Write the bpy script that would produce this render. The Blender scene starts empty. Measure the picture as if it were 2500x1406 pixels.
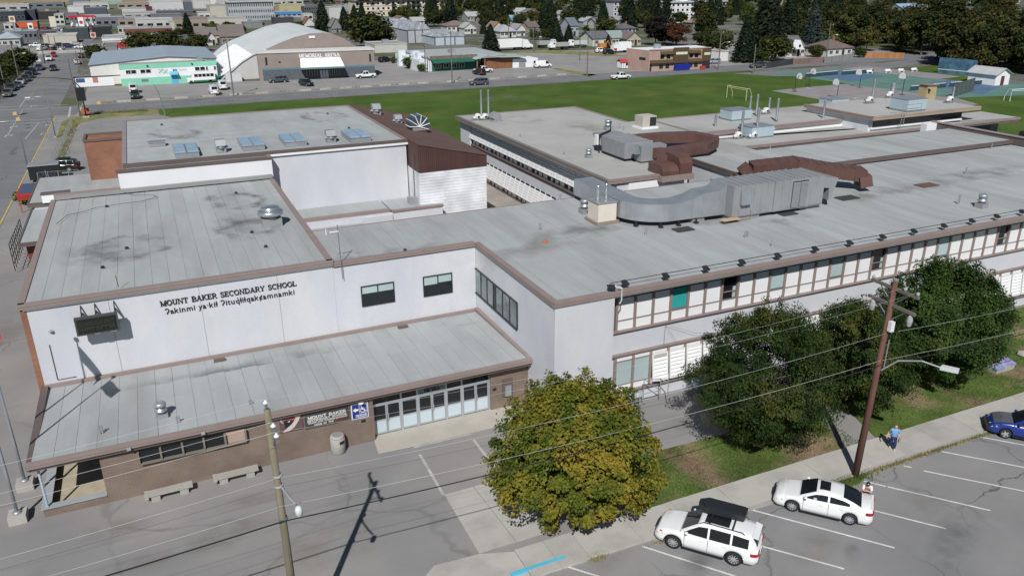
import bpy, math, random
import numpy as np
from mathutils import Matrix, Vector
R = math.radians
random.seed(7)
SC = bpy.context.scene
COL = SC.collection

# ---------------------------------------------------------------- camera, sky, sun, exposure
cd = bpy.data.cameras.new('camera'); cam = bpy.data.objects.new('camera', cd); COL.objects.link(cam)
cd.sensor_fit = 'HORIZONTAL'; cd.sensor_width = 36.0; cd.lens = 28.006; cd.clip_start = 0.5; cd.clip_end = 6000
_p, _r, _y = R(21.5796), R(-0.321), R(24.2273)
_rt = Vector((1, 0, 0)); _up = Vector((0, math.sin(_p), math.cos(_p))); _fw = Vector((0, math.cos(_p), -math.sin(_p)))
_rt, _up = math.cos(_r)*_rt + math.sin(_r)*_up, -math.sin(_r)*_rt + math.cos(_r)*_up
_M = Matrix((_rt, _up, -_fw)).transposed()
_M = Matrix.Rotation(-_y, 3, 'Z') @ _M
cam.matrix_world = Matrix.Translation((0, 0, 26.4)) @ _M.to_4x4()
SC.camera = cam

SUN_DIR = Vector((0.5*math.cos(R(43.7)), 0.866*math.cos(R(43.7)), -math.sin(R(43.7))))
W = bpy.data.worlds.new('World'); SC.world = W; W.use_nodes = True
nt = W.node_tree
sky = nt.nodes.new('ShaderNodeTexSky'); sky.sky_type = 'NISHITA'; sky.sun_disc = False
sky.sun_elevation = R(43.7); sky.sun_rotation = R(210); sky.air_density = 1.0; sky.dust_density = 0.2; sky.ozone_density = 1.0
bg = nt.nodes['Background']; nt.links.new(sky.outputs[0], bg.inputs[0]); bg.inputs[1].default_value = 0.05
sd = bpy.data.lights.new('sun', 'SUN'); sd.energy = 5.0; sd.angle = R(0.5); sd.color = (1.0, 0.975, 0.935)
sun = bpy.data.objects.new('sun', sd); COL.objects.link(sun); sun.location = (-60, -100, 110)
sun.rotation_euler = SUN_DIR.to_track_quat('-Z', 'Y').to_euler()
SC.view_settings.view_transform = 'Standard'; SC.view_settings.look = 'None'
SC.view_settings.exposure = -0.18; SC.view_settings.gamma = 1.0; SC.view_settings.use_curve_mapping = False
SC.cycles.max_bounces = 5; SC.cycles.diffuse_bounces = 3; SC.cycles.glossy_bounces = 2
SC.cycles.transparent_max_bounces = 12; SC.cycles.caustics_reflective = False; SC.cycles.caustics_refractive = False

# ---------------------------------------------------------------- materials
MATS = {}
def mat(name, col, rough=0.75, metal=0.0, var=0.10, scale=1.0, stretch=(1, 1, 1), fine=0.0, fscale=30, bump=0.0, bscale=20,
        objvar=0.0, col2=None, c2scale=0.2, c2lo=0.45, c2hi=0.65, spec=0.4, use_objcol=False, coat=0.0, hue=0.0):
    """noise toned surface: broad value changes, fine grain, an optional second colour in patches"""
    if name in MATS: return MATS[name]
    m = bpy.data.materials.new(name); m.use_nodes = True; MATS[name] = m
    t = m.node_tree; N = t.nodes; L = t.links; b = N['Principled BSDF']
    b.inputs['Roughness'].default_value = rough; b.inputs['Metallic'].default_value = metal
    b.inputs['Specular IOR Level'].default_value = spec; b.inputs['Coat Weight'].default_value = coat
    geo = N.new('ShaderNodeNewGeometry'); mp = N.new('ShaderNodeMapping'); mp.inputs['Scale'].default_value = stretch
    L.new(geo.outputs['Position'], mp.inputs[0])
    def noise(s, d=4.0, r=0.55):
        n = N.new('ShaderNodeTexNoise'); n.inputs['Scale'].default_value = s; n.inputs['Detail'].default_value = d
        n.inputs['Roughness'].default_value = r; L.new(mp.outputs[0], n.inputs['Vector']); return n.outputs['Fac']
    def rng(x, a, c, lo, hi):
        n = N.new('ShaderNodeMapRange'); n.inputs[1].default_value = a; n.inputs[2].default_value = c
        n.inputs[3].default_value = lo; n.inputs[4].default_value = hi; L.new(x, n.inputs[0]); return n.outputs[0]
    def mul(a, c):
        n = N.new('ShaderNodeMath'); n.operation = 'MULTIPLY'; L.new(a, n.inputs[0])
        if hasattr(c, 'links'): L.new(c, n.inputs[1])
        else: n.inputs[1].default_value = c
        return n.outputs[0]
    def mix(f, a, c):
        n = N.new('ShaderNodeMix'); n.data_type = 'RGBA'; L.new(f, n.inputs[0])
        for k, v in ((6, a), (7, c)):
            if hasattr(v, 'links'): L.new(v, n.inputs[k])
            else: n.inputs[k].default_value = (*v, 1)
        return n.outputs[2]
    val = rng(noise(0.35*scale), 0.3, 0.7, 1-var, 1+var)
    if fine: val = mul(val, rng(noise(fscale*scale, 3), 0.3, 0.7, 1-fine, 1+fine))
    if objvar:
        oi = N.new('ShaderNodeObjectInfo'); val = mul(val, rng(oi.outputs['Random'], 0, 1, 1-objvar, 1+objvar))
    if use_objcol:
        oc = N.new('ShaderNodeObjectInfo'); base = oc.outputs['Color']
    else:
        rgb = N.new('ShaderNodeRGB'); rgb.outputs[0].default_value = (*col, 1); base = rgb.outputs[0]
    if col2 is not None: base = mix(rng(noise(c2scale, 5, 0.6), c2lo, c2hi, 0, 1), base, col2)
    hsv = N.new('ShaderNodeHueSaturation'); L.new(base, hsv.inputs['Color']); L.new(val, hsv.inputs['Value'])
    if hue:
        o2 = N.new('ShaderNodeObjectInfo'); L.new(rng(o2.outputs['Random'], 0, 1, 0.5-hue, 0.5+hue), hsv.inputs['Hue'])
    L.new(hsv.outputs[0], b.inputs['Base Color'])
    if bump:
        bn = N.new('ShaderNodeBump'); bn.inputs['Strength'].default_value = bump; bn.inputs['Distance'].default_value = 0.05
        L.new(noise(bscale, 3), bn.inputs['Height']); L.new(bn.outputs[0], b.inputs['Normal'])
    return m

def brickmat(name, c1, c2, mortar, bw, bh, msize=0.012):
    m = bpy.data.materials.new(name); m.use_nodes = True; t = m.node_tree; N = t.nodes; L = t.links; b = N['Principled BSDF']
    b.inputs['Roughness'].default_value = 0.85
    geo = N.new('ShaderNodeNewGeometry'); sx = N.new('ShaderNodeSeparateXYZ'); L.new(geo.outputs['Position'], sx.inputs[0])
    ad = N.new('ShaderNodeMath'); ad.operation = 'ADD'; L.new(sx.outputs[0], ad.inputs[0]); L.new(sx.outputs[1], ad.inputs[1])
    cx = N.new('ShaderNodeCombineXYZ'); L.new(ad.outputs[0], cx.inputs[0]); L.new(sx.outputs[2], cx.inputs[1])
    br = N.new('ShaderNodeTexBrick'); br.inputs['Scale'].default_value = 1.0
    br.inputs['Brick Width'].default_value = bw; br.inputs['Row Height'].default_value = bh; br.inputs['Mortar Size'].default_value = msize
    br.inputs['Color1'].default_value = (*c1, 1); br.inputs['Color2'].default_value = (*c2, 1); br.inputs['Mortar'].default_value = (*mortar, 1)
    L.new(cx.outputs[0], br.inputs['Vector'])
    n = N.new('ShaderNodeTexNoise'); n.inputs['Scale'].default_value = 0.6; n.inputs['Detail'].default_value = 5; L.new(geo.outputs['Position'], n.inputs['Vector'])
    mr = N.new('ShaderNodeMapRange'); mr.inputs[1].default_value = .3; mr.inputs[2].default_value = .7; mr.inputs[3].default_value = .8; mr.inputs[4].default_value = 1.2
    L.new(n.outputs['Fac'], mr.inputs[0]); h = N.new('ShaderNodeHueSaturation'); L.new(br.outputs['Color'], h.inputs['Color']); L.new(mr.outputs[0], h.inputs['Value'])
    L.new(h.outputs[0], b.inputs['Base Color'])
    bn = N.new('ShaderNodeBump'); bn.inputs['Strength'].default_value = 0.6; bn.inputs['Distance'].default_value = 0.02; bn.invert = True
    L.new(br.outputs['Fac'], bn.inputs['Height']); L.new(bn.outputs[0], b.inputs['Normal'])
    MATS[name] = m; return m

def asphalt(name, c, c2, crack=0.0, cscale=0.16):
    """worn asphalt: grain, broad stains and a net of sealed cracks"""
    m = mat(name, c, 0.9, var=0.10, scale=0.5, fine=0.10, fscale=60, col2=c2, c2scale=0.09, bump=0.15, bscale=30, spec=0.2)
    if crack:
        t = m.node_tree; N = t.nodes; L = t.links; b = N['Principled BSDF']; src = b.inputs['Base Color'].links[0].from_socket
        geo = N.new('ShaderNodeNewGeometry'); nz = N.new('ShaderNodeTexNoise'); nz.inputs['Scale'].default_value = 0.35; nz.inputs['Detail'].default_value = 6
        L.new(geo.outputs['Position'], nz.inputs['Vector'])
        ad = N.new('ShaderNodeVectorMath'); ad.operation = 'MULTIPLY_ADD'; L.new(nz.outputs['Color'], ad.inputs[0])
        ad.inputs[1].default_value = (3.5, 3.5, 0); L.new(geo.outputs['Position'], ad.inputs[2])
        v = N.new('ShaderNodeTexVoronoi'); v.feature = 'DISTANCE_TO_EDGE'; v.inputs['Scale'].default_value = cscale; L.new(ad.outputs[0], v.inputs['Vector'])
        n2 = N.new('ShaderNodeTexNoise'); n2.inputs['Scale'].default_value = 0.12; L.new(geo.outputs['Position'], n2.inputs['Vector'])
        r2 = N.new('ShaderNodeMapRange'); r2.inputs[1].default_value = .34; r2.inputs[2].default_value = .6; r2.inputs[3].default_value = 0; r2.inputs[4].default_value = crack; L.new(n2.outputs['Fac'], r2.inputs[0])
        r = N.new('ShaderNodeMapRange'); r.inputs[1].default_value = 0.002; r.inputs[2].default_value = 0.014; r.inputs[3].default_value = 1; r.inputs[4].default_value = 0; L.new(v.outputs['Distance'], r.inputs[0])
        mu = N.new('ShaderNodeMath'); mu.operation = 'MULTIPLY'; L.new(r.outputs[0], mu.inputs[0]); L.new(r2.outputs[0], mu.inputs[1])
        mx = N.new('ShaderNodeMix'); mx.data_type = 'RGBA'; L.new(mu.outputs[0], mx.inputs[0]); L.new(src, mx.inputs[6]); mx.inputs[7].default_value = (.06, .06, .06, 1)
        L.new(mx.outputs[2], b.inputs['Base Color'])
    return m

def leafmat(name, c1, c2, c3, scale=0.8, objhue=0.0, objvar=0.15):
    """leaf surface: three leaf colours in patches, a little light through the leaf"""
    m = bpy.data.materials.new(name); m.use_nodes = True; MATS[name] = m; t = m.node_tree; N = t.nodes; L = t.links; b = N['Principled BSDF']
    b.inputs['Roughness'].default_value = 0.65; b.inputs['Specular IOR Level'].default_value = 0.2
    geo = N.new('ShaderNodeNewGeometry'); oi = N.new('ShaderNodeObjectInfo')
    n = N.new('ShaderNodeTexNoise'); n.inputs['Scale'].default_value = scale; n.inputs['Detail'].default_value = 3; L.new(geo.outputs['Position'], n.inputs['Vector'])
    n2 = N.new('ShaderNodeTexNoise'); n2.inputs['Scale'].default_value = 9; n2.inputs['Detail'].default_value = 2; L.new(geo.outputs['Position'], n2.inputs['Vector'])
    ad = N.new('ShaderNodeMath'); ad.operation = 'MULTIPLY_ADD'; ad.inputs[1].default_value = 0.35; L.new(n2.outputs['Fac'], ad.inputs[0]); L.new(n.outputs['Fac'], ad.inputs[2])
    cr = N.new('ShaderNodeValToRGB'); e = cr.color_ramp.elements
    e[0].position = 0.52; e[0].color = (*c1, 1); e[1].position = 0.86; e[1].color = (*c3, 1); k = e.new(0.68); k.color = (*c2, 1)
    L.new(ad.outputs[0], cr.inputs[0])
    hs = N.new('ShaderNodeHueSaturation'); L.new(cr.outputs[0], hs.inputs['Color'])
    r = N.new('ShaderNodeMapRange'); r.inputs[3].default_value = 1-objvar; r.inputs[4].default_value = 1+objvar; L.new(oi.outputs['Random'], r.inputs[0]); L.new(r.outputs[0], hs.inputs['Value'])
    if objhue:
        w = N.new('ShaderNodeTexWhiteNoise'); w.noise_dimensions = '1D'; L.new(oi.outputs['Random'], w.inputs['W'])
        r3 = N.new('ShaderNodeMapRange'); r3.inputs[3].default_value = 0.5-objhue; r3.inputs[4].default_value = 0.5+objhue*0.35; L.new(w.outputs['Value'], r3.inputs[0]); L.new(r3.outputs[0], hs.inputs['Hue'])
    L.new(hs.outputs[0], b.inputs['Base Color'])
    tr = N.new('ShaderNodeBsdfTranslucent'); L.new(hs.outputs[0], tr.inputs['Color'])
    ms = N.new('ShaderNodeMixShader'); ms.inputs[0].default_value = 0.22; L.new(b.outputs[0], ms.inputs[1]); L.new(tr.outputs[0], ms.inputs[2])
    L.new(ms.outputs[0], N['Material Output'].inputs['Surface'])
    return m

# surfaces
roofm = mat('roof_membrane', (.375, .395, .40), .8, var=.07, scale=1.2, fine=.05, fscale=14, stretch=(2.2, .5, 1), objvar=.035, col2=(.315, .325, .325), c2scale=.12, c2lo=.46, c2hi=.70, bump=.08, bscale=6)
roofgrey = mat('roof_gravel', (.39, .39, .375), .9, var=.07, scale=.6, fine=.06, fscale=25, objvar=.03, col2=(.31, .31, .30), c2scale=.07, c2lo=.52, c2hi=.7)
stucco = mat('white_stucco', (.55, .565, .615), .85, var=.05, scale=1.5, fine=.04, fscale=12, col2=(.595, .605, .625), c2scale=.22, bump=.12, bscale=14, stretch=(1, 1, .45))
white = mat('white_paint', (.78, .79, .80), .6, var=.03)
whiteblock = mat('white_block', (.74, .75, .78), .85, var=.03, bump=.1)
fasciam = mat('brown_fascia', (.27, .215, .20), .6, var=.06, scale=3)
fasciadk = mat('dark_fascia', (.13, .10, .095), .6, var=.08)
brown = mat('brown_metal', (.085, .045, .04), .55, var=.10, objvar=.1, spec=.35)
brownroof = mat('brown_shingle', (.125, .078, .065), .9, var=.12, fine=.15, fscale=20)
ductbrown = mat('duct_brown', (.115, .06, .05), .45, var=.15, scale=3, spec=.5)
galv = mat('galvanised_metal', (.40, .43, .46), .42, .55, var=.10, scale=3, objvar=.05)
galvd = mat('dull_sheet_metal', (.33, .345, .36), .5, .3, var=.08, scale=2)
paleblue = mat('pale_blue_casing', (.42, .52, .58), .5, .1, var=.06)
cream = mat('cream_paint', (.66, .61, .54), .8, var=.05, scale=3)
steel = mat('grey_steel', (.30, .32, .34), .45, .6, var=.08)
dark = mat('dark_metal', (.03, .033, .036), .5, .2, var=.1)
black = mat('black_plastic', (.016, .017, .02), .5, var=.1)
rubber = mat('tyre_rubber', (.02, .02, .02), .85)
glassd = mat('dark_glass', (.012, .015, .018), .06, var=.1, spec=.6)
glassb = mat('blue_glass', (.05, .075, .10), .08, var=.3, scale=2, spec=.8)
blindm = mat('pale_blind', (.40, .50, .51), .45, var=.08, objvar=.1)
tealm = mat('teal_blind', (.03, .34, .33), .6, var=.1)
mullion = mat('brown_mullion', (.26, .205, .19), .6, var=.06)
darkframe = mat('dark_frame', (.022, .03, .03), .45)
alum = mat('aluminium', (.50, .54, .57), .4, .5, var=.05)
palepanel = mat('pale_panel', (.52, .61, .67), .55, var=.04)
brickb = brickmat('brown_brick', (.205, .155, .125), (.225, .170, .137), (.165, .125, .102), .34, .082, .010)
brickr = brickmat('red_brick', (.27, .105, .060), (.32, .135, .080), (.25, .15, .105), .25, .085)
blockw = brickmat('white_blockwork', (.72, .735, .77), (.73, .745, .78), (.52, .54, .58), 40.0, .30, .022)
concrete = mat('concrete', (.43, .415, .385), .9, var=.07, scale=.8, fine=.05, fscale=30, objvar=.04, col2=(.36, .345, .32), c2scale=.5, bump=.1)
concd = mat('rough_concrete', (.36, .345, .32), .95, var=.1, scale=3, fine=.15, fscale=15, bump=.3)
asph_lot = asphalt('lot_asphalt', (.235, .235, .24), (.275, .265, .255), crack=.75)
asph_yard = asphalt('yard_asphalt', (.25, .245, .245), (.285, .27, .255), crack=.35, cscale=.1)
asph_road = asphalt('road_asphalt', (.175, .18, .19), (.205, .205, .21), crack=.5, cscale=.09)
asph_far = asphalt('far_asphalt', (.27, .265, .265), (.31, .295, .28))
paint = mat('white_road_paint', (.62, .62, .60), .8, var=.15, scale=4, fine=.2, fscale=4)
paintpale = mat('worn_road_paint', (.43, .425, .405), .85, var=.2, scale=4, fine=.25, fscale=5)
dullyellow = mat('dull_yellow_paint', (.26, .22, .13), .85, var=.2, scale=4)
yellow = mat('yellow_road_paint', (.55, .38, .09), .8, var=.2, scale=4)
bluepaint = mat('blue_kerb_paint', (.10, .45, .62), .7, var=.1)
grassm = mat('lawn', (.062, .112, .022), .95, var=.22, scale=.35, fine=.25, fscale=8, col2=(.088, .118, .030), c2scale=.06, bump=.6, bscale=12, spec=.1)
verge = mat('verge_lawn', (.085, .125, .032), .95, var=.3, scale=1.2, fine=.3, fscale=6, col2=(.23, .17, .11), c2scale=.22, c2lo=.5, c2hi=.64, bump=.8, bscale=10, spec=.1)
dryg = mat('dry_grass', (.24, .21, .09), .95, var=.25, fine=.3, fscale=4, col2=(.12, .16, .045), c2scale=.3)
hillm = mat('dry_hill', (.33, .25, .145), .95, var=.2, scale=.05, col2=(.16, .16, .08), c2scale=.02)
town = mat('town_ground', (.155, .15, .145), .95, var=.2, scale=.1, col2=(.085, .10, .045), c2scale=.045, c2lo=.48, c2hi=.54)
bark = mat('bark', (.12, .095, .075), .9, var=.2, scale=4, bump=.5)
polewood = mat('pole_wood', (.19, .17, .12), .9, var=.2, scale=3, stretch=(4, 4, .5), bump=.4, bscale=10)
polered = mat('red_pole_wood', (.135, .065, .05), .9, var=.25, scale=3, stretch=(4, 4, .5), bump=.4, bscale=10)
polegrey = mat('grey_pole_wood', (.15, .135, .12), .9, var=.2, scale=3)
porcelain = mat('white_porcelain', (.75, .76, .78), .3)
wirew = mat('bare_wire', (.62, .62, .62), .5, .3)
wireb = mat('black_cable', (.02, .02, .022), .7)
carpaint = mat('car_paint', (1, 1, 1), .28, var=.01, use_objcol=True, coat=.6, spec=.5)
plain = mat('painted_wall', (1, 1, 1), .8, var=.06, scale=1.5, use_objcol=True)
plainroof = mat('painted_roof', (1, 1, 1), .85, var=.10, scale=1.5, use_objcol=True, fine=.08, fscale=6)
redlamp = mat('red_lens', (.35, .01, .015), .2, spec=.6)
amber = mat('amber_lens', (.6, .16, .02), .2)
lampglass = mat('lamp_lens', (.42, .45, .47), .12, spec=.8)
skin = mat('skin', (.55, .33, .25), .6)
insul = mat('grey_insulator', (.35, .37, .39), .4)

# ---------------------------------------------------------------- mesh helpers
class MB:
    """collects faces of one mesh"""
    def __init__(s): s.v = []; s.f = []
    def add(s, vs, fs):
        o = len(s.v); s.v += [tuple(p) for p in vs]; s.f += [tuple(i+o for i in f) for f in fs]; return s
    def box(s, x0, y0, z0, x1, y1, z1):
        return s.add([(x0,y0,z0),(x1,y0,z0),(x1,y1,z0),(x0,y1,z0),(x0,y0,z1),(x1,y0,z1),(x1,y1,z1),(x0,y1,z1)],
                     [(3,2,1,0),(4,5,6,7),(0,1,5,4),(1,2,6,5),(2,3,7,6),(3,0,4,7)])
    def cbox(s, c, d): return s.box(c[0]-d[0]/2, c[1]-d[1]/2, c[2]-d[2]/2, c[0]+d[0]/2, c[1]+d[1]/2, c[2]+d[2]/2)
    def quad(s, *p): return s.add(p, [tuple(range(len(p)))])
    def prism(s, poly, z0, z1):
        n = len(poly); a = sum(poly[i][0]*poly[(i+1)%n][1]-poly[(i+1)%n][0]*poly[i][1] for i in range(n))
        if a < 0: poly = poly[::-1]
        return s.add([(x,y,z0) for x,y in poly]+[(x,y,z1) for x,y in poly],
                     [tuple(range(n))[::-1], tuple(range(n,2*n))]+[(i,(i+1)%n,(i+1)%n+n,i+n) for i in range(n)])
    def extr(s, poly, d):
        """planar 3D polygon pushed along d"""
        n = len(poly); d = Vector(d)
        return s.add([tuple(p) for p in poly]+[tuple(Vector(p)+d) for p in poly],
                     [tuple(range(n)), tuple(range(n,2*n))[::-1]]+[(i,i+n,(i+1)%n+n,(i+1)%n) for i in range(n)])
    def tube(s, a, b, r, n=8, r2=None):
        return s.path([a, b], [r, r if r2 is None else r2], n)
    def path(s, pts, r, n=8, cap=True):
        pts = [Vector(p) for p in pts]
        if not hasattr(r, '__len__'): r = [r]*len(pts)
        o = len(s.v); m = len(pts)
        for i, p in enumerate(pts):
            d = (pts[min(i+1,m-1)]-pts[max(i-1,0)]).normalized()
            u = d.cross(Vector((0,0,1)) if abs(d.z) < .95 else Vector((1,0,0))).normalized(); w = u.cross(d)
            for k in range(n):
                t = 2*math.pi*(k+.5)/n; s.v.append(tuple(p+(u*math.cos(t)+w*math.sin(t))*r[i]))
        for i in range(m-1):
            for k in range(n):
                k2 = (k+1)%n; s.f.append((o+i*n+k, o+i*n+k2, o+(i+1)*n+k2, o+(i+1)*n+k))
        if cap: s.f.append(tuple(o+k for k in range(n))[::-1]); s.f.append(tuple(o+(m-1)*n+k for k in range(n)))
        return s
    def lathe(s, prof, c=(0,0,0), n=16, axis='z', cap=True):
        o = len(s.v)
        for r, h in prof:
            for k in range(n):
                t = 2*math.pi*k/n; x, y = r*math.cos(t), r*math.sin(t)
                p = (x,y,h) if axis=='z' else ((x,h,y) if axis=='y' else (h,x,y))
                s.v.append((p[0]+c[0],p[1]+c[1],p[2]+c[2]))
        for i in range(len(prof)-1):
            for k in range(n):
                k2 = (k+1)%n; f = (o+i*n+k, o+i*n+k2, o+(i+1)*n+k2, o+(i+1)*n+k); s.f.append(f if axis!='y' else f[::-1])
        if cap: s.f.append(tuple(o+k for k in range(n))[::-1]); s.f.append(tuple(o+(len(prof)-1)*n+k for k in range(n)))
        return s
    def rect(s, x0, y0, x1, y1, z): return s.quad((x0,y0,z),(x1,y0,z),(x1,y1,z),(x0,y1,z))
    def xf(s, M):
        s.v = [tuple(M @ Vector(p)) for p in s.v]; return s
    def mesh(s, name, m, smooth=False, off=None):
        me = bpy.data.meshes.new(name)
        vs = s.v if off is None else [(p[0]-off[0],p[1]-off[1],p[2]-off[2]) for p in s.v]
        me.from_pydata(vs, [], s.f)
        if m: me.materials.append(m)
        if smooth: me.polygons.foreach_set('use_smooth', [True]*len(me.polygons))
        me.update(); return me

ORG = {}
def tag(o, label=None, cat=None, group=None, kind=None):
    for k, v in (('label', label), ('category', cat), ('group', group), ('kind', kind)):
        if v: o[k] = v
    return o
def link(name, data, parent=None):
    o = bpy.data.objects.new(name, data); COL.objects.link(o)
    if parent is not None: o.parent = parent
    return o
def thing(name, label, cat, loc=(0,0,0), rz=0, group=None):
    o = link(name, None); o.empty_display_size = .2; o.location = loc; o.rotation_euler = (0,0,rz)
    ORG[o.name] = Vector(loc); return tag(o, label, cat, group)
def part(root, name, mb, m, smooth=False, world=True, color=None, label=None, kind=None):
    """a part in world coordinates (default) or in its thing's own coordinates"""
    top = root
    while top.parent: top = top.parent
    me = mb if isinstance(mb, bpy.types.Mesh) else mb.mesh(name, m, smooth, ORG[top.name] if (world and top.name in ORG) else None)
    o = link(name, me, root)
    if color: o.color = (*color, 1)
    if label: o['label'] = label
    if kind: o['kind'] = kind
    return o
def solo(name, mb, m, label=None, cat=None, group=None, kind=None, smooth=False, base=None, color=None):
    """a thing or a piece of the setting that is one mesh, its origin at its base"""
    if base is None: base = (0,0,0)
    o = link(name, mb.mesh(name, m, smooth, base)); o.location = base; ORG[o.name] = Vector(base)
    if color: o.color = (*color, 1)
    return tag(o, label, cat, group, kind)
def struct(name, mb, m): return solo(name, mb, m, kind='structure')
def dup(root, loc, rz=0, label=None, group=None, color=None, scale=None, zrot=None):
    r = root.copy(); COL.objects.link(r); r.location = loc; r.rotation_euler = (0,0,rz); ORG[r.name] = Vector(loc)
    if label: r['label'] = label
    if group: r['group'] = group
    if scale: r.scale = scale
    if color: r.color = (*color, 1)
    def rec(a, b):
        for ch in list(a.children):
            c = ch.copy(); COL.objects.link(c); c.parent = b
            if color: c.color = (*color, 1)
            rec(ch, c)
    rec(root, r); return r
def mb(): return MB()

# ---------------------------------------------------------------- lettering
def arc(cx, cy, rx, ry, a0, a1, n=8): return [(cx+rx*math.cos(R(a0+(a1-a0)*i/n)), cy+ry*math.sin(R(a0+(a1-a0)*i/n))) for i in range(n+1)]
# serif capitals on a unit height: (width, [(stroke points, thick)], [serif x, y, w])
GL = {
 'M': (1.02, [([(.16,0),(.16,1)],.09),([(.16,1),(.51,.05)],.17),([(.51,.05),(.86,1)],.08),([(.86,0),(.86,1)],.17)], [(.16,0,.3),(.86,0,.34),(.1,1,.24),(.9,1,.24)]),
 'O': (.92, [(arc(.46,.5,.36,.46,0,360,20),.15)], []),
 'U': (.86, [([(.18,1),(.18,.35)]+arc(.43,.35,.25,.30,180,360,8)+[(.68,.35),(.68,1)],.14)], [(.18,1,.34),(.68,1,.28)]),
 'N': (.92, [([(.17,0),(.17,1)],.09),([(.17,1),(.75,0)],.17),([(.75,0),(.75,1)],.09)], [(.17,0,.3),(.13,1,.26),(.75,1,.3)]),
 'T': (.80, [([(.40,0),(.40,1)],.17),([(.05,.95),(.75,.95)],.10),([(.07,.97),(.07,.74)],.07),([(.73,.97),(.73,.74)],.07)], [(.40,0,.36)]),
 'B': (.80, [([(.18,0),(.18,1)],.17),([(.18,.96),(.42,.96)]+arc(.42,.745,.24,.215,90,-90,8)+[(.18,.53)],.11),([(.18,.53),(.45,.53)]+arc(.45,.285,.27,.245,90,-90,8)+[(.18,.04)],.12)], [(.1,0,.2),(.1,1,.2)]),
 'A': (.88, [([(.14,0),(.42,1)],.08),([(.42,1),(.74,0)],.17),([(.24,.33),(.62,.33)],.08)], [(.13,0,.28),(.75,0,.34)]),
 'K': (.90, [([(.18,0),(.18,1)],.17),([(.24,.4),(.72,1)],.08),([(.36,.55),(.76,0)],.17)], [(.18,0,.34),(.18,1,.34),(.72,1,.26),(.78,0,.3)]),
 'E': (.76, [([(.18,0),(.18,1)],.17),([(.18,.95),(.66,.95)],.10),([(.18,.52),(.52,.52)],.08),([(.18,.05),(.68,.05)],.10),([(.65,.97),(.65,.76)],.07),([(.67,.02),(.67,.26)],.07),([(.52,.66),(.52,.38)],.06)], [(.1,0,.2),(.1,1,.2)]),
 'R': (.86, [([(.18,0),(.18,1)],.17),([(.18,.96),(.42,.96)]+arc(.42,.73,.26,.23,90,-90,8)+[(.18,.50)],.11),([(.42,.5),(.74,0)],.17)], [(.18,0,.34),(.1,1,.2),(.77,0,.2)]),
 'S': (.70, [(arc(.35,.73,.24,.23,35,270,10)+arc(.35,.26,.26,.24,90,-145,10),.13),([(.57,.98),(.57,.72)],.06),([(.1,.02),(.1,.3)],.06)], []),
 'C': (.84, [(arc(.46,.5,.36,.46,48,312,16),.14),([(.72,1),(.72,.68)],.07)], []),
 'D': (.90, [([(.18,0),(.18,1)],.17),([(.18,.96),(.36,.96)]+arc(.36,.5,.42,.46,90,-90,12)+[(.18,.04)],.13)], [(.1,0,.2),(.1,1,.2)]),
 'Y': (.84, [([(.41,0),(.41,.46)],.16),([(.12,1),(.41,.44)],.17),([(.70,1),(.41,.44)],.08)], [(.41,0,.34),(.12,1,.3),(.71,1,.26)]),
 'H': (.94, [([(.18,0),(.18,1)],.17),([(.74,0),(.74,1)],.17),([(.18,.52),(.74,.52)],.09)], [(.18,0,.34),(.18,1,.34),(.74,0,.34),(.74,1,.34)]),
 'L': (.76, [([(.18,0),(.18,1)],.17),([(.18,.05),(.68,.05)],.10),([(.68,.02),(.68,.3)],.08)], [(.18,1,.34),(.1,0,.2)]),
 'I': (.42, [([(.20,0),(.20,1)],.17)], [(.20,0,.34),(.20,1,.34)]),
 'W': (1.2, [([(.1,1),(.36,0)],.17),([(.36,0),(.58,.9)],.08),([(.58,.9),(.84,0)],.17),([(.84,0),(1.06,1)],.08)], [(.1,1,.3),(1.08,1,.26)]),
 'F': (.72, [([(.18,0),(.18,1)],.17),([(.18,.95),(.64,.95)],.10),([(.18,.52),(.5,.52)],.08),([(.63,.97),(.63,.76)],.07)], [(.18,0,.34),(.1,1,.2)]),
}
def glyph(ch, h, xs, heavy=1.0, depth=.03):
    """one serif letter standing in the xz plane, facing -y"""
    w, strokes, serifs = GL[ch]; m = MB(); k = 0
    for pts, t in strokes:
        t *= heavy
        for (x0,y0),(x1,y1) in zip(pts, pts[1:]):
            dx, dy = x1-x0, y1-y0; l = math.hypot(dx,dy) or 1; nx, ny = -dy/l*t/2, dx/l*t/2
            k += 1; e = k*.0002
            m.extr([((x0+nx)*h*xs,-e,(y0+ny)*h),((x0-nx)*h*xs,-e,(y0-ny)*h),((x1-nx)*h*xs,-e,(y1-ny)*h),((x1+nx)*h*xs,-e,(y1+ny)*h)], (0,depth,0))
    for x, y, w2 in serifs:
        k += 1; e = k*.0002; y0 = 0 if y < .5 else .93
        m.box((x-w2/2)*h*xs, -e, y0*h, (x+w2/2)*h*xs, depth, (y0+.07)*h)
    return m, w*h*xs
def serif_line(root, text, x0, x1, zb, h, y, m, heavy=1.0, depth=.04, joined=False):
    tot = sum(GL[c][0] if c != ' ' else .55 for c in text); xs = (x1-x0)/(tot*h); x = x0; J = MB()
    for c in text:
        if c == ' ': x += .55*h*xs; continue
        g, w = glyph(c, h, xs, heavy, depth); g.v = [(p[0]+x, p[1]+y, p[2]+zb) for p in g.v]
        if joined: J.add(g.v, g.f)
        else: part(root, 'letter', g, m)
        x += w
    if joined: part(root, 'lettering', J, m)
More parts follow.
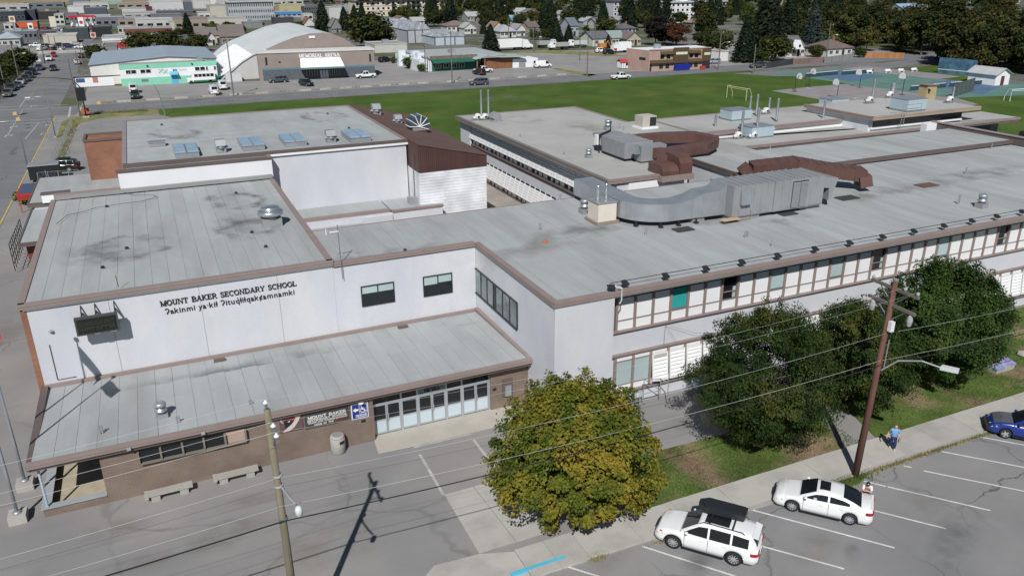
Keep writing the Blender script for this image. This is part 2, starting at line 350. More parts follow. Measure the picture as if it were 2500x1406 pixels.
def sans_mesh(text, size, bold=0.0, depth=.01):
    cu = bpy.data.curves.new('text', 'FONT'); cu.body = text; cu.size = size; cu.extrude = depth; cu.offset = bold; cu.resolution_u = 2
    ob = bpy.data.objects.new('text', cu); COL.objects.link(ob); dg = bpy.context.evaluated_depsgraph_get(); dg.update()
    me = bpy.data.meshes.new_from_object(ob.evaluated_get(dg)); bpy.data.objects.remove(ob); bpy.data.curves.remove(cu)
    v = np.empty(len(me.vertices)*3); me.vertices.foreach_get('co', v); return me, v.reshape(-1,3)
def sans_mb(text, x0, x1, zb, size, y, bold=0.0, depth=.006, split=False):
    """plain lettering fitted between x0 and x1 on the plane y, baseline zb (size = font height)"""
    me, v = sans_mesh(text, size, bold, depth)
    if len(v) == 0: return [MB()] if split else MB()
    lo, hi = v[:,0].min(), v[:,0].max(); k = (x1-x0)/(hi-lo)
    P = [((p[0]-lo)*k+x0, y-p[2], zb+p[1]) for p in v]; F = [tuple(p.vertices) for p in me.polygons]; bpy.data.meshes.remove(me)
    if not split: return MB().add(P, F)
    return [MB().add(P, F)]
ADV = {}
def advance(c):
    if c not in ADV:
        w = lambda t: (lambda v: v[:,0].max()-v[:,0].min())(sans_mesh(t, 1.0)[1]); ADV[c] = w('n'+c+'n')-w('nn')
    return ADV[c]
def spelled(text, x0, x1, zb, size, y, bold=0.0, depth=.006):
    """plain lettering letter by letter; L stands for the barred l, Q for q with a raised comma"""
    tot = sum(advance({'L':'l','Q':'q'}.get(c, c)) for c in text); k = (x1-x0)/tot; x = x0; out = []
    for c in text:
        b = {'L':'l','Q':'q'}.get(c, c); w = advance(b)*k
        if c != ' ':
            me, v = sans_mesh(b, size, bold, depth); lo, hi = v[:,0].min(), v[:,0].max(); f = min(1.0, w*.86/(hi-lo)) if b not in 'il' else 1.0; off = x+w/2-(lo+hi)/2*f
            m = MB().add([(p[0]*f+off, y-p[2], zb+p[1]) for p in v], [tuple(p.vertices) for p in me.polygons]); bpy.data.meshes.remove(me)
            if c == 'L':
                for z in (.27,.40): m.box(x+w*.02, y-depth-.001, zb+size*z, x+w*.98, y+depth, zb+size*(z+.05))
            if c == 'Q': m.box(x+w*.55, y-depth-.001, zb+size*.62, x+w*.72, y+depth, zb+size*.76)
            out.append(m)
        x += w
    return out

# ---------------------------------------------------------------- foliage
def quads_mesh(name, V, m):
    """V: (n,4,3) leaf faces"""
    n = len(V); me = bpy.data.meshes.new(name); me.vertices.add(n*4); me.vertices.foreach_set('co', V.reshape(-1).astype(np.float32))
    me.loops.add(n*4); me.loops.foreach_set('vertex_index', np.arange(n*4, dtype=np.int32))
    me.polygons.add(n); me.polygons.foreach_set('loop_start', np.arange(0, n*4, 4, dtype=np.int32))
    me.materials.append(m); me.update(calc_edges=True); me.validate(); return me
def leaves(C, rng, size, aspect=.6, droop=0.0, up=.5, outward=None):
    """leaf quads at the points C: long axis random, drooping by `droop`, faces turned up and outward"""
    n = len(C); nrm = rng.normal(size=(n,3)); nrm[:,2] += up*2
    if outward is not None: nrm += outward*1.2
    nrm /= np.linalg.norm(nrm, axis=1)[:,None]
    a = rng.normal(size=(n,3)); a[:,2] -= droop*3; a -= nrm*np.sum(a*nrm, axis=1)[:,None]; a /= np.linalg.norm(a, axis=1)[:,None]
    b = np.cross(nrm, a); s = size*rng.uniform(.65, 1.35, n)[:,None]; a = a*s*.5; b = b*s*.5*aspect
    return np.stack([C-a, C-b*.9+a*.1, C+a, C+b*.9+a*.1], axis=1)
def clumped(rng, n, ncl, rad, clr, zc, inner=.35, prof=None, flat=1.0):
    """points in clumps over an ellipsoid crown; returns points and outward directions"""
    d = rng.normal(size=(ncl,3)); d /= np.linalg.norm(d, axis=1)[:,None]
    r = rng.uniform(inner, 1, ncl)**.5
    c = d*r[:,None]*np.array(rad); 
    k = rng.integers(0, ncl, n); cs = clr*rng.uniform(.6, 1.3, ncl)
    off = rng.normal(size=(n,3)); off /= np.linalg.norm(off, axis=1)[:,None]; off *= (rng.uniform(0,1,n)**.45)[:,None]*cs[k][:,None]; off[:,2] *= .75*flat
    p = c[k]+off; p[:,2] += zc
    o = p-np.array([0,0,zc]); o /= np.linalg.norm(o, axis=1)[:,None]; return p, o
def limbs(m, h, rad, zc, r0, rng, n=7):
    m.path([(0,0,-.1),(.05,.03,h*.3),(0,-.04,zc)], [r0, r0*.75, r0*.4], 8)
    for i in range(n):
        t = 2*math.pi*(i+rng.uniform(-.3,.3))/n; z0 = h*.2+(zc-h*.2)*rng.uniform(.15,.9); e = rng.uniform(.5,.85)
        p = (math.cos(t)*rad[0]*e, math.sin(t)*rad[1]*e, min(zc+rad[2]*.5, z0+rad[2]*rng.uniform(.25,.8)))
        m.path([(0,0,z0),(p[0]*.45,p[1]*.45,z0+(p[2]-z0)*.55),p], [r0*.42, r0*.25, r0*.08], 5)
    return m

def fir(rng, h, r, n, size):
    """conifer needles in drooping whorls"""
    z = h*(1-rng.uniform(0,1,n)**.62*.94); lev = np.floor(z/h*14)/14*h; t = (z-lev)/h*14
    rr = r*(1-z/h)**.66*(1-.35*t)*rng.uniform(.25,1,n)**.5
    nb = 9; a = (rng.integers(0,nb,n)+rng.normal(0,.16,n))*2*math.pi/nb+lev*2.3
    p = np.stack([np.cos(a)*rr, np.sin(a)*rr, z-rr*.28], axis=1)
    o = np.stack([np.cos(a), np.sin(a), np.full(n,.1)], axis=1); return p, o
PROTO = {}
def proto_tree(key):
    if key in PROTO: return PROTO[key]
    k = list(TREES).index(key); rng = np.random.default_rng(40+k); sp = TREES[key]; m = MB()
    if sp[0] == 'fir':
        _, h, r, n, s, lm = sp; p, o = fir(rng, h, r, n, s); V = leaves(p, rng, s, .45, .35, .3, o); limbs(m, h*.9, (.4,.4,.4), h*.9, h*.018, rng, 0)
    elif sp[0] == 'column':
        _, h, r, n, s, lm = sp; p, o = clumped(rng, n, 46, (r*.8,r*.8,h*.44), r*.5, h*.5, .3); V = leaves(p, rng, s, .6, .2, .4, o); limbs(m, h*.6, (r*.5,r*.5,h*.2), h*.6, h*.018, rng, 3)
    else:
        w_ = sp[0] == 'w'; _, h, r, n, s, lm = sp; zc = h*(.5 if w_ else .55); p, o = clumped(rng, n, 42, (r*.82,r*.82,h*(.44 if w_ else .38)), r*.36, zc, .3); V = leaves(p, rng, s, .65, .1, .55, o); limbs(m, h, (r*.8,r*.8,h*.36), zc, h*.02, rng, 5)
    PROTO[key] = (quads_mesh('crown', V, MATS[lm]), m.mesh('trunk', bark)); return PROTO[key]
def tree(key, x, y, label, group=None, s=1.0, sz=None, name='tree', z=0):
    c, t = proto_tree(key); r = thing(name, label, 'tree', (x,y,z), random.uniform(0,6.28), group); r.scale = (s, s, sz or s)
    link('trunk', t, r); link('crown', c, r); return r

# ---------------------------------------------------------------- buildings
def gable_roof(m, x0, y0, x1, y1, z, rise, axis='x', over=.4, t=.16):
    if axis == 'x':
        ym = (y0+y1)/2; A = [(x0-over,y0-over,z-rise*over/((y1-y0)/2)),(x1+over,y0-over,z-rise*over/((y1-y0)/2)),(x1+over,ym,z+rise),(x0-over,ym,z+rise)]
        B = [(x0-over,ym,z+rise),(x1+over,ym,z+rise),(x1+over,y1+over,z-rise*over/((y1-y0)/2)),(x0-over,y1+over,z-rise*over/((y1-y0)/2))]
    else:
        xm = (x0+x1)/2; k = rise*over/((x1-x0)/2)
        A = [(x0-over,y1+over,z-k),(x0-over,y0-over,z-k),(xm,y0-over,z+rise),(xm,y1+over,z+rise)]
        B = [(xm,y1+over,z+rise),(xm,y0-over,z+rise),(x1+over,y0-over,z-k),(x1+over,y1+over,z-k)]
    m.extr(A[::-1], (0,0,t)); m.extr(B[::-1], (0,0,t)); return m
def gable_walls(m, x0, y0, x1, y1, h, rise, axis='x'):
    m.box(x0,y0,-.2,x1,y1,h)
    if axis == 'x':
        ym = (y0+y1)/2
        m.extr([(x0,y0,h+.002),(x0,y1,h+.002),(x0,ym,h+rise-.02)], (.2,0,0)); m.extr([(x1-.2,y0,h+.002),(x1-.2,y1,h+.002),(x1-.2,ym,h+rise-.02)], (.2,0,0))
    else:
        xm = (x0+x1)/2
        m.extr([(x0,y0,h+.002),(x1,y0,h+.002),(xm,y0,h+rise-.02)], (0,.2,0)); m.extr([(x0,y1-.2,h+.002),(x1,y1-.2,h+.002),(xm,y1-.2,h+rise-.02)], (0,.2,0))
    return m
def hip_roof(m, x0, y0, x1, y1, z, rise, over=.5, t=.16):
    x0-=over; x1+=over; y0-=over; y1+=over; w = min(x1-x0, y1-y0)/2; z -= .12
    if x1-x0 >= y1-y0: r0, r1 = (x0+w,(y0+y1)/2,z+rise), (x1-w,(y0+y1)/2,z+rise)
    else: r0, r1 = ((x0+x1)/2,y0+w,z+rise), ((x0+x1)/2,y1-w,z+rise)
    a,b,c,d = (x0,y0,z),(x1,y0,z),(x1,y1,z),(x0,y1,z)
    if x1-x0 >= y1-y0: fs = [(a,b,r1,r0),(b,c,r1),(c,d,r0,r1),(d,a,r0)]
    else: fs = [(a,b,r0),(b,c,r1,r0),(c,d,r1),(d,a,r0,r1)]
    for f in fs: m.quad(*f)
    m.box(x0,y0,z-t,x1,y1,z-.002); return m
def window(root, x, z, w, h, y, frame=white, glass=glassd, nx=2, t=.06):
    f = MB(); f.box(x-t,y-.05,z-t,x+w+t,y+.02,z); f.box(x-t,y-.05,z+h,x+w+t,y+.02,z+h+t); f.box(x-t,y-.05,z+.001,x,y+.02,z+h-.001); f.box(x+w,y-.05,z+.001,x+w+t,y+.02,z+h-.001)
    for i in range(1,nx): f.box(x+w*i/nx-t/2,y-.045,z+.001,x+w*i/nx+t/2,y+.02,z+h-.001)
    o = part(root, 'window', f, frame)
    for i in range(nx): part(o, 'pane', MB().box(x+w*i/nx+.01,y-.02,z+.01,x+w*(i+1)/nx-.01,y+.01,z+h-.01), glass)
    return o
def house(x0, y0, x1, y1, h, label, wall=(.62,.61,.57), roof=(.2,.2,.21), kind='gable', rise=2.0, axis='x', nwin=3, door=True, name='house', chim=False, cat='house', group=None):
    r = thing(name, label, cat, ((x0+x1)/2,y0,0), 0, group)
    w = MB()
    if kind == 'gable': gable_walls(w, x0,y0,x1,y1,h,rise,axis)
    else: w.box(x0,y0,-.2,x1,y1,h)
    part(r, 'wall', w, plain, color=tuple(c*.8 for c in wall)); q = MB()
    if kind == 'gable': gable_roof(q, x0,y0,x1,y1,h,rise,axis)
    elif kind == 'hip': hip_roof(q, x0,y0,x1,y1,h,rise)
    else: q.box(x0-.15,y0-.15,h+.002,x1+.15,y1+.15,h+.3)
    rf = part(r, 'roof', q, plainroof, color=roof)
    if chim: part(rf, 'chimney', MB().box((x0+x1)/2+1,(y0+y1)/2-.3,h+rise*.5,(x0+x1)/2+1.7,(y0+y1)/2+.4,h+rise+.7), brickr)
    W_ = x1-x0; k = nwin+(1 if door else 0)
    for i in range(k):
        cx = x0+W_*(i+.5)/k
        if door and i == k//2: part(r, 'door', MB().box(cx-.5,y0-.04,.05,cx+.5,y0+.02,2.15), dark)
        else: window(r, cx-.65, 1.0 if h < 4 else h-2.1, 1.3, 1.1, y0)
    return r
def flat_building(x0, y0, x1, y1, h, label, wall=(.6,.6,.58), roof=(.33,.33,.33), band=None, bandh=.8, nwin=0, storeys=1, name='commercial_building', cat='building', lip=.35, glass=glassd, winh=1.4, doors=0, group=None, unit=True):
    r = thing(name, label, cat, ((x0+x1)/2,y0,0), 0, group)
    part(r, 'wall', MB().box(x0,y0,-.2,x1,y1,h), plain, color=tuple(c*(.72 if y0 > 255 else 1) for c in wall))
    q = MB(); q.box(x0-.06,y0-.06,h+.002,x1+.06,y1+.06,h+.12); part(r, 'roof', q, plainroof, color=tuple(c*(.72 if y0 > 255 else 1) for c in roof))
    p = MB(); p.box(x0-.12,y0-.12,h+.122,x1+.12,y0+.15,h+lip); p.box(x0-.12,y1-.15,h+.122,x1+.12,y1+.12,h+lip); p.box(x0-.12,y0+.152,h+.122,x0+.15,y1-.152,h+lip); p.box(x1-.15,y0+.152,h+.122,x1+.12,y1-.152,h+lip)
    part(r, 'parapet', p, plain, color=tuple(c*.8 for c in wall))
    if band: part(r, 'fascia_band', MB().box(x0-.08,y0-.2,h-bandh,x1+.08,y0-.01,h-.02), plain, color=band)
    for s_ in range(storeys):
        for i in range(nwin):
            w = (x1-x0)/nwin; window(r, x0+w*(i+.18), h/storeys*s_+h/storeys*.32, w*.64, min(winh,h/storeys*.5), y0, alum, glass, 1)
    for i in range(doors):
        w = (x1-x0)/doors; part(r, 'door', MB().box(x0+w*(i+.2),y0-.05,0.02,x0+w*(i+.8),y0+.02,min(3.2,h*.7)), galvd)
    if unit and (x1-x0) > 10: part(r, 'roof_unit', MB().box(x0+(x1-x0)*.4,y0+(y1-y0)*.45,h+.122,x0+(x1-x0)*.4+2.2,y0+(y1-y0)*.45+1.6,h+1.4), galvd)
    return r

# ---------------------------------------------------------------- vehicles
def lerp(pts, x):
    if x <= pts[0][0]: return pts[0][1]
    for (a,u),(b,v) in zip(pts, pts[1:]):
        if x <= b:
            t = (x-a)/(b-a); return u+(v-u)*t
    return pts[-1][1]
CARS = dict(
 # length, width, wheelbase half positions (front, rear), wheel radius, sill z, hood/belt/deck line, greenhouse top line, greenhouse belt ends, side window splits
 suv=dict(L=5.0, W=1.93, wf=1.52, wr=-1.40, R=.38, sill=.28, top=[(-2.5,.80),(-2.46,1.02),(-2.2,1.10),(1.0,1.12),(1.2,1.10),(2.0,1.0),(2.34,.88),(2.47,.70),(2.5,.55)],
          gh=[(-2.42,1.10),(-2.30,1.40),(-2.12,1.67),(-1.2,1.75),(-.2,1.76),(.35,1.70),(.75,1.45),(1.25,1.10)], win=[(-2.0,-1.25),(-1.15,-.18),(-.08,1.05)], ws=(.42,1.18), rw=(-2.37,-2.16)),
 sedan=dict(L=4.85, W=1.86, wf=1.44, wr=-1.36, R=.34, sill=.20, top=[(-2.42,.75),(-2.38,.98),(-2.25,1.07),(-1.7,1.06),(1.0,.98),(1.15,.97),(2.0,.84),(2.3,.72),(2.40,.58),(2.425,.45)],
          gh=[(-1.86,1.06),(-1.45,1.24),(-1.0,1.38),(-.45,1.44),(.05,1.44),(.4,1.38),(.85,1.16),(1.2,.98)], win=[(-1.28,-.32),(-.22,1.0)], ws=(.36,1.12), rw=(-1.80,-.92)),
 wagon=dict(L=4.5, W=1.75, wf=1.30, wr=-1.30, R=.32, sill=.24, top=[(-2.25,.8),(-2.2,1.0),(-1.9,1.05),(.7,1.02),(.95,1.04),(1.6,1.0),(2.0,.86),(2.2,.66),(2.25,.5)],
          gh=[(-2.15,1.05),(-2.0,1.35),(-1.7,1.55),(-.9,1.62),(-.1,1.60),(.3,1.50),(.65,1.25),(1.0,1.04)], win=[(-1.75,-1.05),(-.95,-.1),(0,.85)], ws=(.36,.95), rw=(-2.12,-1.75)),
 pickup=dict(L=5.7, W=1.98, wf=1.75, wr=-1.75, R=.40, sill=.42, top=[(-2.85,.85),(-2.82,1.10),(-2.7,1.14),(-.9,1.14),(1.0,1.14),(1.3,1.12),(2.3,1.08),(2.7,.98),(2.83,.75),(2.85,.55)],
          gh=[(-.85,1.12),(-.78,1.6),(-.6,1.84),(-.1,1.88),(.5,1.84),(.8,1.62),(1.35,1.12)], win=[(-.62,.15),(.23,1.15)], ws=(.58,1.26), rw=(-.84,-.66)),
 van=dict(L=5.6, W=2.0, wf=1.75, wr=-1.55, R=.36, sill=.36, top=[(-2.8,1.0),(-2.76,1.2),(-2.6,1.24),(1.5,1.22),(1.8,1.18),(2.4,1.05),(2.7,.88),(2.8,.6)],
          gh=[(-2.74,1.24),(-2.66,1.9),(-2.5,2.12),(-1,2.18),(.9,2.14),(1.3,1.95),(1.6,1.55),(1.95,1.16)], win=[(.55,1.62)], ws=(1.18,1.88), rw=(-2.72,-2.55)),
)
CARMESH = {}
def car_mesh(kind, hi=False):
    key = (kind, hi)
    if key in CARMESH: return CARMESH[key]
    c = CARS[kind]; L, Wd, Rw = c['L'], c['W']/2, c['R']; n = 90 if hi else 40
    def hw(x):
        u = abs(2*x/L); return Wd*(1-.05*u**2-.20*max(0,(u-.84)/.16)**2.2)
    def zb(x):
        z = c['sill']
        for xw in (c['wf'], c['wr']):
            a = Rw*1.14
            if abs(x-xw) < a: z = max(z, Rw+math.sqrt(a*a-(x-xw)**2))
        u = abs(2*x/L)
        return z+.10*max(0,(u-.93)/.07)
    xs = sorted(set([-L/2+L*i/n for i in range(n+1)]+[xw+s*Rw*1.14*k for xw in (c['wf'],c['wr']) for s in (-1,1) for k in (1.0,.97,.85)]))
    B = MB(); ring = 13
    for x in xs:
        w, zt, zl = hw(x), lerp(c['top'], x), zb(x); zl = min(zl, zt-.12); d = zt-zl
        half = [(0,zl),(w*.86,zl),(w*.975,zl+d*.06),(w,zl+d*.35),(w*.985,zl+d*.66),(w*.95,zl+d*.90),(w*.80,zt),(0,zt+.035)]
        row = [(x,y,z) for y,z in half]+[(x,-y,z) for y,z in half[1:-1]][::-1]
        B.v += row; ring = len(row)
    for i in range(len(xs)-1):
        for k in range(ring):
            k2 = (k+1)%ring; B.f.append((i*ring+k, (i+1)*ring+k, (i+1)*ring+k2, i*ring+k2))
    B.f.append(tuple(range(ring))); B.f.append(tuple((len(xs)-1)*ring+k for k in range(ring))[::-1])
    g = c['gh']; a0, a1 = g[0][0], g[-1][0]; zbelt0, zbelt1 = g[0][1], g[-1][1]
    def belt(x): return zbelt0+(zbelt1-zbelt0)*(x-a0)/(a1-a0)-.03
    zmax = max(z for _, z in g); tum = .80 if kind not in ('van',) else .90
    def gtop(x): return lerp(g, x)
    def gw(x, z):
        u = (x-(a0+a1)/2)/((a1-a0)/2); wb = min(hw(x)*.94, Wd*.94)*(1-.05*abs(u)**3); k = (z-belt(x))/(zmax-belt(x)); return wb*(1+(tum-1)*k)
    gx = sorted(set([a0+(a1-a0)*i/(40 if hi else 18) for i in range((40 if hi else 18)+1)]+[p[0] for p in g])); Gm = MB()
    for x in gx:
        zt, zl = gtop(x), belt(x)-.02; e = min(.10, max(.0, zt-zl)*.5); wt = gw(x, zt)
        half = [(gw(x,zl),zl),(gw(x,zt-e),zt-e),(wt*.93,zt-.015),(wt*.5,zt+.012),(0,zt+.02)]
        Gm.v += [(x,y,z) for y,z in half]+[(x,-y,z) for y,z in half[:-1]][::-1]
    r2 = 9
    for i in range(len(gx)-1):
        for k in range(r2-1): Gm.f.append((i*r2+k, (i+1)*r2+k, (i+1)*r2+k+1, i*r2+k+1))
    B.add(Gm.v, Gm.f)
    out = {'body': B.mesh('body', carpaint, True)}
    out['body'].polygons.foreach_set('use_smooth', [True]*len(out['body'].polygons))
    def screen(xa, xb, o=.012):
        m = MB(); N1 = 8
        for i in range(N1+1):
            x = xa+(xb-xa)*i/N1; z = gtop(x); w = gw(x,z)*.88
            for y in (-w,-w*.5,0,w*.5,w): m.v.append((x+(o if xb>0 and x>0.1 else -o if x<-.3 else 0), y, z+.012+o+(.008 if abs(y)<w*.9 else -.012)))
        for i in range(N1):
            for k in range(4): m.f.append((i*5+k,(i+1)*5+k,(i+1)*5+k+1,i*5+k+1))
        return m
    out['windscreen'] = screen(*c['ws']).mesh('windscreen', glassd, True)
    out['rear_window'] = screen(*c['rw']).mesh('rear_window', glassd, True)
    sw = []
    for xa, xb in c['win']:
        for s in (1,-1):
            m = MB(); N1 = 8
            for i in range(N1+1):
                x = xa+(xb-xa)*i/N1; zt, zl = gtop(x)-.10, belt(x)+.05; zt = max(zt, zl+.01)
                for t in (0,.5,1):
                    z = zl+(zt-zl)*t; m.v.append((x, s*(gw(x,z)+.012), z))
            for i in range(N1):
                for k in range(2):
                    f = (i*3+k,(i+1)*3+k,(i+1)*3+k+1,i*3+k+1); m.f.append(f if s < 0 else f[::-1])
            sw.append(m.mesh('side_window', glassd, True))
    out['side_window'] = sw
    def patch(xa, xb, za, zb_, s, m, o=.012):
        q = MB(); N1 = 4
        for i in range(N1+1):
            x = xa+(xb-xa)*i/N1
            for t in (0,1): q.v.append((x, s*(hw(x)+o), za+(zb_-za)*t))
        for i in range(N1): q.f.append((i*2,(i+1)*2,(i+1)*2+1,i*2+1))
        return q.mesh('lamp', m, True)
    fx, rx = L/2, -L/2; zh = lerp(c['top'], fx-.25)
    out['headlight'] = []; out['taillight'] = []
    for s in (1,-1):
        h = MB(); y1 = hw(fx-.45)+.008; y0 = hw(fx-.02)*.62
        h.extr([(fx-.02,s*y0,zh-.26),(fx-.14,s*(hw(fx-.14)+.006),zh-.25),(fx-.50,s*y1,zh-.16),(fx-.34,s*(hw(fx-.34)-.06),zh-.03),(fx-.10,s*y0,zh-.11)], (0.012,0,.012))
        out['headlight'].append(h.mesh('headlight', lampglass))
        zt = lerp(c['top'], rx+.2); t = MB()
        t.box(rx-.012,s*hw(rx)*.55 if s>0 else -hw(rx)*.98,zt-.30,rx+.05,s*hw(rx)*.98 if s>0 else -hw(rx)*.55,zt-.12)
        q = MB()
        for i in range(4):
            x = rx+.02+.34*i/3
            for tt in (0,1): q.v.append((x, s*(hw(x)+.012), zt-.32+.18*tt+.05*i/3))
        for i in range(3): q.f.append((i*2,(i+1)*2,(i+1)*2+1,i*2+1))
        t.add(q.v, q.f); out['taillight'].append(t.mesh('taillight', redlamp))
    lowm = MB(); lowm.box(fx-.10,-hw(fx)*.80,c['sill']+.06,fx+.015,hw(fx)*.80,c['sill']+.20); lowm.box(fx-.06,-hw(fx)*.45,zh-.30,fx+.012,hw(fx)*.45,zh-.14)
    out['grille'] = lowm.mesh('grille', black)
    skirt = MB()
    for s in (1,-1):
        skirt.box(c['wr']+Rw*1.2, s*Wd*.985-.03, c['sill']-.03, c['wf']-Rw*1.2, s*Wd*.985+.03, c['sill']+.05)
    skirt.box(rx-.012,-hw(rx)*.9,c['sill']+.02,rx+.05,hw(rx)*.9,c['sill']+.20)
    out['skirt'] = skirt.mesh('lower_trim', black)
    out['plate'] = MB().box(rx-.02,-.26,c['sill']+.32,rx+.02,.26,c['sill']+.46).mesh('licence_plate', white)
    out['mirror'] = []
    for s in (1,-1):
        xm = c['win'][-1][1]-.15; y = gw(xm, belt(xm)+.08); out['mirror'].append(MB().lathe([(.03,-.09),(.085,-.07),(.10,0),(.085,.07),(.03,.09)], (xm,s*(y+.13),belt(xm)+.10), 8, 'y').mesh('wing_mirror', carpaint, True))
    wd = .22; ty = MB().lathe([(Rw*.66,-wd/2),(Rw*.93,-wd/2),(Rw,-wd/2+.04),(Rw,wd/2-.04),(Rw*.93,wd/2),(Rw*.66,wd/2)], n=28 if hi else 16, axis='y', cap=False)
    out['tyre'] = ty.mesh('tyre', rubber, True)
    rim = MB().lathe([(Rw*.67,-.06),(Rw*.67,.075),(Rw*.60,.085),(Rw*.585,.03),(.01,.03)], n=24 if hi else 12, axis='y')
    out['rimback'] = rim.mesh('rim', dark if hi else steel, True)
    sp = MB()
    ns = 10 if kind == 'sedan' else 5 if kind == 'wagon' else 10
    for i in range(ns):
        t = 2*math.pi*i/ns; w = .024 if ns == 10 else .05; d = Vector((math.cos(t),0,math.sin(t))); e = Vector((-math.sin(t),0,math.cos(t)))*w
        a = d*.03; b = d*Rw*.63; up = Vector((0,.085,0)); sp.extr([a-e+up,b-e*.8+up,b+e*.8+up,a+e+up], (0,-.03,0))
    sp.lathe([(.07,.03),(.07,.088),(.03,.095)], n=10, axis='y')
    rr = MB().lathe([(Rw*.60,.06),(Rw*.60,.088),(Rw*.665,.088),(Rw*.665,.06)], n=24, axis='y', cap=False); sp.add(rr.v, rr.f)
    out['spokes'] = sp.mesh('rim_spokes', alum)
    CARMESH[key] = out; return out
def car(kind, x, y, heading, color, label, cat='car', name=None, hi=False, group=None, z=0):
    """heading: direction of the nose, radians"""
    M = car_mesh(kind, hi); c = CARS[kind]
    r = thing(name or {'suv':'parked_suv','sedan':'parked_car','wagon':'parked_car','pickup':'pickup_truck','van':'van'}[kind], label, cat, (x,y,z), heading, group)
    def p(n, me, par=r, loc=None, rz=0, col=True):
        o = link(n, me, par); o.color = (*color, 1)
        if loc: o.location = loc; o.rotation_euler = (0,0,rz)
        return o
    p('body', M['body']); p('windscreen', M['windscreen']); p('rear_window', M['rear_window'])
    for m in M['side_window']: p('side_window', m)
    for m in M['headlight']: p('headlight', m)
    for m in M['taillight']: p('taillight', m)
    p('grille', M['grille']); p('lower_trim', M['skirt'])
    if hi:
        p('licence_plate', M['plate'])
    for m in M['mirror']: p('wing_mirror', m)
    for xw in (c['wf'], c['wr']):
        for s in (1,-1):
            w = p('wheel', M['tyre'], r, (xw, s*(c['W']/2-.13), c['R']), 0 if s > 0 else math.pi)
            q = p('rim', M['rimback'], w)
            if hi: p('rim_spokes', M['spokes'], w)
    return r
def car_px(kind, F, B, color, label, **k):
    """placed by the ground points below nose F and tail B"""
    return car(kind, (F[0]+B[0])/2, (F[1]+B[1])/2, math.atan2(F[1]-B[1], F[0]-B[0]), color, label, **k)

# ================================================================ THE GROUND
def sheet(name, poly, z, m):
    return struct(name, mb().add([(x,y,z) for x,y in poly], [tuple(range(len(poly)))]), m)
g = mb()
g.add([(-1500,-300,-.02),(2600,-300,-.02),(2600,2600,-.02),(-1500,2600,-.02)], [(0,1,2,3)])
ground = struct('ground', g, town)
# dry hills behind the town
h = mb(); nx, ny = 60, 10
for j in range(ny+1):
    for i in range(nx+1):
        x = -1400+3600*i/nx; y = 900+60*j+max(0, x)*-.15
        z = -.5+ (j/ny)**1.2*(46+16*math.sin(i*.7)+9*math.sin(i*1.9+1)+6*math.sin(i*3.1+j))*(1.0 if x < 350 else .85)
        h.v.append((x,y,z))
for j in range(ny):
    for i in range(nx):
        a = j*(nx+1)+i; h.f.append((a,a+1,a+nx+2,a+nx+1))
struct('hill', h, hillm)

yard = sheet('school_yard', [(-17.2,2),(26.9,2),(26.9,26.66),(19.9,26.66),(19.9,38),(45,38),(45,180),(20,186),(-17.2,186.6)], 0.0, asph_yard)
lot = sheet('parking_lot', [((10.62,27.01)[0],2),(90,2),(90,26.66),(13.6,26.66)], .004, asph_lot)
path = sheet('asphalt_path', [(19.9,33.4),(36.6,33.0),(34.4,28.9),(37.2,28.9),(38.6,33.4),(41,38.8),(19.9,38.8)], .006, asph_yard)
courtyard = sheet('courtyard', [(23,58),(38.3,58),(38.3,110),(30,110),(23,74)], 1.2, mat('courtyard_ground', (.36,.31,.26), .95, var=.15, fine=.1, col2=(.30,.28,.26)))
street = sheet('street', [(-31.5,-60),(-17.2,-60),(-17.2,640),(-31.5,640)], .008, asph_road)
cross = sheet('cross_street', [(-17.2,186.6),(330,186.6),(330,199),(-17.2,199)], .012, asph_road)
cross2 = sheet('cross_street', [(-260,186.6),(-31.5,186.6),(-31.5,201),(-260,201)], .010, asph_road)
side_road = sheet('side_road', [(149.86,182.34),(206.73,183.28),(240.28,190.40),(224.84,180.74),(203.02,172.44),(168.39,167.63),(156.37,171.66)], .014, asph_road)
farlot = sheet('arena_lot', [(-13,199),(240,199),(240,262),(60,262),(60,222),(22,226),(18,231),(-13,231)], .004, asph_far)
farlot2 = sheet('truck_yard', [(111.46,265.72),(129.44,268.53),(175.70,259.19),(144.69,222.16),(111.35,249.72)], .008, asph_far)
lot_weeds = sheet('weed_strip', [(115.20,267.17),(136.28,272.32),(148.87,249.55),(151.86,233.30),(140.69,243.87),(130.55,260.86)], .012, dryg); lot_weeds2 = sheet('weed_strip', [(110.10,216.37),(112.71,217.48),(114.63,197.01),(111.17,194.57)], .012, dryg)
carlot = sheet('street_corner_lot', [(-44,330),(-8,330),(-8,385),(-44,385)], .004, asph_far)
# lawns
field = sheet('sports_field', [(2,178),(2,185.8),(157.5,185.8),(159.39,179.67),(160.79,166.89),(160.62,151.93),(136.3,150.4),(134.7,121),(134.7,108),(20,108),(20,140)], .008, grassm)
corner_grass = sheet('corner_lawn', [(-15.21,158.17),(-15.54,176.38),(-14.44,182.05),(2,185.8),(2,179),(-9.20,178.42),(-11.94,174.62),(-13.81,163.82)], .010, dryg)
far_lawn = sheet('court_side_lawn', [(195.61,164.55),(218.91,174.37),(221.33,169.27),(183.29,132.45),(188.98,147.27)], .012, grassm)
field2 = sheet('field_corner', [(138.93,105.81),(162.69,123.88),(181.79,120.06),(250,110),(220,60),(107,60),(107,88)], .010, grassm)
verge_a = sheet('verge', [(19.9,28.86),(34.3,28.86),(36.5,33.0),(19.9,33.4)], .008, verge)
verge_b = sheet('verge', [(37.25,28.86),(95,28.86),(95,38.8),(41.1,38.8),(38.7,33.4)], .008, verge)
pole_patch = sheet('pole_verge', [(30.30,27.20),(32.23,27.48),(34.06,26.99),(33.77,26.33),(32.57,25.86),(31.07,26.01),(30.29,26.58)], .012, verge)
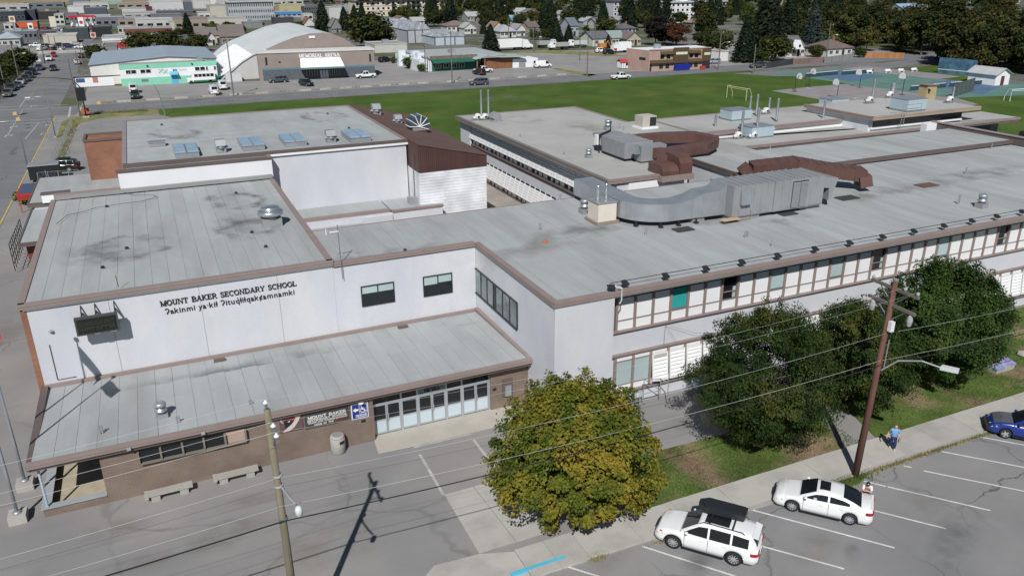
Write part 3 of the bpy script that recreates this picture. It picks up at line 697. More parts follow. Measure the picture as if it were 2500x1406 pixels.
# sport courts
ball = sheet('ball_court', [(135.6,115),(135.6,150.6),(160.23,151.68),(164.57,124.34),(160,115)], .014, mat('court_asphalt', (.255,.235,.24), .9, var=.08, col2=(.28,.26,.26)))
tennis = sheet('tennis_court', [(159.19,179.78),(184.88,178.12),(190.09,159.75),(190.11,145.75),(199.86,132.63),(181.18,119.64),(163.09,123.68),(160.83,152.26),(160.92,167.33)], .016, mat('green_court', (.10,.20,.17), .85, var=.1, col2=(.13,.22,.20)))
bluec = mat('blue_court', (.085,.155,.24), .85, var=.1)
for q in ([(164.00,169.86),(180.48,174.53),(182.25,159.57),(165.72,154.32)], [(175.32,143.22),(190.11,145.75),(193.27,133.33),(173.63,124.13)]):
    o = link('court_surface', mb().add([(x,y,.020) for x,y in q], [(0,1,2,3)]).mesh('court_surface', bluec), tennis)
practice = sheet('practice_court', [(185.40,177.85),(196.14,179.68),(199.01,157.34),(198.47,149.32),(188.77,148.33)], .020, MATS['court_asphalt'])

# ---------------------------------------------------------------- pavement slabs and kerb
sw = struct('pavement', mb().box(13.0,26.78,-.1,95,28.78,.095), concd)
x = 13.0; i = 0
while x < 94:
    L_ = 1.55 if x < 15 else 3.02
    link('slab', mb().box(x+.012,26.72,.0,x+L_-.012,28.8,.118+.006*(i%3)).mesh('slab', concrete), sw); x += L_; i += 1
apron = struct('pavement_ramp', mb().add([(x,y,.010) for x,y in [(7.71,28.35),(9.10,29.51),(11.36,29.37),(13.0,28.8),(13.0,26.7),(10.62,27.01)]], [(0,1,2,3,4,5)]), concrete)
walk = struct('entrance_walk', mb(), concrete)
wp = [(11.43,34.58), (14.88,34.61), (15.43,29.38), (11.37,29.39)]
def bil(u, v, z):
    a = Vector(wp[0]).lerp(Vector(wp[1]), u); b = Vector(wp[3]).lerp(Vector(wp[2]), u); p = a.lerp(b, v); return (p.x, p.y, z)
for i in range(2):
    for j in range(3):
        u0, u1, v0, v1 = i/2+.006, (i+1)/2-.006, j/3+.004, (j+1)/3-.004; z = .018+.003*((i+j)%2)
        link('slab', mb().extr([bil(u0,v0,z),bil(u1,v0,z),bil(u1,v1,z),bil(u0,v1,z)], (0,0,-.03)).mesh('slab', concrete), walk)
struct('door_apron', mb().prism([(9.41,41.62), (9.26,39.97), (11.40,39.85), (15.08,39.81), (18.18,39.76), (19.85,41.9), (9.4,41.9)], -.05, .05), mat('pale_concrete', (.44,.41,.36), .9, var=.08, scale=2, fine=.06))
kerb = struct('kerb', mb(), concd)
x = 19.6; i = 0
while x < 94:
    link('kerb_stone', mb().box(x+.01,26.48,-.05,x+2.99,26.70,.075+.012*((i*7)%3)).mesh('kerb_stone', concd), kerb); x += 3; i += 1
a, b = (12.16,27.21), (15.02,27.23)
k = mb(); d = Vector((b[0]-a[0], b[1]-a[1])).normalized(); n_ = Vector((-d.y, d.x))*.22
k.prism([a, b, (b[0]+n_.x,b[1]+n_.y), (a[0]+n_.x,a[1]+n_.y)], 0, .13); link('kerb_stone', k.mesh('kerb_stone', bluepaint), kerb)['label'] = 'kerb stone painted bright blue'

# ---------------------------------------------------------------- painted lines
def line(parent, a, b, w=.10, z=.010, m=paint, name='painted_line'):
    a, b = Vector(a), Vector(b); d = (b-a).normalized(); n = Vector((-d.y, d.x))*w/2
    return link(name, mb().quad((a.x-n.x,a.y-n.y,z),(b.x-n.x,b.y-n.y,z),(b.x+n.x,b.y+n.y,z),(a.x+n.x,a.y+n.y,z)).mesh(name, m), parent)
for a, b in (((14.88,26.76),(16.65,24.68)),((18.92,26.51),(22.36,22.08)),((22.05,26.69),(26.74,21.15)),((25.72,26.55),(30.12,21.23)),((30.45,25.10),(33.67,21.20)),
             ((33.09,25.96),(33.79,25.09)),((33.86,25.02),(37.06,21.25)),((36.30,26.09),(36.59,25.78)),((36.93,25.26),(41.03,20.78)),((39.55,26.21),(43.74,21.64)),((42.70,26.73),(45.99,23.09))):
    line(lot, a, b, .11, .012)
for a, b in (((11.46,38.86),(11.40,34.56)),((14.93,39.01),(14.97,35.36))): line(yard, a, b, .16, .006, paintpale)
line(yard, (11.36,39.72), (15.03,39.68), .12, .007, paintpale)
line(street, (-17.55,60), (-17.2,186), .16, .014, yellow); line(street, (-24.6,212), (-24.2,330), .14, .013, dullyellow); line(street, (-24.9,212), (-24.5,330), .14, .013, dullyellow)
line(street, (-24.04,196.95), (-23.39,165.46), .14, .013, paintpale); line(street, (-19.51,178.32), (-20.15,160.57), .14, .013, paintpale)
for a, b in (((-26.50,182.75),(-15.52,182.05)),((-26.08,179.05),(-15.52,178.39)),((-28.98,204.29),(-15.61,201.52)),((-28.38,199.09),(-15.65,197.71))): line(street, a, b, .3, .015, paintpale)
line(street, (-25.09,202.37), (-25.17,215.78), .16, .013, paintpale)
def arrow(x, y):
    o = mb(); z = .014
    o.quad((x-.07,y,z),(x+.07,y,z),(x+.07,y+1.6,z),(x-.07,y+1.6,z)); o.quad((x+.07,y+1.45,z),(x+.75,y+1.25,z),(x+.75,y+1.45,z),(x+.07,y+1.62,z)); o.quad((x+.7,y+.95,z),(x+1.25,y+1.3,z),(x+.7,y+1.75,z))
    link('turn_arrow', o.mesh('turn_arrow', paint), street)
for p in ((-23.64,164.32), (-23.87,174.15), (-18.02,163.70), (-17.98,173.65), (-22.91,201.29), (-24.54,213.35)): arrow(*p)
line(cross, (-14.62,182.68), (-15.08,197.43), .4, .016, paintpale); line(cross, (-13.07,184.10), (-12.99,196.39), .35, .016, paintpale); line(cross, (-11.88,184.07), (-11.70,195.76), .35, .016, paintpale)
line(cross, (14,193), (24,193), .14, .016, paintpale); line(cross, (-10,199.6), (2,199.6), .2, .016, yellow)
for i in range(16):
    line(farlot, (31+i*2.4,208.5), (32.6+i*2.4,203.0), .12, .010, paintpale); 
    if i < 11: line(farlot, (31+i*2.6,221.5), (31+i*2.6,216.5), .12, .010, paintpale)
cl = mat('court_line', (.5,.5,.5), .8)
for a, b in (((141.67,150.85),(159.78,151.91)),((138.05,139.66),(167.42,141.23)),((142.76,135.18),(169.53,133.73)),((143.72,128.55),(167.71,130.04))): line(ball, a, b, .14, .020, cl)
def ring(parent, cx, cy, r, a0, a1, z=.021, w=.16):
    o = mb(); n = 16
    for i in range(n):
        t0, t1 = R(a0+(a1-a0)*i/n), R(a0+(a1-a0)*(i+1)/n)
        o.quad(*[(cx+rr*math.cos(t),cy+rr*math.sin(t),z) for rr,t in ((r,t0),(r+w,t0),(r+w,t1),(r,t1))])
    link('painted_line', o.mesh('painted_line', cl), parent)
for p in (((149.25,148.68)),((145.61,130.30)),((168.73,140.57))): ring(ball, p[0], p[1], 3.2, -90, 180)

# ---------------------------------------------------------------- weeds and blades of grass on the verges
rng = np.random.default_rng(3)
def blades(name, pts, h, m):
    n = len(pts); a = rng.uniform(0, 6.28, n); w = .012+rng.uniform(0,.02,n); hh = h*rng.uniform(.5,1.4,n); ln = rng.normal(0,.4,(n,2))*hh[:,None]
    dx = np.stack([np.cos(a)*w, np.sin(a)*w, np.zeros(n)], 1); p = np.column_stack([pts, np.zeros(n)]); tip = p+np.column_stack([ln, hh])
    o = link(name, quads_mesh(name, np.stack([p-dx, p+dx, tip+dx*.3, tip-dx*.3], 1), m)); o['kind'] = 'stuff'; o['label'] = 'grass blades and weeds on the verge beside the pavement'; return o
pts = np.concatenate([np.column_stack([rng.uniform(20,36,9000), rng.uniform(28.9,33.1,9000)]), np.column_stack([rng.uniform(38.6,80,16000), rng.uniform(28.9,38,16000)]),
                      np.column_stack([rng.normal((32.14,26.48)[0],1.0,2600), rng.normal((32.14,26.48)[1],.28,2600)])])
blades('grass', pts, .10, verge)
cx = rng.choice([20.5,22.2,24.0,34.5,36.0,37.2,38.4,39.5,41,43,44.5,46,49], 3200); pts = np.column_stack([cx+rng.normal(0,.55,3200), 26.42+np.abs(rng.normal(0,.10,3200))*-1+.05])
p2 = (16.52,26.83); pts = np.concatenate([pts, np.column_stack([rng.normal(p2[0],.28,700), rng.normal(p2[1],.16,700)])])
blades('weeds', pts, .13, dryg)
pts = np.concatenate([np.column_stack([rng.uniform(-13,0,2500), rng.normal(184.8,.5,2500)]), np.column_stack([rng.normal(-13.6,.5,2500), rng.uniform(128,178,2500)]), np.column_stack([rng.uniform(-10,110,3500), rng.normal(200.6,.35,3500)])])
blades('weeds', pts, .35, dryg)

# ================================================================ THE SCHOOL
SCH = thing('school_building', 'sprawling white flat roofed two storey secondary school with brown roof trim', 'school', (0,41.5,0))
def sp(name, b, m, **k): return part(SCH, name, b, m, **k)
seam_m = mat('roof_seam', (.23,.24,.245), .9)
def roof_sheets(x0, x1, y0, y1, z, n, axis='x', m=roofm, slope=0.0, prow=1):
    """membrane laid in overlapping strips, every strip its own piece; slope: rise at y0"""
    base = mb(); zz = lambda y: z+slope*(y1-y)/(y1-y0)
    base.add([(x0,y0,zz(y0)-.35),(x1,y0,zz(y0)-.35),(x1,y1,zz(y1)-.35),(x0,y1,zz(y1)-.35),(x0,y0,zz(y0)-.03),(x1,y0,zz(y0)-.03),(x1,y1,zz(y1)-.03),(x0,y1,zz(y1)-.03)],[(3,2,1,0),(4,5,6,7),(0,1,5,4),(1,2,6,5),(2,3,7,6),(3,0,4,7)])
    rf = sp('roof', base, seam_m)
    for r in range(prow):
        for i in range(n):
            g = .006+.005*((i*7+r*3)%5 == 0); e = .004*(i%2)+.002*r; q = mb()
            if axis == 'x': a0, a1, b0, b1 = x0+(x1-x0)*i/n+g, x0+(x1-x0)*(i+1)/n-g, y0+(y1-y0)*r/prow+g, y0+(y1-y0)*(r+1)/prow-g
            else: a0, a1, b0, b1 = x0+(x1-x0)*r/prow+g, x0+(x1-x0)*(r+1)/prow-g, y0+(y1-y0)*i/n+g, y0+(y1-y0)*(i+1)/n-g
            q.add([(a0,b0,zz(b0)-.028),(a1,b0,zz(b0)-.028),(a1,b1,zz(b1)-.028),(a0,b1,zz(b1)-.028),(a0,b0,zz(b0)+e),(a1,b0,zz(b0)+e),(a1,b1,zz(b1)+e),(a0,b1,zz(b1)+e)],[(4,5,6,7),(0,1,5,4),(1,2,6,5),(2,3,7,6),(3,0,4,7)])
            part(rf, 'roof_sheet', q, m)
    return rf
def edge_x(y, x0, x1, zt, h=.28, out=-1, m=fasciam, capw=.34, cap=True):
    """roof edge along x; out=-1 faces the viewer's side of the building"""
    b = mb(); o = out
    b.box(x0, min(y,y-o*capw), zt-.02, x1, max(y,y-o*capw), zt+.045); b.box(x0, min(y+o*.05,y-o*.04), zt-.10, x1, max(y+o*.05,y-o*.04), zt+.03); b.box(x0, min(y+o*.025,y-o*.05), zt-h, x1, max(y+o*.025,y-o*.05), zt-.112)
    return sp('fascia', b, m)
def edge_y(x, y0, y1, zt, h=.28, out=-1, m=fasciam, capw=.34):
    b = mb(); o = out
    b.box(min(x,x-o*capw), y0, zt-.021, max(x,x-o*capw), y1, zt+.044); b.box(min(x+o*.05,x-o*.04), y0, zt-.101, max(x+o*.05,x-o*.04), y1, zt+.029); b.box(min(x+o*.025,x-o*.05), y0, zt-h, max(x+o*.025,x-o*.05), y1, zt-.113)
    return sp('fascia', b, m)

# --- the hall with the lettering
sp('wall', mb().box(-8.30,50.62,-.1,9.62,76,8.35), stucco)
sp('brick_pier', mb().box(-8.62,50.60,-.1,-8.305,52.0,8.33), brickr); sp('wall', mb().box(-8.60,52.01,-.1,-8.31,76,8.34), brickr)
for xj in (-4.0, 1.15, 5.95): sp('wall_joint', mb().box(xj-.012,50.605,3.2,xj+.012,50.63,8.3), mat('joint_grey', (.33,.33,.34), .9))
roof_sheets(-8.45,9.65,50.5,76,8.60,18,'x',roofm,0,3)
edge_x(50.5,-8.66,9.68,8.62,.27); edge_y(-8.66,50.6,76,8.621,.27); edge_y(9.66,50.6,76,8.621,.28,1,capw=.4)
sp('fascia', mb().box(-8.4,75.75,8.72,-3.3,76.1,9.15), fasciam)
# --- recessed wing between hall and front wing, and the front wing
sp('wall', mb().box(9.63,50.64,-.1,19.9,58.4,8.13), stucco); sp('wall', mb().box(19.92,38.12,-.1,23.98,58.3,8.13), stucco)
sp('wall', mb().box(23.99,39.0,-.1,92,58.3,5.18), stucco); sp('wall', mb().box(23.99,39.35,5.19,92,58.3,8.13), stucco)
roof_sheets(9.68,19.9,50.6,58.4,8.42,10,'x'); roof_sheets(19.85,94,38.1,58.4,8.42,74,'x',roofm,0,2)
edge_x(50.55,9.7,19.83,8.44,.28); edge_y(19.85,38.3,50.54,8.44,.28); edge_x(38.08,19.83,94,8.441,.28); edge_x(58.38,9.7,94,8.42,.3,1,capw=.12)
# --- window bands of the front wing
zt1, zb1 = 7.95, 5.36; zt2, zb2 = 3.60, (27.40,1.03)[1]
pitch = 1.345; xs0 = 24.72
openw = {3:'teal', 6:'open', 9:'blind', 13:'blind', 16:'open', 21:'blind', 26:'open2'}
sp('window_sill', mb().box(24.0,38.80,zb1-.10,92,39.3,zb1), mullion); sp('window_sill', mb().box(24.0,38.76,zb2-.12,92,38.998,zb2), mullion); sp('window_head', mb().box(24.0,38.76,zt2,92,38.998,zt2+.12), mullion)
for i in range(49):
    x = xs0+pitch*i
    if x > 90: break
    sp('mullion', mb().box(x-.085,38.94,zb1+.001,x+.085,39.14,8.12), mullion); sp('mullion', mb().box(x-.085,38.84,zb2+.001,x+.085,38.997,zt2-.001), mullion)
    x0, x1 = x+.087, x+pitch-.087; kind = openw.get(i)
    pn = sp('window', mb().box(x0,38.99,zb1+.62,x1,39.06,zb1+.675), mullion)
    part(pn, 'rail', mb().box(x0,38.99,zt1-.42,x1,39.06,zt1-.37), darkframe)
    part(pn, 'lower_panel', mb().box(x0,39.03,zb1+.002,x1,39.08,zb1+.618), white)
    if kind in ('open','open2'):
        part(pn, 'pane', mb().box(x0,39.10,zb1+.69,x1,39.14,8.1), glassd); part(pn, 'sash', mb().box(x0+.06,38.96,zb1+1.2,x1-.06,39.01,zb1+1.26), mullion)
        part(pn, 'blind', mb().box(x1-.28,39.07,zb1+.72,x1-.04,39.09,zb1+1.5), blindm)
    elif kind in ('blind','teal'):
        part(pn, 'pane', mb().box(x0,39.05,zb1+.68,x1,39.09,8.1), tealm if kind == 'teal' else blindm); part(pn, 'sash', mb().box(x0,39.0,zb1+.68,x1,39.048,zb1+.78), steel)
    else:
        part(pn, 'upper_panel', mb().box(x0,39.05,zb1+.68,x1,39.09,zt1-.425), white); part(pn, 'top_panel', mb().box(x0,39.052,zt1-.365,x1,39.092,8.1), white)
    lo = sp('window', mb().box(x0,38.90,zt2-.46,x1,38.95,zt2-.40), mullion)
    part(lo, 'top_panel', mb().box(x0,38.93,zt2-.395,x1,38.98,zt2-.002), white); part(lo, 'lower_panel', mb().box(x0,38.93,zb2+.002,x1,38.98,zb2+.40), white)
    part(lo, 'rail', mb().box(x0,38.90,zb2+.405,x1,38.95,zb2+.46), mullion)
    part(lo, 'pane', mb().box(x0,38.94,zb2+.465,x1,38.98,zt2-.465), blindm if i < 2 else glassd)
    if i >= 2:
        s = mb(); zt_, zb_ = zt2-.44, zb2+.34; xa, xb = x0-.02, x1+.02; yo = lambda t: 38.78-.22*t
        for q0, q1 in ((xa,xa+.09),(xb-.09,xb)): s.extr([(q0,yo(0),zt_),(q0,yo(1),zb_),(q0,yo(1)+.09,zb_),(q0,yo(0)+.06,zt_)], (q1-q0,0,0))
        s.box(xa+.001,yo(1)-.001,zb_-.09,xb-.001,yo(1)+.09,zb_+.01); s.box(xa+.001,yo(0)-.001,zt_-.01,xb-.001,yo(0)+.06,zt_+.07); sh = part(lo, 'sun_louvre', s, white)
        part(sh, 'backing', mb().extr([(xa+.091,yo(0)+.12,zt_),(xb-.091,yo(0)+.12,zt_),(xb-.091,yo(1)+.13,zb_),(xa+.091,yo(1)+.13,zb_)], (0,.01,0)), galvd)
        n = 7
        for k_ in range(n):
            t0 = (k_+.02)/n; t1 = (k_+.74)/n; z0, z1 = zt_+(zb_-zt_)*t0, zt_+(zb_-zt_)*t1
            part(sh, 'louvre_slat', mb().extr([(xa+.092,yo(t0)+.045,z0),(xb-.092,yo(t0)+.045,z0),(xb-.092,yo(t1)-.015,z1),(xa+.092,yo(t1)-.015,z1)], (0,.02,.006)), white if (i,k_) != (2,0) else concd)
# --- windows of the recessed wing
def black_window(x0, x1, z0, z1, y, lowleft):
    f = mb(); t = .07; xm = (x0+x1)/2; zm = z0+(z1-z0)*.56
    f.box(x0,y-.06,z0,x1,y+.03,z0+t); f.box(x0,y-.06,z1-t,x1,y+.03,z1)
    for a in (x0, xm-t/2, x1-t): f.box(a,y-.059,z0+t+.001,a+t,y+.03,z1-t-.001)
    f.box(x0+t+.001,y-.058,zm,xm-t/2-.001,y+.03,zm+t) if lowleft else f.box(xm+t/2+.001,y-.058,zm,x1-t-.001,y+.03,zm+t)
    w = sp('window', f, darkframe)
    for a, b in ((x0+t,xm-t/2),(xm+t/2,x1-t)):
        part(w, 'pane', mb().box(a,y-.02,z0+t,b,y-.012,zm), glassd); part(w, 'blind', mb().box(a,y-.022,zm+.002 if not lowleft else zm+.1,b,y-.012,z1-t), blindm); part(w, 'pane', mb().box(a,y-.01,z0+t,b,y+.02,z1-t), glassd)
a, b = (11.39,4.95), (13.74,6.45); black_window(a[0], b[0], a[1], b[1], 50.62, True)
a, b = (15.86,4.92), (18.05,6.44); black_window(a[0], b[0], a[1], b[1], 50.62, False)
ya, yb = (43.38,4.93)[0], (50.71,4.96)[0]; z0, z1 = 4.52, 6.50
f = mb(); f.box(19.82,ya,z0,19.95,yb,z0+.10); f.box(19.82,ya,z1-.07,19.95,yb,z1)
div = [0,.155,.31,.465,.52,.68,.84,1]
for t in div: yy = ya+(yb-ya)*(1-t); f.box(19.825,yy-.035,z0+.101,19.95,yy+.035,z1-.071)
w = sp('window', f, darkframe)
for t0, t1 in zip(div, div[1:]):
    if abs(t1-t0) < .06: part(w, 'panel', mb().box(19.85,ya+(yb-ya)*(1-t1)+.036,z0+.11,19.9,ya+(yb-ya)*(1-t0)-.036,z1-.08), darkframe); continue
    part(w, 'pane', mb().box(19.87,ya+(yb-ya)*(1-t1)+.036,z0+.105,19.9,ya+(yb-ya)*(1-t0)-.036,z1-.075), mat('lobby_glass', (.16,.20,.205), .12, var=.4, scale=3, spec=.7))
# --- lettering on the hall
blackp = mat('black_lettering', (.012,.012,.014), .5)
serif_line(SCH, 'MOUNT BAKER SECONDARY SCHOOL', -1.20, 7.15, 7.24, .345, 50.56, blackp, 1.05)
for g_ in spelled('\u0294akinmi ya\u00b7kiL \u0294ituQLiLqak\u00a2amnamki', -1.02, 6.98, 6.66, .52, 50.585, .004, .012): sp('letter', g_, blackp)
# --- the entrance wing
roof_sheets(-8.2,19.82,41.18,50.58,3.14,28,'x',roofm,.30,2)
edge_x(41.12,-8.42,19.86,3.44,.26,capw=.25); edge_y(-8.42,41.2,50.55,3.30,.28,m=fasciadk)
sp('flashing', mb().box(-8.3,50.40,3.12,19.88,50.61,3.36), fasciam); sp('flashing', mb().box(19.66,41.3,3.3,19.91,50.4,3.50), fasciam)
sp('soffit', mb().box(-8.35,41.2,2.98,19.85,50.5,3.04), fasciadk)
sp('wall', mb().box(-5.2,41.48,-.1,9.30,41.85,2.98), brickb); sp('wall', mb().box(17.25,41.75,-.1,19.88,42.1,2.98), brickb); sp('wall', mb().box(9.302,41.4,-.1,9.48,42.3,2.98), brickb)
sp('wall', mb().box(-5.2,41.86,-.1,-4.85,50.5,2.98), brickb)
x0, x1, yd = 9.50, 17.22, 41.95; zh = 2.12
fr = [0,.24,.375,.62,.755,1.0]; X = [x0+(x1-x0)*t for t in fr]
f = mb()
for i, xx in enumerate(X): f.box(xx-.055,yd-.06,0.05,xx+.055,yd+.05,2.97)
for a, b in zip(X, X[1:]): f.box(a+.056,yd-.055,zh+.0,b-.056,yd+.05,zh+.09)
st = sp('shopfront_frame', f, alum)
for i, (a, b) in enumerate(zip(X, X[1:])):
    part(st, 'transom_pane', mb().box(a+.056,yd-.01,zh+.091,b-.056,yd+.02,2.97), glassd)
    leaves_ = [(a+.06,(a+b)/2-.01),((a+b)/2+.01,b-.06)] if i in (0,2,4) else [(a+.06,b-.06)]
    for k_, (c, d) in enumerate(leaves_):
        q = mb(); t = .075 if i in (0,2,4) else .03
        q.box(c,yd-.04,.08,c+t,yd+.02,zh-.01); q.box(d-t,yd-.04,.08,d,yd+.02,zh-.01); q.box(c+t+.001,yd-.04,zh-.10,d-t-.001,yd+.02,zh-.01); q.box(c+t+.001,yd-.04,.98,d-t-.001,yd+.02,1.06); q.box(c+t+.001,yd-.04,.08,d-t-.001,yd+.02,.20)
        dr = sp('door' if i in (0,2,4) else 'window', q, alum)
        part(dr, 'pane', mb().box(c+t,yd-.015,1.06,d-t,yd+.01,zh-.10), glassd); part(dr, 'kick_panel', mb().box(c+t,yd-.03,.20,d-t,yd+.01,.98), palepanel)
        if i in (0,2,4): xh = d-.05 if k_ == 0 else c+.05; part(dr, 'handle', mb().box(xh-.03,yd-.12,.95,xh+.03,yd-.08,1.35), alum)
# clerestory windows of the entrance wing
a, b = (-3.35,2.21), (2.16,2.26)
cz0, cz1 = 2.05, 2.72
f = mb(); f.box(a[0],41.26,cz0-.10,b[0],41.50,cz0)
n = 5
for i in range(n+1): xx = a[0]+(b[0]-a[0])*i/n; f.box(xx-.05,41.24,cz0+.001,xx+.05,41.50,cz1)
cl_ = sp('window_frame', f, mat('olive_concrete', (.20,.185,.15), .9))
for i in range(n):
    xx = a[0]+(b[0]-a[0])*i/n; xe = a[0]+(b[0]-a[0])*(i+1)/n
    part(cl_, 'pane', mb().box(xx+.051,41.40,cz0+.0,xe-.051,41.44,cz1), glassd if i < 4 else mat('board', (.42,.31,.25), .9))
# porch wall with the corner post
pw = mat('grey_coping', (.33,.36,.38), .8, var=.1)
sp('porch_wall', mb().box(-8.25,41.50,-.1,-5.21,41.74,.48), brickb); sp('porch_wall', mb().box(-8.25,41.75,-.1,-8.0,47.5,.48), brickb); sp('porch_wall', mb().box(-7.99,47.2,-.1,-5.21,47.5,.9), brickb)
sp('coping', mb().box(-8.33,41.42,.482,-5.21,41.86,.54), pw); sp('coping', mb().box(-8.33,41.862,.482,-7.85,47.6,.54), pw)
sp('porch_floor', mb().box(-7.99,41.75,-.05,-5.21,47.19,.06), mat('ochre_floor', (.40,.35,.26), .9, var=.15, scale=4))
sp('porch_post', mb().tube((-8.02,41.6,.54),(-8.02,41.6,2.98),.065,10), mat('pale_blue_paint', (.38,.48,.56), .5))
# small fittings
for px in ((1281/2500),): pass
sp('roof_drain', mb().cbox((1.7,49.9,3.24),(.7,.3,.16)), fasciadk); sp('roof_drain', mb().cbox((14.0,49.9,3.24),(.7,.3,.16)), fasciadk)
for xx in (-3.7, 0.0): sp('bracket', mb().box(xx-.10,41.02,3.12,xx+.10,41.08,3.30), alum)
sp('wall_lamp', mb().lathe([(.05,0),(.16,.06),(.16,.10),(.03,.12)], ((8.76,2.80)[0],41.3,(8.75,2.75)[1]), 12), white)
for xx, yy in ((8.85,41.42),(17.5,41.69)): sp('wall_sign', mb().box(xx-.12,yy,1.45,xx+.12,yy+.05,1.6), dark)
ph = sp('phone_niche', mb().box(18.05,41.66,.85,18.75,41.74,2.1), fasciadk); part(ph, 'box', mb().box(18.2,41.55,.9,18.62,41.66,1.62), galvd)
sp('brick_patch', mb().box(7.0,41.46,.35,7.75,41.479,.95), mat('red_patch', (.22,.09,.06), .8))
pipe = mat('white_conduit', (.6,.6,.6), .5)
sp('conduit', mb().path([(-7.55,50.58,5.9),(-7.55,50.58,3.55),(-6.55,50.58,3.55)], .02, 6), dark); sp('wall_lamp', mb().lathe([(.12,0),(.14,.06),(.05,.12)], (-7.3,50.55,6.7), 10), galvd)
# --- gymnasium with its raised front strip
sp('wall', mb().box(-3.25,76.0,-.1,9.75,77.29,10.36), mat('bright_stucco', (.70,.71,.74), .85, var=.03, bump=.1)); edge_x(76.0,-3.4,9.78,10.58,.22,m=fasciadk); edge_y(9.76,76.1,77.3,10.585,.2,1)
sp('wall', mb().box(-2.6,77.3,-.1,23.15,101.9,10.5), stucco)
roof_sheets(-2.6,23.15,77.2,101.9,10.82,20,'y',roofm,0,2)
sp('flashing', mb().box(9.8,77.1,10.40,23.3,77.28,10.60), white); edge_x(77.15,-2.8,23.3,10.86,.26,m=fasciadk,capw=.2); edge_y(-2.8,77.2,102,10.861,.7,m=mat('grey_mauve_trim', (.26,.235,.25), .7)); edge_y(23.3,77.2,102,10.861,.3,1); edge_x(102,-2.8,23.3,10.862,.3,1)
sp('flashing', mb().box(-8.4,75.55,8.72,9.6,75.99,9.02), mat('roof_upstand', (.27,.275,.275), .9, var=.1))
# brown clad stage house
sp('wall', mb().box(23.32,74.0,-.1,30.5,102,8.15), blockw)
cl2 = sp('cladding', mb().extr([(23.35,73.98,8.16),(30.55,73.98,8.16),(30.55,73.98,9.22),(23.35,73.98,10.88)], (0,28,0)), brown)
for i in range(36):
    xx = 23.37+.2*i; zt_ = 10.86-(xx-23.35)*.2306
    part(cl2, 'plank', mb().box(xx,73.93,8.14,xx+.165,73.979,zt_), brown)
for i in range(16): part(cl2, 'plank', mb().box(23.30,74.0+.2*i,8.145,23.348,74.165+.2*i,10.85), brown)
sp('roof', mb().extr([(23.32,73.85,10.90),(30.75,73.85,9.19),(30.75,102.2,9.19),(23.32,102.2,10.90)], (0,0,.08)), brownroof)
sp('downpipe', mb().path([(23.22,75.4,9.7),(23.2,75.4,5.2),(23.1,74.4,4.6),(25.4,73.9,4.5)], .04, 6), fasciadk)
# low roofs in the inner court
sp('wall', mb().box(11.3,72.5,-.1,20.0,77.28,4.7), stucco); sp('roof', mb().box(11.2,73.6,4.702,20.0,77.28,4.95), roofm); edge_x(73.4,11.2,20.05,5.0,.3)
sp('roof', mb().box(9.7,58.4,4.0,17.0,73.35,4.3), roofm); sp('wall', mb().box(17.01,72.7,-.1,25.2,73.2,4.75), stucco); sp('coping', mb().box(20.2,73.2,4.76,25.3,77.2,4.9), roofm); edge_x(72.68,20.06,25.3,5.0,.2,m=fasciam); sp('duct_box', mb().box(22.4,74.6,4.91,24.3,75.4,5.5), galvd)
# --- rear classroom wing
zr = 8.45
sp('wall', mb().box(38.45,66.4,-.1,55.8,101.5,5.0), stucco); sp('wall', mb().box(38.8,66.4,5.01,55.8,101.5,8.05), stucco); sp('wall', mb().box(38.45,62.2,-.1,46.3,66.39,5.0), stucco); sp('wall', mb().box(38.8,62.2,5.01,46.3,66.39,8.05), stucco); sp('wall', mb().box(46.31,66.45,5.0,49.0,66.6,8.05), white); sp('wall', mb().box(38.2,98.2,-.1,38.44,101.6,8.05), stucco)
sp('wall', mb().box(40.0,62.05,5,46.3,62.19,8.04), white)
roof_sheets(37.7,56.0,66.22,101.9,zr,19,'y',roofgrey,0,1); roof_sheets(37.7,46.5,62.0,66.2,zr,3,'y',roofgrey,0,1); roof_sheets(56.02,59.2,66.2,88,zr,6,'y',roofgrey)
edge_y(37.65,62.0,102,zr+.03,.50,m=mat('grey_brown_trim', (.20,.18,.165), .7)); edge_x(61.95,37.65,46.5,zr+.031,.36); edge_y(46.52,62,66.2,zr+.03,.3,1,capw=.15); edge_x(66.2,46.6,49,zr+.03,.3); edge_x(101.95,37.65,56.0,zr+.03,.3,1); edge_y(56.0,88,102,zr+.03,.2,1)
for lev, (za, zb_) in enumerate(((5.35,7.9),(1.35,3.75))):
    sp('window_sill', mb().box(38.25,62.3,za-.12,38.85,98.1,za), fasciadk)
    for i in range(27):
        y = 63.0+1.32*i; xw = 38.62 if lev == 0 else 38.40
        w = sp('window', mb().box(xw-.02,y-.05,za+.001,xw+.15,y+.05,zb_+.15), white if lev else mullion)
        part(w, 'pane', mb().box(xw+.02,y+.051,za+.002,xw+.08,y+1.268,zb_+.1), glassd)
        s = mb(); x_t, x_b = xw-.06, xw-.48; zt_, zbm = zb_-.05, za+.75
        for k_ in range(6):
            t0, t1 = (k_+.1)/6, (k_+.92)/6
            s.extr([(x_t+(x_b-x_t)*t0,y+.10,zt_+(zbm-zt_)*t0),(x_t+(x_b-x_t)*t0,y+1.22,zt_+(zbm-zt_)*t0),(x_t+(x_b-x_t)*t1,y+1.22,zt_+(zbm-zt_)*t1),(x_t+(x_b-x_t)*t1,y+.10,zt_+(zbm-zt_)*t1)], (.02,0,.01))
        for yy in (y+.05, y+1.20): s.extr([(x_t,yy,zt_),(x_b,yy,zbm),(x_b+.08,yy,zbm),(x_t+.06,yy,zt_)], (0,.06,0))
        part(w, 'sun_louvre', s, white)
        part(w, 'lower_panel', mb().box(xw+.0,y+.06,za+.003,xw+.02,y+.55+.25*((i*5)%3),za+.62), white)
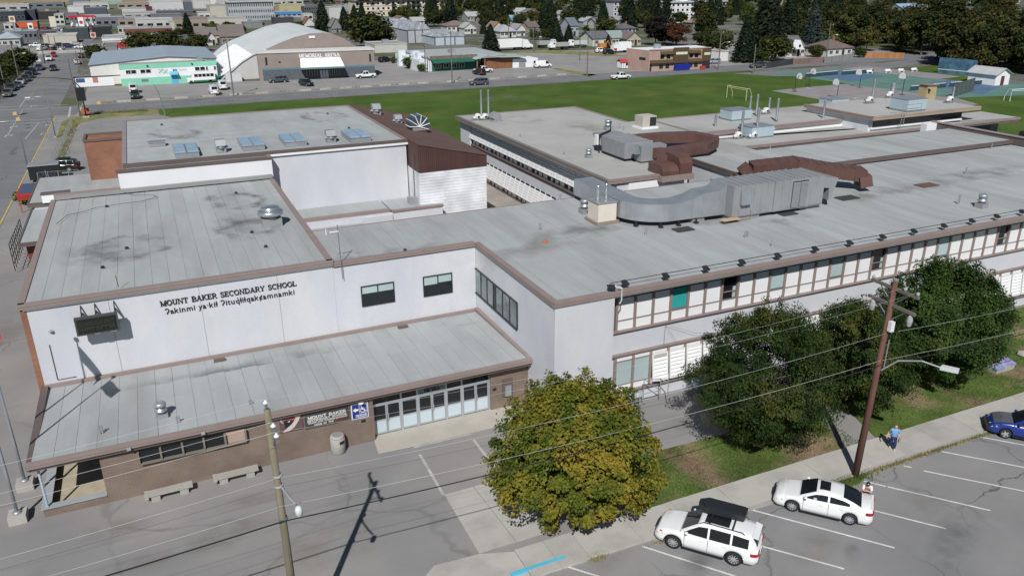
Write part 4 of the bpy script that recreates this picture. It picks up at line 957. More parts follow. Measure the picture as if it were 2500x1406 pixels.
# --- middle roof block
sp('wall', mb().box(49.1,57.4,-.1,86,65,8.53), stucco); roof_sheets(49.0,86.6,57.1,65.2,8.92,36,'x',roofm); edge_x(57.05,48.95,86.8,8.95,.34,m=fasciadk,capw=.15); edge_y(48.95,57.1,65.2,8.951,.42,m=fasciadk,capw=.15)
sp('parapet', mb().box(86.3,54.5,8.5,86.75,67.6,9.35), fasciadk); sp('parapet_cap', mb().box(86.2,54.4,9.351,86.85,67.7,9.43), mat('mauve_cap', (.30,.26,.26), .6)); sp('wall', mb().box(84.6,66.8,7.8,86.29,67.6,9.3), white)
# --- rear blocks
sp('wall', mb().box(59.4,77.6,-.1,92,87.8,8.05), white); roof_sheets(59.25,92,77.45,88.1,8.45,10,'y',roofgrey); edge_x(77.4,59.2,82,8.48,.42); edge_y(59.2,77.5,88.1,8.481,.3); edge_x(88.15,59.2,92,8.48,.3,1)
sp('wall', mb().add([(63.5,73.6,-.1),(104.5,73.6,-.1),(104.5,77.4,-.1),(63.5,77.4,-.1),(63.5,73.6,7.14),(104.5,73.6,7.14),(104.5,77.4,7.14),(63.5,77.4,7.14)],[(3,2,1,0),(4,5,6,7),(0,1,5,4),(1,2,6,5),(2,3,7,6),(3,0,4,7)]), fasciadk)
cA, cB, cC = (59.95,78.76), (62.03,72.32), (108.89,71.77)
sp('roof', mb().prism([cA, cB, cC, (cC[0],77.59), (cA[0],77.59)], 7.15, 7.55), roofgrey)
sp('fascia', mb().prism([cA, (cB[0]-.1,cB[1]-.12), (cC[0],cC[1]-.12), (cC[0],cC[1]+.2), (cB[0]+.15,cB[1]+.2), (cA[0]+.2,cA[1])], 7.30, 7.60), fasciam); sp('fascia', mb().prism([(cB[0]+.1,cB[1]), cC, (cC[0],cC[1]+.3), (cB[0]+.1,cB[1]+.3)], 6.9, 7.149), fasciadk)  # lower dark strip is shade under the roof edge, put in as colour
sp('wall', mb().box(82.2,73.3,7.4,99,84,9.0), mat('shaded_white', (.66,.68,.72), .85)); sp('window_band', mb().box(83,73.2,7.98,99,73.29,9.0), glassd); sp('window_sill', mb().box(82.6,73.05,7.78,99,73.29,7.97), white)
sp('roof', mb().box(81.9,72.4,9.002,101.4,84.2,9.42), roofgrey); edge_x(72.38,81.85,101.4,9.46,.42,m=mat('tan_fascia', (.36,.29,.235), .7)); edge_y(81.85,72.45,84.2,9.461,.45)
sp('wall', mb().box(86.9,58,-.1,110,69.5,4.6), fasciadk); sp('roof', mb().box(86.9,56,4.602,112,66,4.9), roofgrey); sp('window_sill', mb().box(88,71.2,5.0,104,71.5,5.2), white); sp('wall', mb().box(88,71.6,4.9,104.5,73.5,7.1), glassd)
# --- street side annex by the gymnasium
sp('wall', mb().box(-12.4,83.4,-.1,-2.7,95,3.1), mat('maroon_wall', (.16,.045,.04), .7)); sp('roof', mb().box(-12.85,82.6,3.102,-2.65,95.2,3.3), roofm); edge_x(82.55,-12.9,-2.65,3.34,.34,m=fasciadk,capw=.12); edge_y(-12.9,82.6,95.2,3.341,.34,m=fasciadk,capw=.12)
sp('wall', mb().box(-12.6,95.3,-.1,-2.7,107.5,3.7), stucco); sp('roof', mb().box(-13.1,95.3,3.702,-2.65,108,3.95), roofm); edge_x(95.22,-13.15,-2.65,3.98,.42,m=fasciadk,capw=.12); edge_y(-13.15,95.3,108,3.981,.4,m=fasciadk,capw=.12)
a, b = (-11.68,4.83), (-9.96,4.63); sp('roof_stack', mb().box(a[0],95.0,3.96,b[0]+1.0,95.9,a[1]), white); sp('stack_cap', mb().box(a[0]-.08,94.92,a[1]+.001,b[0]+1.0,96,a[1]+.10), fasciadk)
a, b = (-7.35,8.67), (-3.18,8.65); sp('wall', mb().box(a[0],104,-.1,-2.62,108.4,a[1]-.2), brickr)
f = mb(); f.box(a[0]-.1,103.9,a[1]-.19,-2.7,104.25,a[1]); f.box(a[0]-.1,108.1,a[1]-.19,-2.7,108.5,a[1]); f.box(a[0]-.1,104.26,a[1]-.192,a[0]+.2,108.09,a[1]-.002); sp('parapet', f, fasciadk)

# ================================================================ THINGS ON THE ROOFS
def skylight(x, y, z, label):
    r = thing('skylight', label, 'skylight', (x,y,z), 0, 'double skylights on the gymnasium roof')
    part(r, 'curb', mb().box(x-1.02,y-2.1,z,x+1.02,y+2.1,z+.42), galv)
    for i in (0,1):
        x0 = x-1.08+i*1.09; pan = mb().box(x0,y-2.15,z+.421,x0+1.07,y+2.15,z+.47); pl = part(r, 'lid', pan, galvd)
        for j in range(3): part(pl, 'dome', mb().extr([(x0+.08,y-2.05+j*1.38,z+.471),(x0+.99,y-2.05+j*1.38,z+.471),(x0+.99,y-.75+j*1.38,z+.471),(x0+.08,y-.75+j*1.38,z+.471)], (0,0,.10)), mat('skylight_plastic', (.30,.42,.54), .15, var=.15, scale=3, spec=.8))
for x, y, l in ((2.65,80.1,'twin blue grey skylight nearest the brick annex end of the gymnasium roof'),(8.6,80.7,'second twin skylight on the gymnasium roof from the brick annex end'),(12.6,80.9,'third twin skylight on the gymnasium roof, close behind the roof trim'),(18.8,80.2,'twin skylight at the brown roof end of the gymnasium row')): skylight(x,y,10.85,l)
def hood(x, y, z, label, w=1.0, h=1.15, group='sheet metal roof hoods'):
    r = thing('roof_hood', label, 'roof vent', (x,y,z), 0, group)
    part(r, 'curb', mb().box(x-w*.42,y-w*.42,z,x+w*.42,y+w*.42,z+h*.3), galvd); part(r, 'flare', mb().lathe([(w*.5,z+h*.302),(w*.72,z+h*.36),(w*.5,z+h*.55)], (x,y,0), 4), galv)
    part(r, 'hood', mb().extr([(x-w*.45,y-w*.5,z+h*.551),(x-w*.45,y+w*.5,z+h*.551),(x-w*.45,y+w*.5,z+h),(x-w*.45,y-w*.15,z+h)], (w*.9,0,0)), galvd); return r
hood(5.7,79.2,10.85,'sheet metal hood between the first two skylights on the gymnasium roof'); hood(16.1,79.5,10.85,'sheet metal hood between the last two skylights on the gymnasium roof'); hood(26.2,90.2,10.2,'small metal hood on the brown shingle roof beside the glass hood',.95,1.0); hood(25.2,95.8,10.45,'metal hood at the far end of the brown shingle roof',1.1,1.3)
a = (0.29,85.01); r = thing('roof_vent', 'low flat metal vent box at the brick annex end of the gymnasium roof', 'roof vent', (a[0],a[1],10.85)); part(r, 'box', mb().box(a[0]-.75,a[1]-.5,10.85,a[0]+.75,a[1]+.5,11.2), galvd); part(r, 'lid', mb().box(a[0]-.8,a[1]-.55,11.202,a[0]+.8,a[1]+.55,11.28), galv)
# glazed half drum on the brown roof
x, y, z = 27.0, 85.3, 9.9; r = thing('glazed_roof_hood', 'big many sided metal and glass hood on the brown shingle roof', 'roof vent', (x,y,z))
part(r, 'curb', mb().box(x-.85,y-.8,z-.2,x+.85,y+.8,z+.35), brown); fr = mb()
n = 6
P_ = [(x+math.cos(R(-30+i*36))*1.15, z+.95+math.sin(R(-30+i*36))*1.05) for i in range(n+1)]
for (ax,az),(bx,bz) in zip(P_, P_[1:]): part(r, 'glass_panel', mb().extr([(ax,y-.8,az),(bx,y-.8,bz),(bx,y+.8,bz),(ax,y+.8,az)], (0,0,.02)), glassb)
for ax, az in P_:
    for yy in (y-.82,y+.82): fr.tube((x,yy,z+.75),(ax,yy,az),.05,5)
    fr.tube((ax,y-.82,az),(ax,y+.82,az),.045,5)
part(r, 'frame', fr, white); part(r, 'end_panel', mb().extr([(x,y-.8,z+.75)]+[(ax,y-.8,az) for ax,az in P_], (0,.02,0)), glassb); part(r, 'drum', mb().box(x-.8,y-.75,z+.351,x+.8,y+.75,z+.8), galvd)
# mushroom fan
x, y, z = 7.25, 60.7, 8.61; r = thing('mushroom_fan', 'big shiny mushroom shaped fan on a curb on the hall roof', 'roof fan', (x,y,z))
part(r, 'curb', mb().box(x-.72,y-.6,z,x+.72,y+.6,z+.62), galvd); part(r, 'throat', mb().lathe([(.62,z+.621),(.62,z+.80)], (x,y,0), 20), galvd, True)
part(r, 'drum', mb().lathe([(.60,z+.801),(.92,z+.86),(1.0,z+1.0),(.96,z+1.16),(.75,z+1.24),(.70,z+1.25)], (x,y,0), 24), mat('bright_metal', (.72,.74,.77), .28, .85, var=.08), True); part(r, 'cap', mb().lathe([(.70,z+1.251),(.72,z+1.38),(.62,z+1.46),(.1,z+1.5)], (x,y,0), 24), MATS['bright_metal'], True)
def turbine(x, y, z, label, s=1.0, cat='roof vent', group='galvanised drum vents'):
    r = thing('drum_vent', label, cat, (x,y,z), 0, group)
    part(r, 'curb', mb().box(x-.34*s,y-.34*s,z,x+.34*s,y+.34*s,z+.34*s), galvd); part(r, 'body', mb().lathe([(.24*s,z+.341*s),(.24*s,z+.46*s),(.36*s,z+.50*s),(.36*s,z+.58*s),(.27*s,z+.62*s),(.27*s,z+.78*s)], (x,y,0), 16), galv, True)
    part(r, 'cap', mb().lathe([(.33*s,z+.781*s),(.33*s,z+.98*s),(.24*s,z+1.05*s),(.02,z+1.06*s)], (x,y,0), 16), galv, True)
turbine(-1.95,43.6,3.28,'squat drum vent on a curb on the entrance roof above the benches',.95)
a = (30.65,53.85); turbine(a[0],a[1],8.44,'drum vent beside the cream chimney box on the front wing roof',1.1)
a = (60.62,41.48); turbine(a[0],a[1],8.44,'lone drum vent near the floodlight row on the front wing roof',1.05)
a = (41.04,71.58); turbine(a[0],a[1],8.46,'drum vent on the rear wing roof towards its front edge',.9)
a = (50.81,84.12); turbine(a[0],a[1],8.46,'drum vent on the rear wing roof near the small square units',1.2)
def pipes(px, py, z, label, n=2, h=.55, r_=.045, m=galv, name='vent_pipe', gap=.13):
    r = thing(name, label, 'vent pipe', (px,py,z), 0, 'small roof vent pipes')
    for i in range(n): xx = px+(i-(n-1)/2)*gap; part(r, 'pipe', mb().lathe([(r_*1.5,z),(r_,z+.06),(r_,z+h),(r_*.8,z+h)], (xx,py,0), 8), m)
    return r
for (px, py), z, l, n, h in (((-5.00,42.98),3.3,'short pipe on the entrance roof by its shadowed corner',2,.6),((-1.16,42.41),3.3,'short pipe behind the drum vent on the entrance roof',2,.5),((2.76,42.86),3.3,'short pipe on the entrance roof behind the bare wooden pole',2,.35),
    ((25.34,51.16),8.44,'paired pipe on the front wing roof near the orange drain',2,.55),((30.62,57.97),8.44,'paired pipe on the front wing roof near its back edge',2,.55),((31.89,46.85),8.44,'paired pipe on the front wing roof before the curved duct',2,.6),((38.20,43.33),8.44,'forked pipe on the front wing roof before the grey air unit',3,.45),
    ((38.46,40.94),8.44,'stubby grey pipe on the front wing roof behind the floodlights',1,.4),((59.84,42.95),8.44,'tall twin pipe on the front wing roof beside the lone drum vent',2,.75),((69.84,50.01),8.44,'twin pipe on the front wing roof at the stained band',2,.6),((82.29,56.59),8.44,'hooked pipe on the front wing roof near the brown parapet',1,.6),
    ((59.44,65.24),8.93,'white pipe on the middle roof under the stack block',1,.5),((39.10,84.32),8.46,'slim pipe on the rear wing roof by the shaded windows',2,.45),((39.11,73.40),8.46,'slim pipe on the rear wing roof near the drum vent',2,.4),((52.35,83.98),8.46,'grey cowl pipe on the rear wing roof',2,.7),((52.23,82.83),8.46,'square cowl pipe beside the grey cowl pipe',2,.6)):
    pipes(px, py, z, l, n, h)
def drain(px, py, z, label, m=black, s=1.0):
    r = thing('roof_drain', label, 'roof drain', (px,py,z), 0, 'roof drain cages'); part(r, 'plate', mb().lathe([(.24*s,z-.01),(.24*s,z+.008)], (px,py,0), 12), roofm); part(r, 'cage', mb().lathe([(.13*s,z+.013),(.14*s,z+.06),(.10*s,z+.16),(.03,z+.18)], (px,py,0), 8), m)
for (px,py), z, l in (((-2.84,59.12),8.62,'black drain cage in the sooty patch on the hall roof'),((-4.29,55.50),8.62,'black drain cage near the front trim of the hall roof'),((5.86,71.55),8.62,'drain cage near the back of the hall roof'),((6.02,55.34),8.62,'drain cage in front of the mushroom fan'),((5.59,59.20),8.62,'drain cage beside the stain near the mushroom fan'),((-4.32,71.62),8.62,'drain cage by the looping cable on the hall roof'),
    ((14.77,50.92),8.44,'drain cage on the link roof at its trim'),((1.14,97.05),10.86,'drain cage near the middle back of the gymnasium roof'),((19.42,96.36),10.86,'drain cage near the field end of the gymnasium roof'),((19.46,85.90),10.86,'drain cage towards the brown roof on the gymnasium')): drain(px, py, z, l)
a = (24.43,48.46); drain(a[0],a[1],8.44,'rusty orange drain cage on the front wing roof',mat('rust', (.42,.13,.06), .8),1.5)
for (px,py), w, l, l2 in (((35.13,46.76),1.5,.9,'dark rubber mat on the roof before the curved duct'),((45.09,46.62),1.5,.7,'dark rubber mat on the roof before the grey air unit'),((52.97,48.21),1.9,1.1,'dark wet mat on the roof at the end of the grey air unit'),((62.67,48.40),2.0,1.1,'rust brown sump mat in the stained band of the roof')):
    solo('roof_mat', mb().prism([(px-w/2,py-l/2),(px+w/2,py-l/2),(px+w/2,py+l/2),(px-w/2,py+l/2)],8.508,8.445), mat('mat_rubber', (.05,.048,.05), .9) if 'rust' not in l2 else mat('rust_mat', (.13,.085,.065), .9), l2, 'mat', 'mats on the front wing roof', base=(px,py,8.508))
# soot and pond stains in the membrane, soft edged thin films
def stainmat(name, col, strength, sc):
    m = bpy.data.materials.new(name); m.use_nodes = True; MATS[name] = m; t = m.node_tree; N = t.nodes; L = t.links; b = N['Principled BSDF']; b.inputs['Base Color'].default_value = (*col,1); b.inputs['Roughness'].default_value = .95
    tc = N.new('ShaderNodeTexCoord'); ln = N.new('ShaderNodeVectorMath'); ln.operation = 'LENGTH'; L.new(tc.outputs['Object'], ln.inputs[0])
    n = N.new('ShaderNodeTexNoise'); n.inputs['Scale'].default_value = sc; n.inputs['Detail'].default_value = 4; n.inputs['Roughness'].default_value = .55; L.new(N.new('ShaderNodeNewGeometry').outputs['Position'], n.inputs['Vector'])
    r = N.new('ShaderNodeMapRange'); r.inputs[1].default_value = 1.0; r.inputs[2].default_value = .25; L.new(ln.outputs['Value'], r.inputs[0])
    r2 = N.new('ShaderNodeMapRange'); r2.inputs[1].default_value = .42; r2.inputs[2].default_value = .78; r2.inputs[4].default_value = strength; L.new(n.outputs['Fac'], r2.inputs[0])
    mu = N.new('ShaderNodeMath'); mu.operation = 'MULTIPLY'; L.new(r.outputs[0], mu.inputs[0]); L.new(r2.outputs[0], mu.inputs[1])
    tr = N.new('ShaderNodeBsdfTransparent'); ms = N.new('ShaderNodeMixShader'); L.new(mu.outputs[0], ms.inputs[0]); L.new(tr.outputs[0], ms.inputs[1]); L.new(b.outputs[0], ms.inputs[2]); L.new(ms.outputs[0], N['Material Output'].inputs['Surface']); return m
soot = stainmat('soot_stain', (.15,.155,.15), .62, .55); dirt = stainmat('dirt_stain', (.25,.235,.205), .6, .35); pale_s = stainmat('pale_stain', (.45,.455,.45), .6, .5)
def ringmat(name, col, strength):
    m = stainmat(name, col, strength, .6); t = m.node_tree; N = t.nodes; L = t.links; mr = [n for n in N if n.type == 'MAP_RANGE' and abs(n.inputs[1].default_value-1.0) < 1e-6][0]
    pp = N.new('ShaderNodeMath'); pp.operation = 'PINGPONG'; pp.inputs[1].default_value = .42; src = mr.inputs[0].links[0].from_socket
    w = N.new('ShaderNodeTexNoise'); w.inputs['Scale'].default_value = .45; w.inputs['Detail'].default_value = 3; L.new([n for n in N if n.type == 'NEW_GEOMETRY'][0].outputs['Position'], w.inputs['Vector'])
    ad = N.new('ShaderNodeMath'); ad.operation = 'MULTIPLY_ADD'; ad.inputs[1].default_value = .55; L.new(w.outputs['Fac'], ad.inputs[0]); L.new(src, ad.inputs[2]); 
    r = N.new('ShaderNodeMapRange'); r.inputs[1].default_value = .62; r.inputs[2].default_value = .86; L.new(ad.outputs[0], r.inputs[0]); r3 = N.new('ShaderNodeMapRange'); r3.inputs[1].default_value = 1.08; r3.inputs[2].default_value = .90; L.new(ad.outputs[0], r3.inputs[0]); mu = N.new('ShaderNodeMath'); mu.operation = 'MULTIPLY'; L.new(r.outputs[0], mu.inputs[0]); L.new(r3.outputs[0], mu.inputs[1])
    k = [n for n in N if n.type == 'MATH' and n.operation == 'MULTIPLY' and n.outputs[0].links and n.outputs[0].links[0].to_node.type == 'MIX_SHADER'][0]; L.new(mu.outputs[0], k.inputs[0]); return m
pond = ringmat('pond_ring', (.155,.155,.145), .75)
def film(p, z, rx, ry, m, rz=0):
    q = mb(); n = 24; q.add([(math.cos(2*math.pi*i/n), math.sin(2*math.pi*i/n), 0) for i in range(n)], [tuple(range(n))]); o = link('stain', q.mesh('stain', m), SCH); o.location = (p[0]-ORG[SCH.name].x, p[1]-ORG[SCH.name].y, z); o.scale = (rx,ry,1); o.rotation_euler = (0,0,rz)
for i, (p, z, rx, ry, m, a_) in enumerate((((-2.84,59.41),8.62,4.2,4.2,pond,.2),((-4.38,58.69),8.62,3.0,3.6,soot,.2),((5.71,69.09),8.62,3.0,4.6,pond,.5),((5.29,60.34),8.62,3.2,3.6,pond,0),((5.21,62.12),8.62,2.4,3.2,soot,0),((2.34,91.40),10.84,3.4,5.0,pond,.3),((18.62,94.88),10.84,3.4,5.5,pond,0),((12.31,51.40),8.44,3.6,1.0,soot,0),((16.90,50.90),8.44,4.0,1.1,dirt,0),((24.49,48.64),8.44,9.0,2.4,dirt,.28),((29.68,50.02),8.44,7.0,1.6,soot,.05),((37.03,47.72),8.44,6.0,2.2,dirt,0),((44.02,45.62),8.44,3.0,1.6,soot,0),((57.04,48.38),8.44,8.0,2.0,dirt,0),((71.15,49.20),8.44,11.0,1.8,soot,0),((63.66,47.60),8.44,12.0,1.6,dirt,0),((45.03,68.58),8.47,4.5,2.2,mat_d if False else dirt,.4),((49.66,86.53),8.47,4.0,6.0,dirt,0),((45.63,95.82),8.47,3.5,5.0,dirt,0),((18.32,48.57),3.185,2.6,2.2,pale_s,.4),((3.09,47.99),3.19,9.0,1.4,soot,0))): film(p, z+.008+.0013*i, rx, ry, m, a_)
# cream chimney box
x, y, z = 30.75, 51.3, 8.44; r = thing('chimney_box', 'cream chimney box with two shiny flue pipes beside the curved duct', 'chimney', (x,y,z))
part(r, 'base', mb().box(x-.98,y-.98,z,x+.98,y+.98,z+.22), fasciam); part(r, 'box', mb().box(x-.8,y-.8,z+.221,x+.8,y+.8,z+1.62), cream); part(r, 'lid', mb().box(x-.86,y-.86,z+1.621,x+.86,y+.86,z+1.72), galvd)
for xx, hh in ((-.35,1.0),(.38,1.05)): part(r, 'flue', mb().lathe([(.22,z+1.721),(.12,z+1.85),(.12,z+1.72+hh),(.15,z+1.74+hh),(.15,z+1.86+hh)], (x+xx,y+.1,0), 12), MATS['bright_metal'], True)
# the curved duct
def sweep(path, w, hts, z0s):
    """rectangular duct along a plan path; hts: heights, z0s: undersides"""
    m = mb(); n = len(path)
    for i, p in enumerate(path):
        d = (Vector(path[min(i+1,n-1)])-Vector(path[max(i-1,0)])).normalized(); nx, ny = -d.y*w/2, d.x*w/2
        m.v += [(p[0]-nx,p[1]-ny,z0s[i]),(p[0]+nx,p[1]+ny,z0s[i]),(p[0]+nx,p[1]+ny,z0s[i]+hts[i]),(p[0]-nx,p[1]-ny,z0s[i]+hts[i])]
    for i in range(n-1):
        for k in range(4): m.f.append((i*4+k,i*4+(k+1)%4,(i+1)*4+(k+1)%4,(i+1)*4+k))
    m.f.append((0,1,2,3)[::-1]); m.f.append(tuple(4*(n-1)+k for k in range(4))); return m
cpath = [(32.75,57.9),(32.6,53.0),(32.55,51.4)]+[(35.05+2.5*math.cos(R(180+a)), 51.2+2.5*math.sin(R(180+a))) for a in range(8,91,8)]+[(35.6,48.68),(36.6,48.65),(37.6,48.6),(39.0,48.5),(39.6,48.5)]
n = len(cpath); ht = [1.35]*(n-4)+[1.5,1.85,1.95,2.45]; z0 = [8.85]*n
DU = thing('curved_duct', 'long bare galvanised air duct bending round onto the grey air unit', 'air duct', (34,49,8.44)); sh_ = part(DU, 'casing', sweep(cpath,1.75,ht,z0), galv)
for i in (1,2,5,9,n-4,n-3,n-2):
    p = cpath[i]; d = (Vector(cpath[min(i+1,n-1)])-Vector(cpath[i-1])).normalized(); q = [(p[0]-d.x*.03,p[1]-d.y*.03),(p[0]+d.x*.03,p[1]+d.y*.03)]
    part(DU, 'seam', sweep(q,1.80,[ht[i]+.03]*2,[8.835]*2), galv)
for p in ((31.8,50.6),(32.4,49.0),(33.9,47.9),(35.4,47.75),(37.0,47.7)): part(DU, 'leg', mb().box(p[0]-.04,p[1]-.04,8.44,p[0]+.04,p[1]+.04,8.86).box(p[0]-.15,p[1]-.15,8.44,p[0]+.15,p[1]+.15,8.57), dark)
part(DU, 'support', mb().box(36.8,47.9,8.44,37.9,49.4,8.848), galvd)
# big grey air unit
AU = thing('air_handling_unit', 'long grey sheet metal air handling unit with louvres on the front wing roof', 'air unit', (44,46.9,8.44)); z = 8.75
x0 = 39.62; y0, y1 = 46.85, 49.75
part(AU, 'base', mb().box(x0+.1,y0+.15,8.44,42.5,y1-.1,z-.001).box(46.8,y0+.4,8.44,48.9,y1-.1,z-.001), galvd)
for i, (xa, xb, dy, zt_, n_) in enumerate(((39.62,43.6,0,11.15,6),(43.602,47.2,-.06,11.17,5),(47.202,48.8,.05,11.13,2))):
    c = part(AU, 'casing', mb().box(xa,y0+dy,z,xb,y1,zt_), galvd)
    for k in range(n_): w = (xb-xa)/n_; part(c, 'panel', mb().box(xa+w*k+.02,y0+dy-.025,z+.06,xa+w*(k+1)-.02,y0+dy-.001,zt_-.08), galvd)
    for k in range(n_+1): w = (xb-xa)/n_; part(c, 'roof_rib', mb().box(min(xa+w*k,xb-.04),y0+dy-.05,zt_+.001,min(xa+w*k,xb-.04)+.04,y1+.03,zt_+.07), galvd)
lv = part(AU, 'louvre_frame', mb().box(45.35,y0-.105,z+.15,46.95,y0-.09,z+2.25), dark)
for k in range(22):
    for xa in (45.38,46.18): part(lv, 'louvre', mb().extr([(xa,y0-.11,z+.2+.092*k),(xa+.74,y0-.11,z+.2+.092*k),(xa+.74,y0-.17,z+.15+.092*k),(xa,y0-.17,z+.15+.092*k)], (0,.006,.03)), galvd)
for xa, za, zb_ in ((40.3,.7,2.1),): part(AU, 'hood', mb().extr([(xa,y0-.03,z+2.3),(xa,y0-.36,z+1.0),(xa,y0-.03,z+.95)], (.85,0,0)), galv)
part(AU, 'door', mb().box(42.4,y0-.05,z+.1,43.3,y0-.03,z+1.5), galvd); part(AU, 'door', mb().box(47.4,y0+.0,z+.1,48.6,y0+.02,z+1.45), galvd)
hd = part(AU, 'intake_hood', mb().extr([(48.81,y0+.1,10.95),(50.3,y0+.1,10.75),(49.75,y0+.1,9.0),(49.5,y0+.1,9.0),(49.45,y0+.1,10.0),(48.81,y0+.1,10.1)], (0,2.2,0)), galvd); part(AU, 'intake', mb().box(48.81,y0+.2,9.0,48.86,y1-.3,10.05), black)
part(AU, 'gas_pipe', mb().path([(39.7,y0-.25,8.72),(41.4,y0-.25,8.72),(41.4,y0-.1,9.2)],.035,6), mat('rust_pipe', (.32,.2,.13), .7)); part(AU, 'tray', mb().box(38.6,y0-.45,8.70,40.2,y0+.1,8.76), mat('tan_tray', (.5,.36,.24), .8))
# brown duct arching behind it
def boxduct(name, label, segs, w, h, axisw, loc, m=ductbrown, cat='air duct'):
    """rib jointed brown duct along a 3D path; axisw: width direction"""
    r = thing(name, label, cat, loc); aw = Vector(axisw)*w/2
    for a, b in zip(segs, segs[1:]):
        a, b = Vector(a), Vector(b); d = (b-a); L_ = d.length; d.normalize(); up = d.cross(aw).normalized()*h/2
        if up.z < 0: up = -up
        k = max(1, int(L_/.8))
        for i in range(k):
            p, q = a+d*L_*i/k, a+d*(L_*(i+1)/k-.02); part(r, 'duct_section', mb().extr([p-aw-up,p+aw-up,p+aw+up,p-aw+up], q-p), m)
            part(r, 'joint_rib', mb().extr([q-aw*1.04-up*1.05,q+aw*1.04-up*1.05,q+aw*1.04+up*1.05,q-aw*1.04+up*1.05], d*.05), m)
    return r
boxduct('brown_duct', 'dark brown ribbed duct arching over behind the long grey air unit', [(46.4,54.2,8.9),(46.45,54.1,9.8),(47.2,53.9,10.35),(51.2,52.9,10.6),(54.2,51.6,10.0),(56.1,49.8,9.85),(56.2,49.6,9.0)], 1.5, 1.05, (.35,.9,.1), (50,52.9,8.44))
# --- rear wing unit and brown ducts
z = 8.75; RU = thing('air_handling_unit', 'grey sheet metal air unit with hooded ends on the rear wing roof', 'air unit', (45.4,71,8.46))
part(RU, 'base', mb().box(43.4,68.4,8.46,46.4,72.6,z-.001), dark); c = part(RU, 'casing', mb().box(43.3,68.2,z,46.6,72.8,10.3), galvd)
for k in range(5): part(c, 'roof_rib', mb().box(43.25,68.3+k*1.08,10.301,46.65,68.36+k*1.08,10.36), galvd)
for k in range(4): part(c, 'panel', mb().box(43.27,68.3+k*1.13,z+.05,43.299,69.35+k*1.13,10.2), galvd)
part(RU, 'end_casing', mb().box(44.4,66.9,z-.15,47.4,68.19,10.15), galvd); part(RU, 'hood', mb().extr([(44.1,67.0,10.2),(43.75,67.0,9.4),(44.39,67.0,9.4)], (0,.7,0)), galv)
part(RU, 'intake_hood', mb().extr([(43.5,72.81,10.25),(43.5,75.2,10.25),(43.5,74.3,9.0),(43.5,72.81,9.3)], (2.9,0,0)), galvd); part(RU, 'pipe', mb().path([(43.1,73.0,8.6),(43.1,73.0,10.4),(45.4,74.6,10.45),(45.4,74.6,11.4)],.10,8), dark); part(RU, 'control_box', mb().box(43.0,73.3,9.3,43.4,73.9,10.3), white)
boxduct('brown_duct', 'dark brown ribbed duct looping along the rear wing roof from the grey unit', [(46.9,72.6,9.6),(50.6,72.4,9.6),(54.2,71.4,9.55),(55.2,68.6,9.45),(52.6,66.9,9.4),(47.4,66.7,9.3)], 1.7, .95, (0,0,0) if False else (.55,.83,0), (51,71,8.46))
BD = boxduct('brown_duct', 'dark brown double elbow duct dropping over the rear wing roof edge', [(46.3,67.2,9.4),(46.6,65.6,9.4),(45.2,63.6,9.4)], 1.9, 1.0, (.75,-.66,0), (47,64,8.46))
for xa, w, zt_ in ((43.3,1.8,9.45),(45.2,1.4,10.1)):
    q = [(xa,63.9,zt_),(xa,62.3,zt_),(xa,61.7,zt_-.18),(xa,61.35,zt_-.6),(xa,61.35,8.45),(xa,63.9,8.45)]
    part(BD, 'elbow', mb().extr(q, (w,0,0)), ductbrown)
part(BD, 'curb', mb().box(43.1,61.2,7.9,46.8,61.93,8.44), fasciam)
r = thing('condenser_unit', 'beige condenser unit with a side grille on the rear wing roof', 'air unit', (56.9,83.5,8.46)); a = (55.80,83.53); x, y = a
r.location = (x,y,8.46); ORG[r.name] = Vector((x,y,8.46)); part(r, 'base', mb().box(x-1.2,y-1.1,8.46,x+1.2,y+1.1,8.68), white); part(r, 'casing', mb().box(x-1.0,y-.9,8.681,x+1.0,y+.9,10.0), mat('beige_casing', (.46,.43,.39), .6)); part(r, 'grille', mb().box(x+.05,y-.93,8.8,x+.95,y-.901,9.85), dark)
# --- stacks with fan boxes
def stack(p, z, ztop, label, rad=.16, box=True, group='tall exhaust stacks on the rear roofs'):
    x, y = p; r = thing('exhaust_stack', label, 'exhaust stack', (x,y,z), 0, group)
    part(r, 'stack', mb().lathe([(rad*1.25,z),(rad*1.25,z+.3),(rad,z+.32),(rad,ztop-.25),(rad*.8,ztop)], (x,y,0), 12), mat('stack_grey', (.20,.22,.24), .55, .2, var=.08), True)
    if box:
        part(r, 'fan_box', mb().lathe([(.15,-.35),(.42,-.3),(.42,.3),(.15,.35)], (x-.55,y-.1,z+.48), 12, 'y'), mat('off_white_fan', (.62,.62,.61), .5), True); part(r, 'motor', mb().lathe([(.2,0),(.2,.5)], (x-1.2,y-.1,z+.35), 10, 'x'), MATS['off_white_fan'], True); part(r, 'stand', mb().box(x-1.4,y-.4,z,x+.3,y+.3,z+.08), galvd)
    return r
for p, z, zt_, l, bx in (((64.06,80.40),7.55,10.0,'short stack with a hooped duct at the tapered roof corner',True),((65.11,76.65),7.55,10.95,'stack over white fan boxes at the tapered roof front',True),((66.92,76.06),7.55,11.2,'stack in front of the pale blue casing on the tapered roof',True),
   ((72.65,84.35),8.46,11.15,'slim stack beside the goal posts on the rear block',False),((73.91,84.46),8.46,11.3,'slim stack second from the goal posts on the rear block',False),((76.50,85.04),8.46,10.6,'stack on a cluster of white fans on the rear block',True),((73.27,79.86),8.46,11.4,'stack near the front trim of the rear block',False),
   ((80.43,79.12),7.55,10.9,'stack standing against the white side of the raised block',True),((91.19,81.31),9.46,12.6,'tall slim stack on the raised block',True),((101.22,76.76),9.46,11.5,'stack with white fan at the field end of the raised block',True)): stack(p, z, zt_, l, .15, bx)
stack((97.69,83.72), 9.46, 11.5, 'thick stack with a cone foot on the raised block', .34, True)
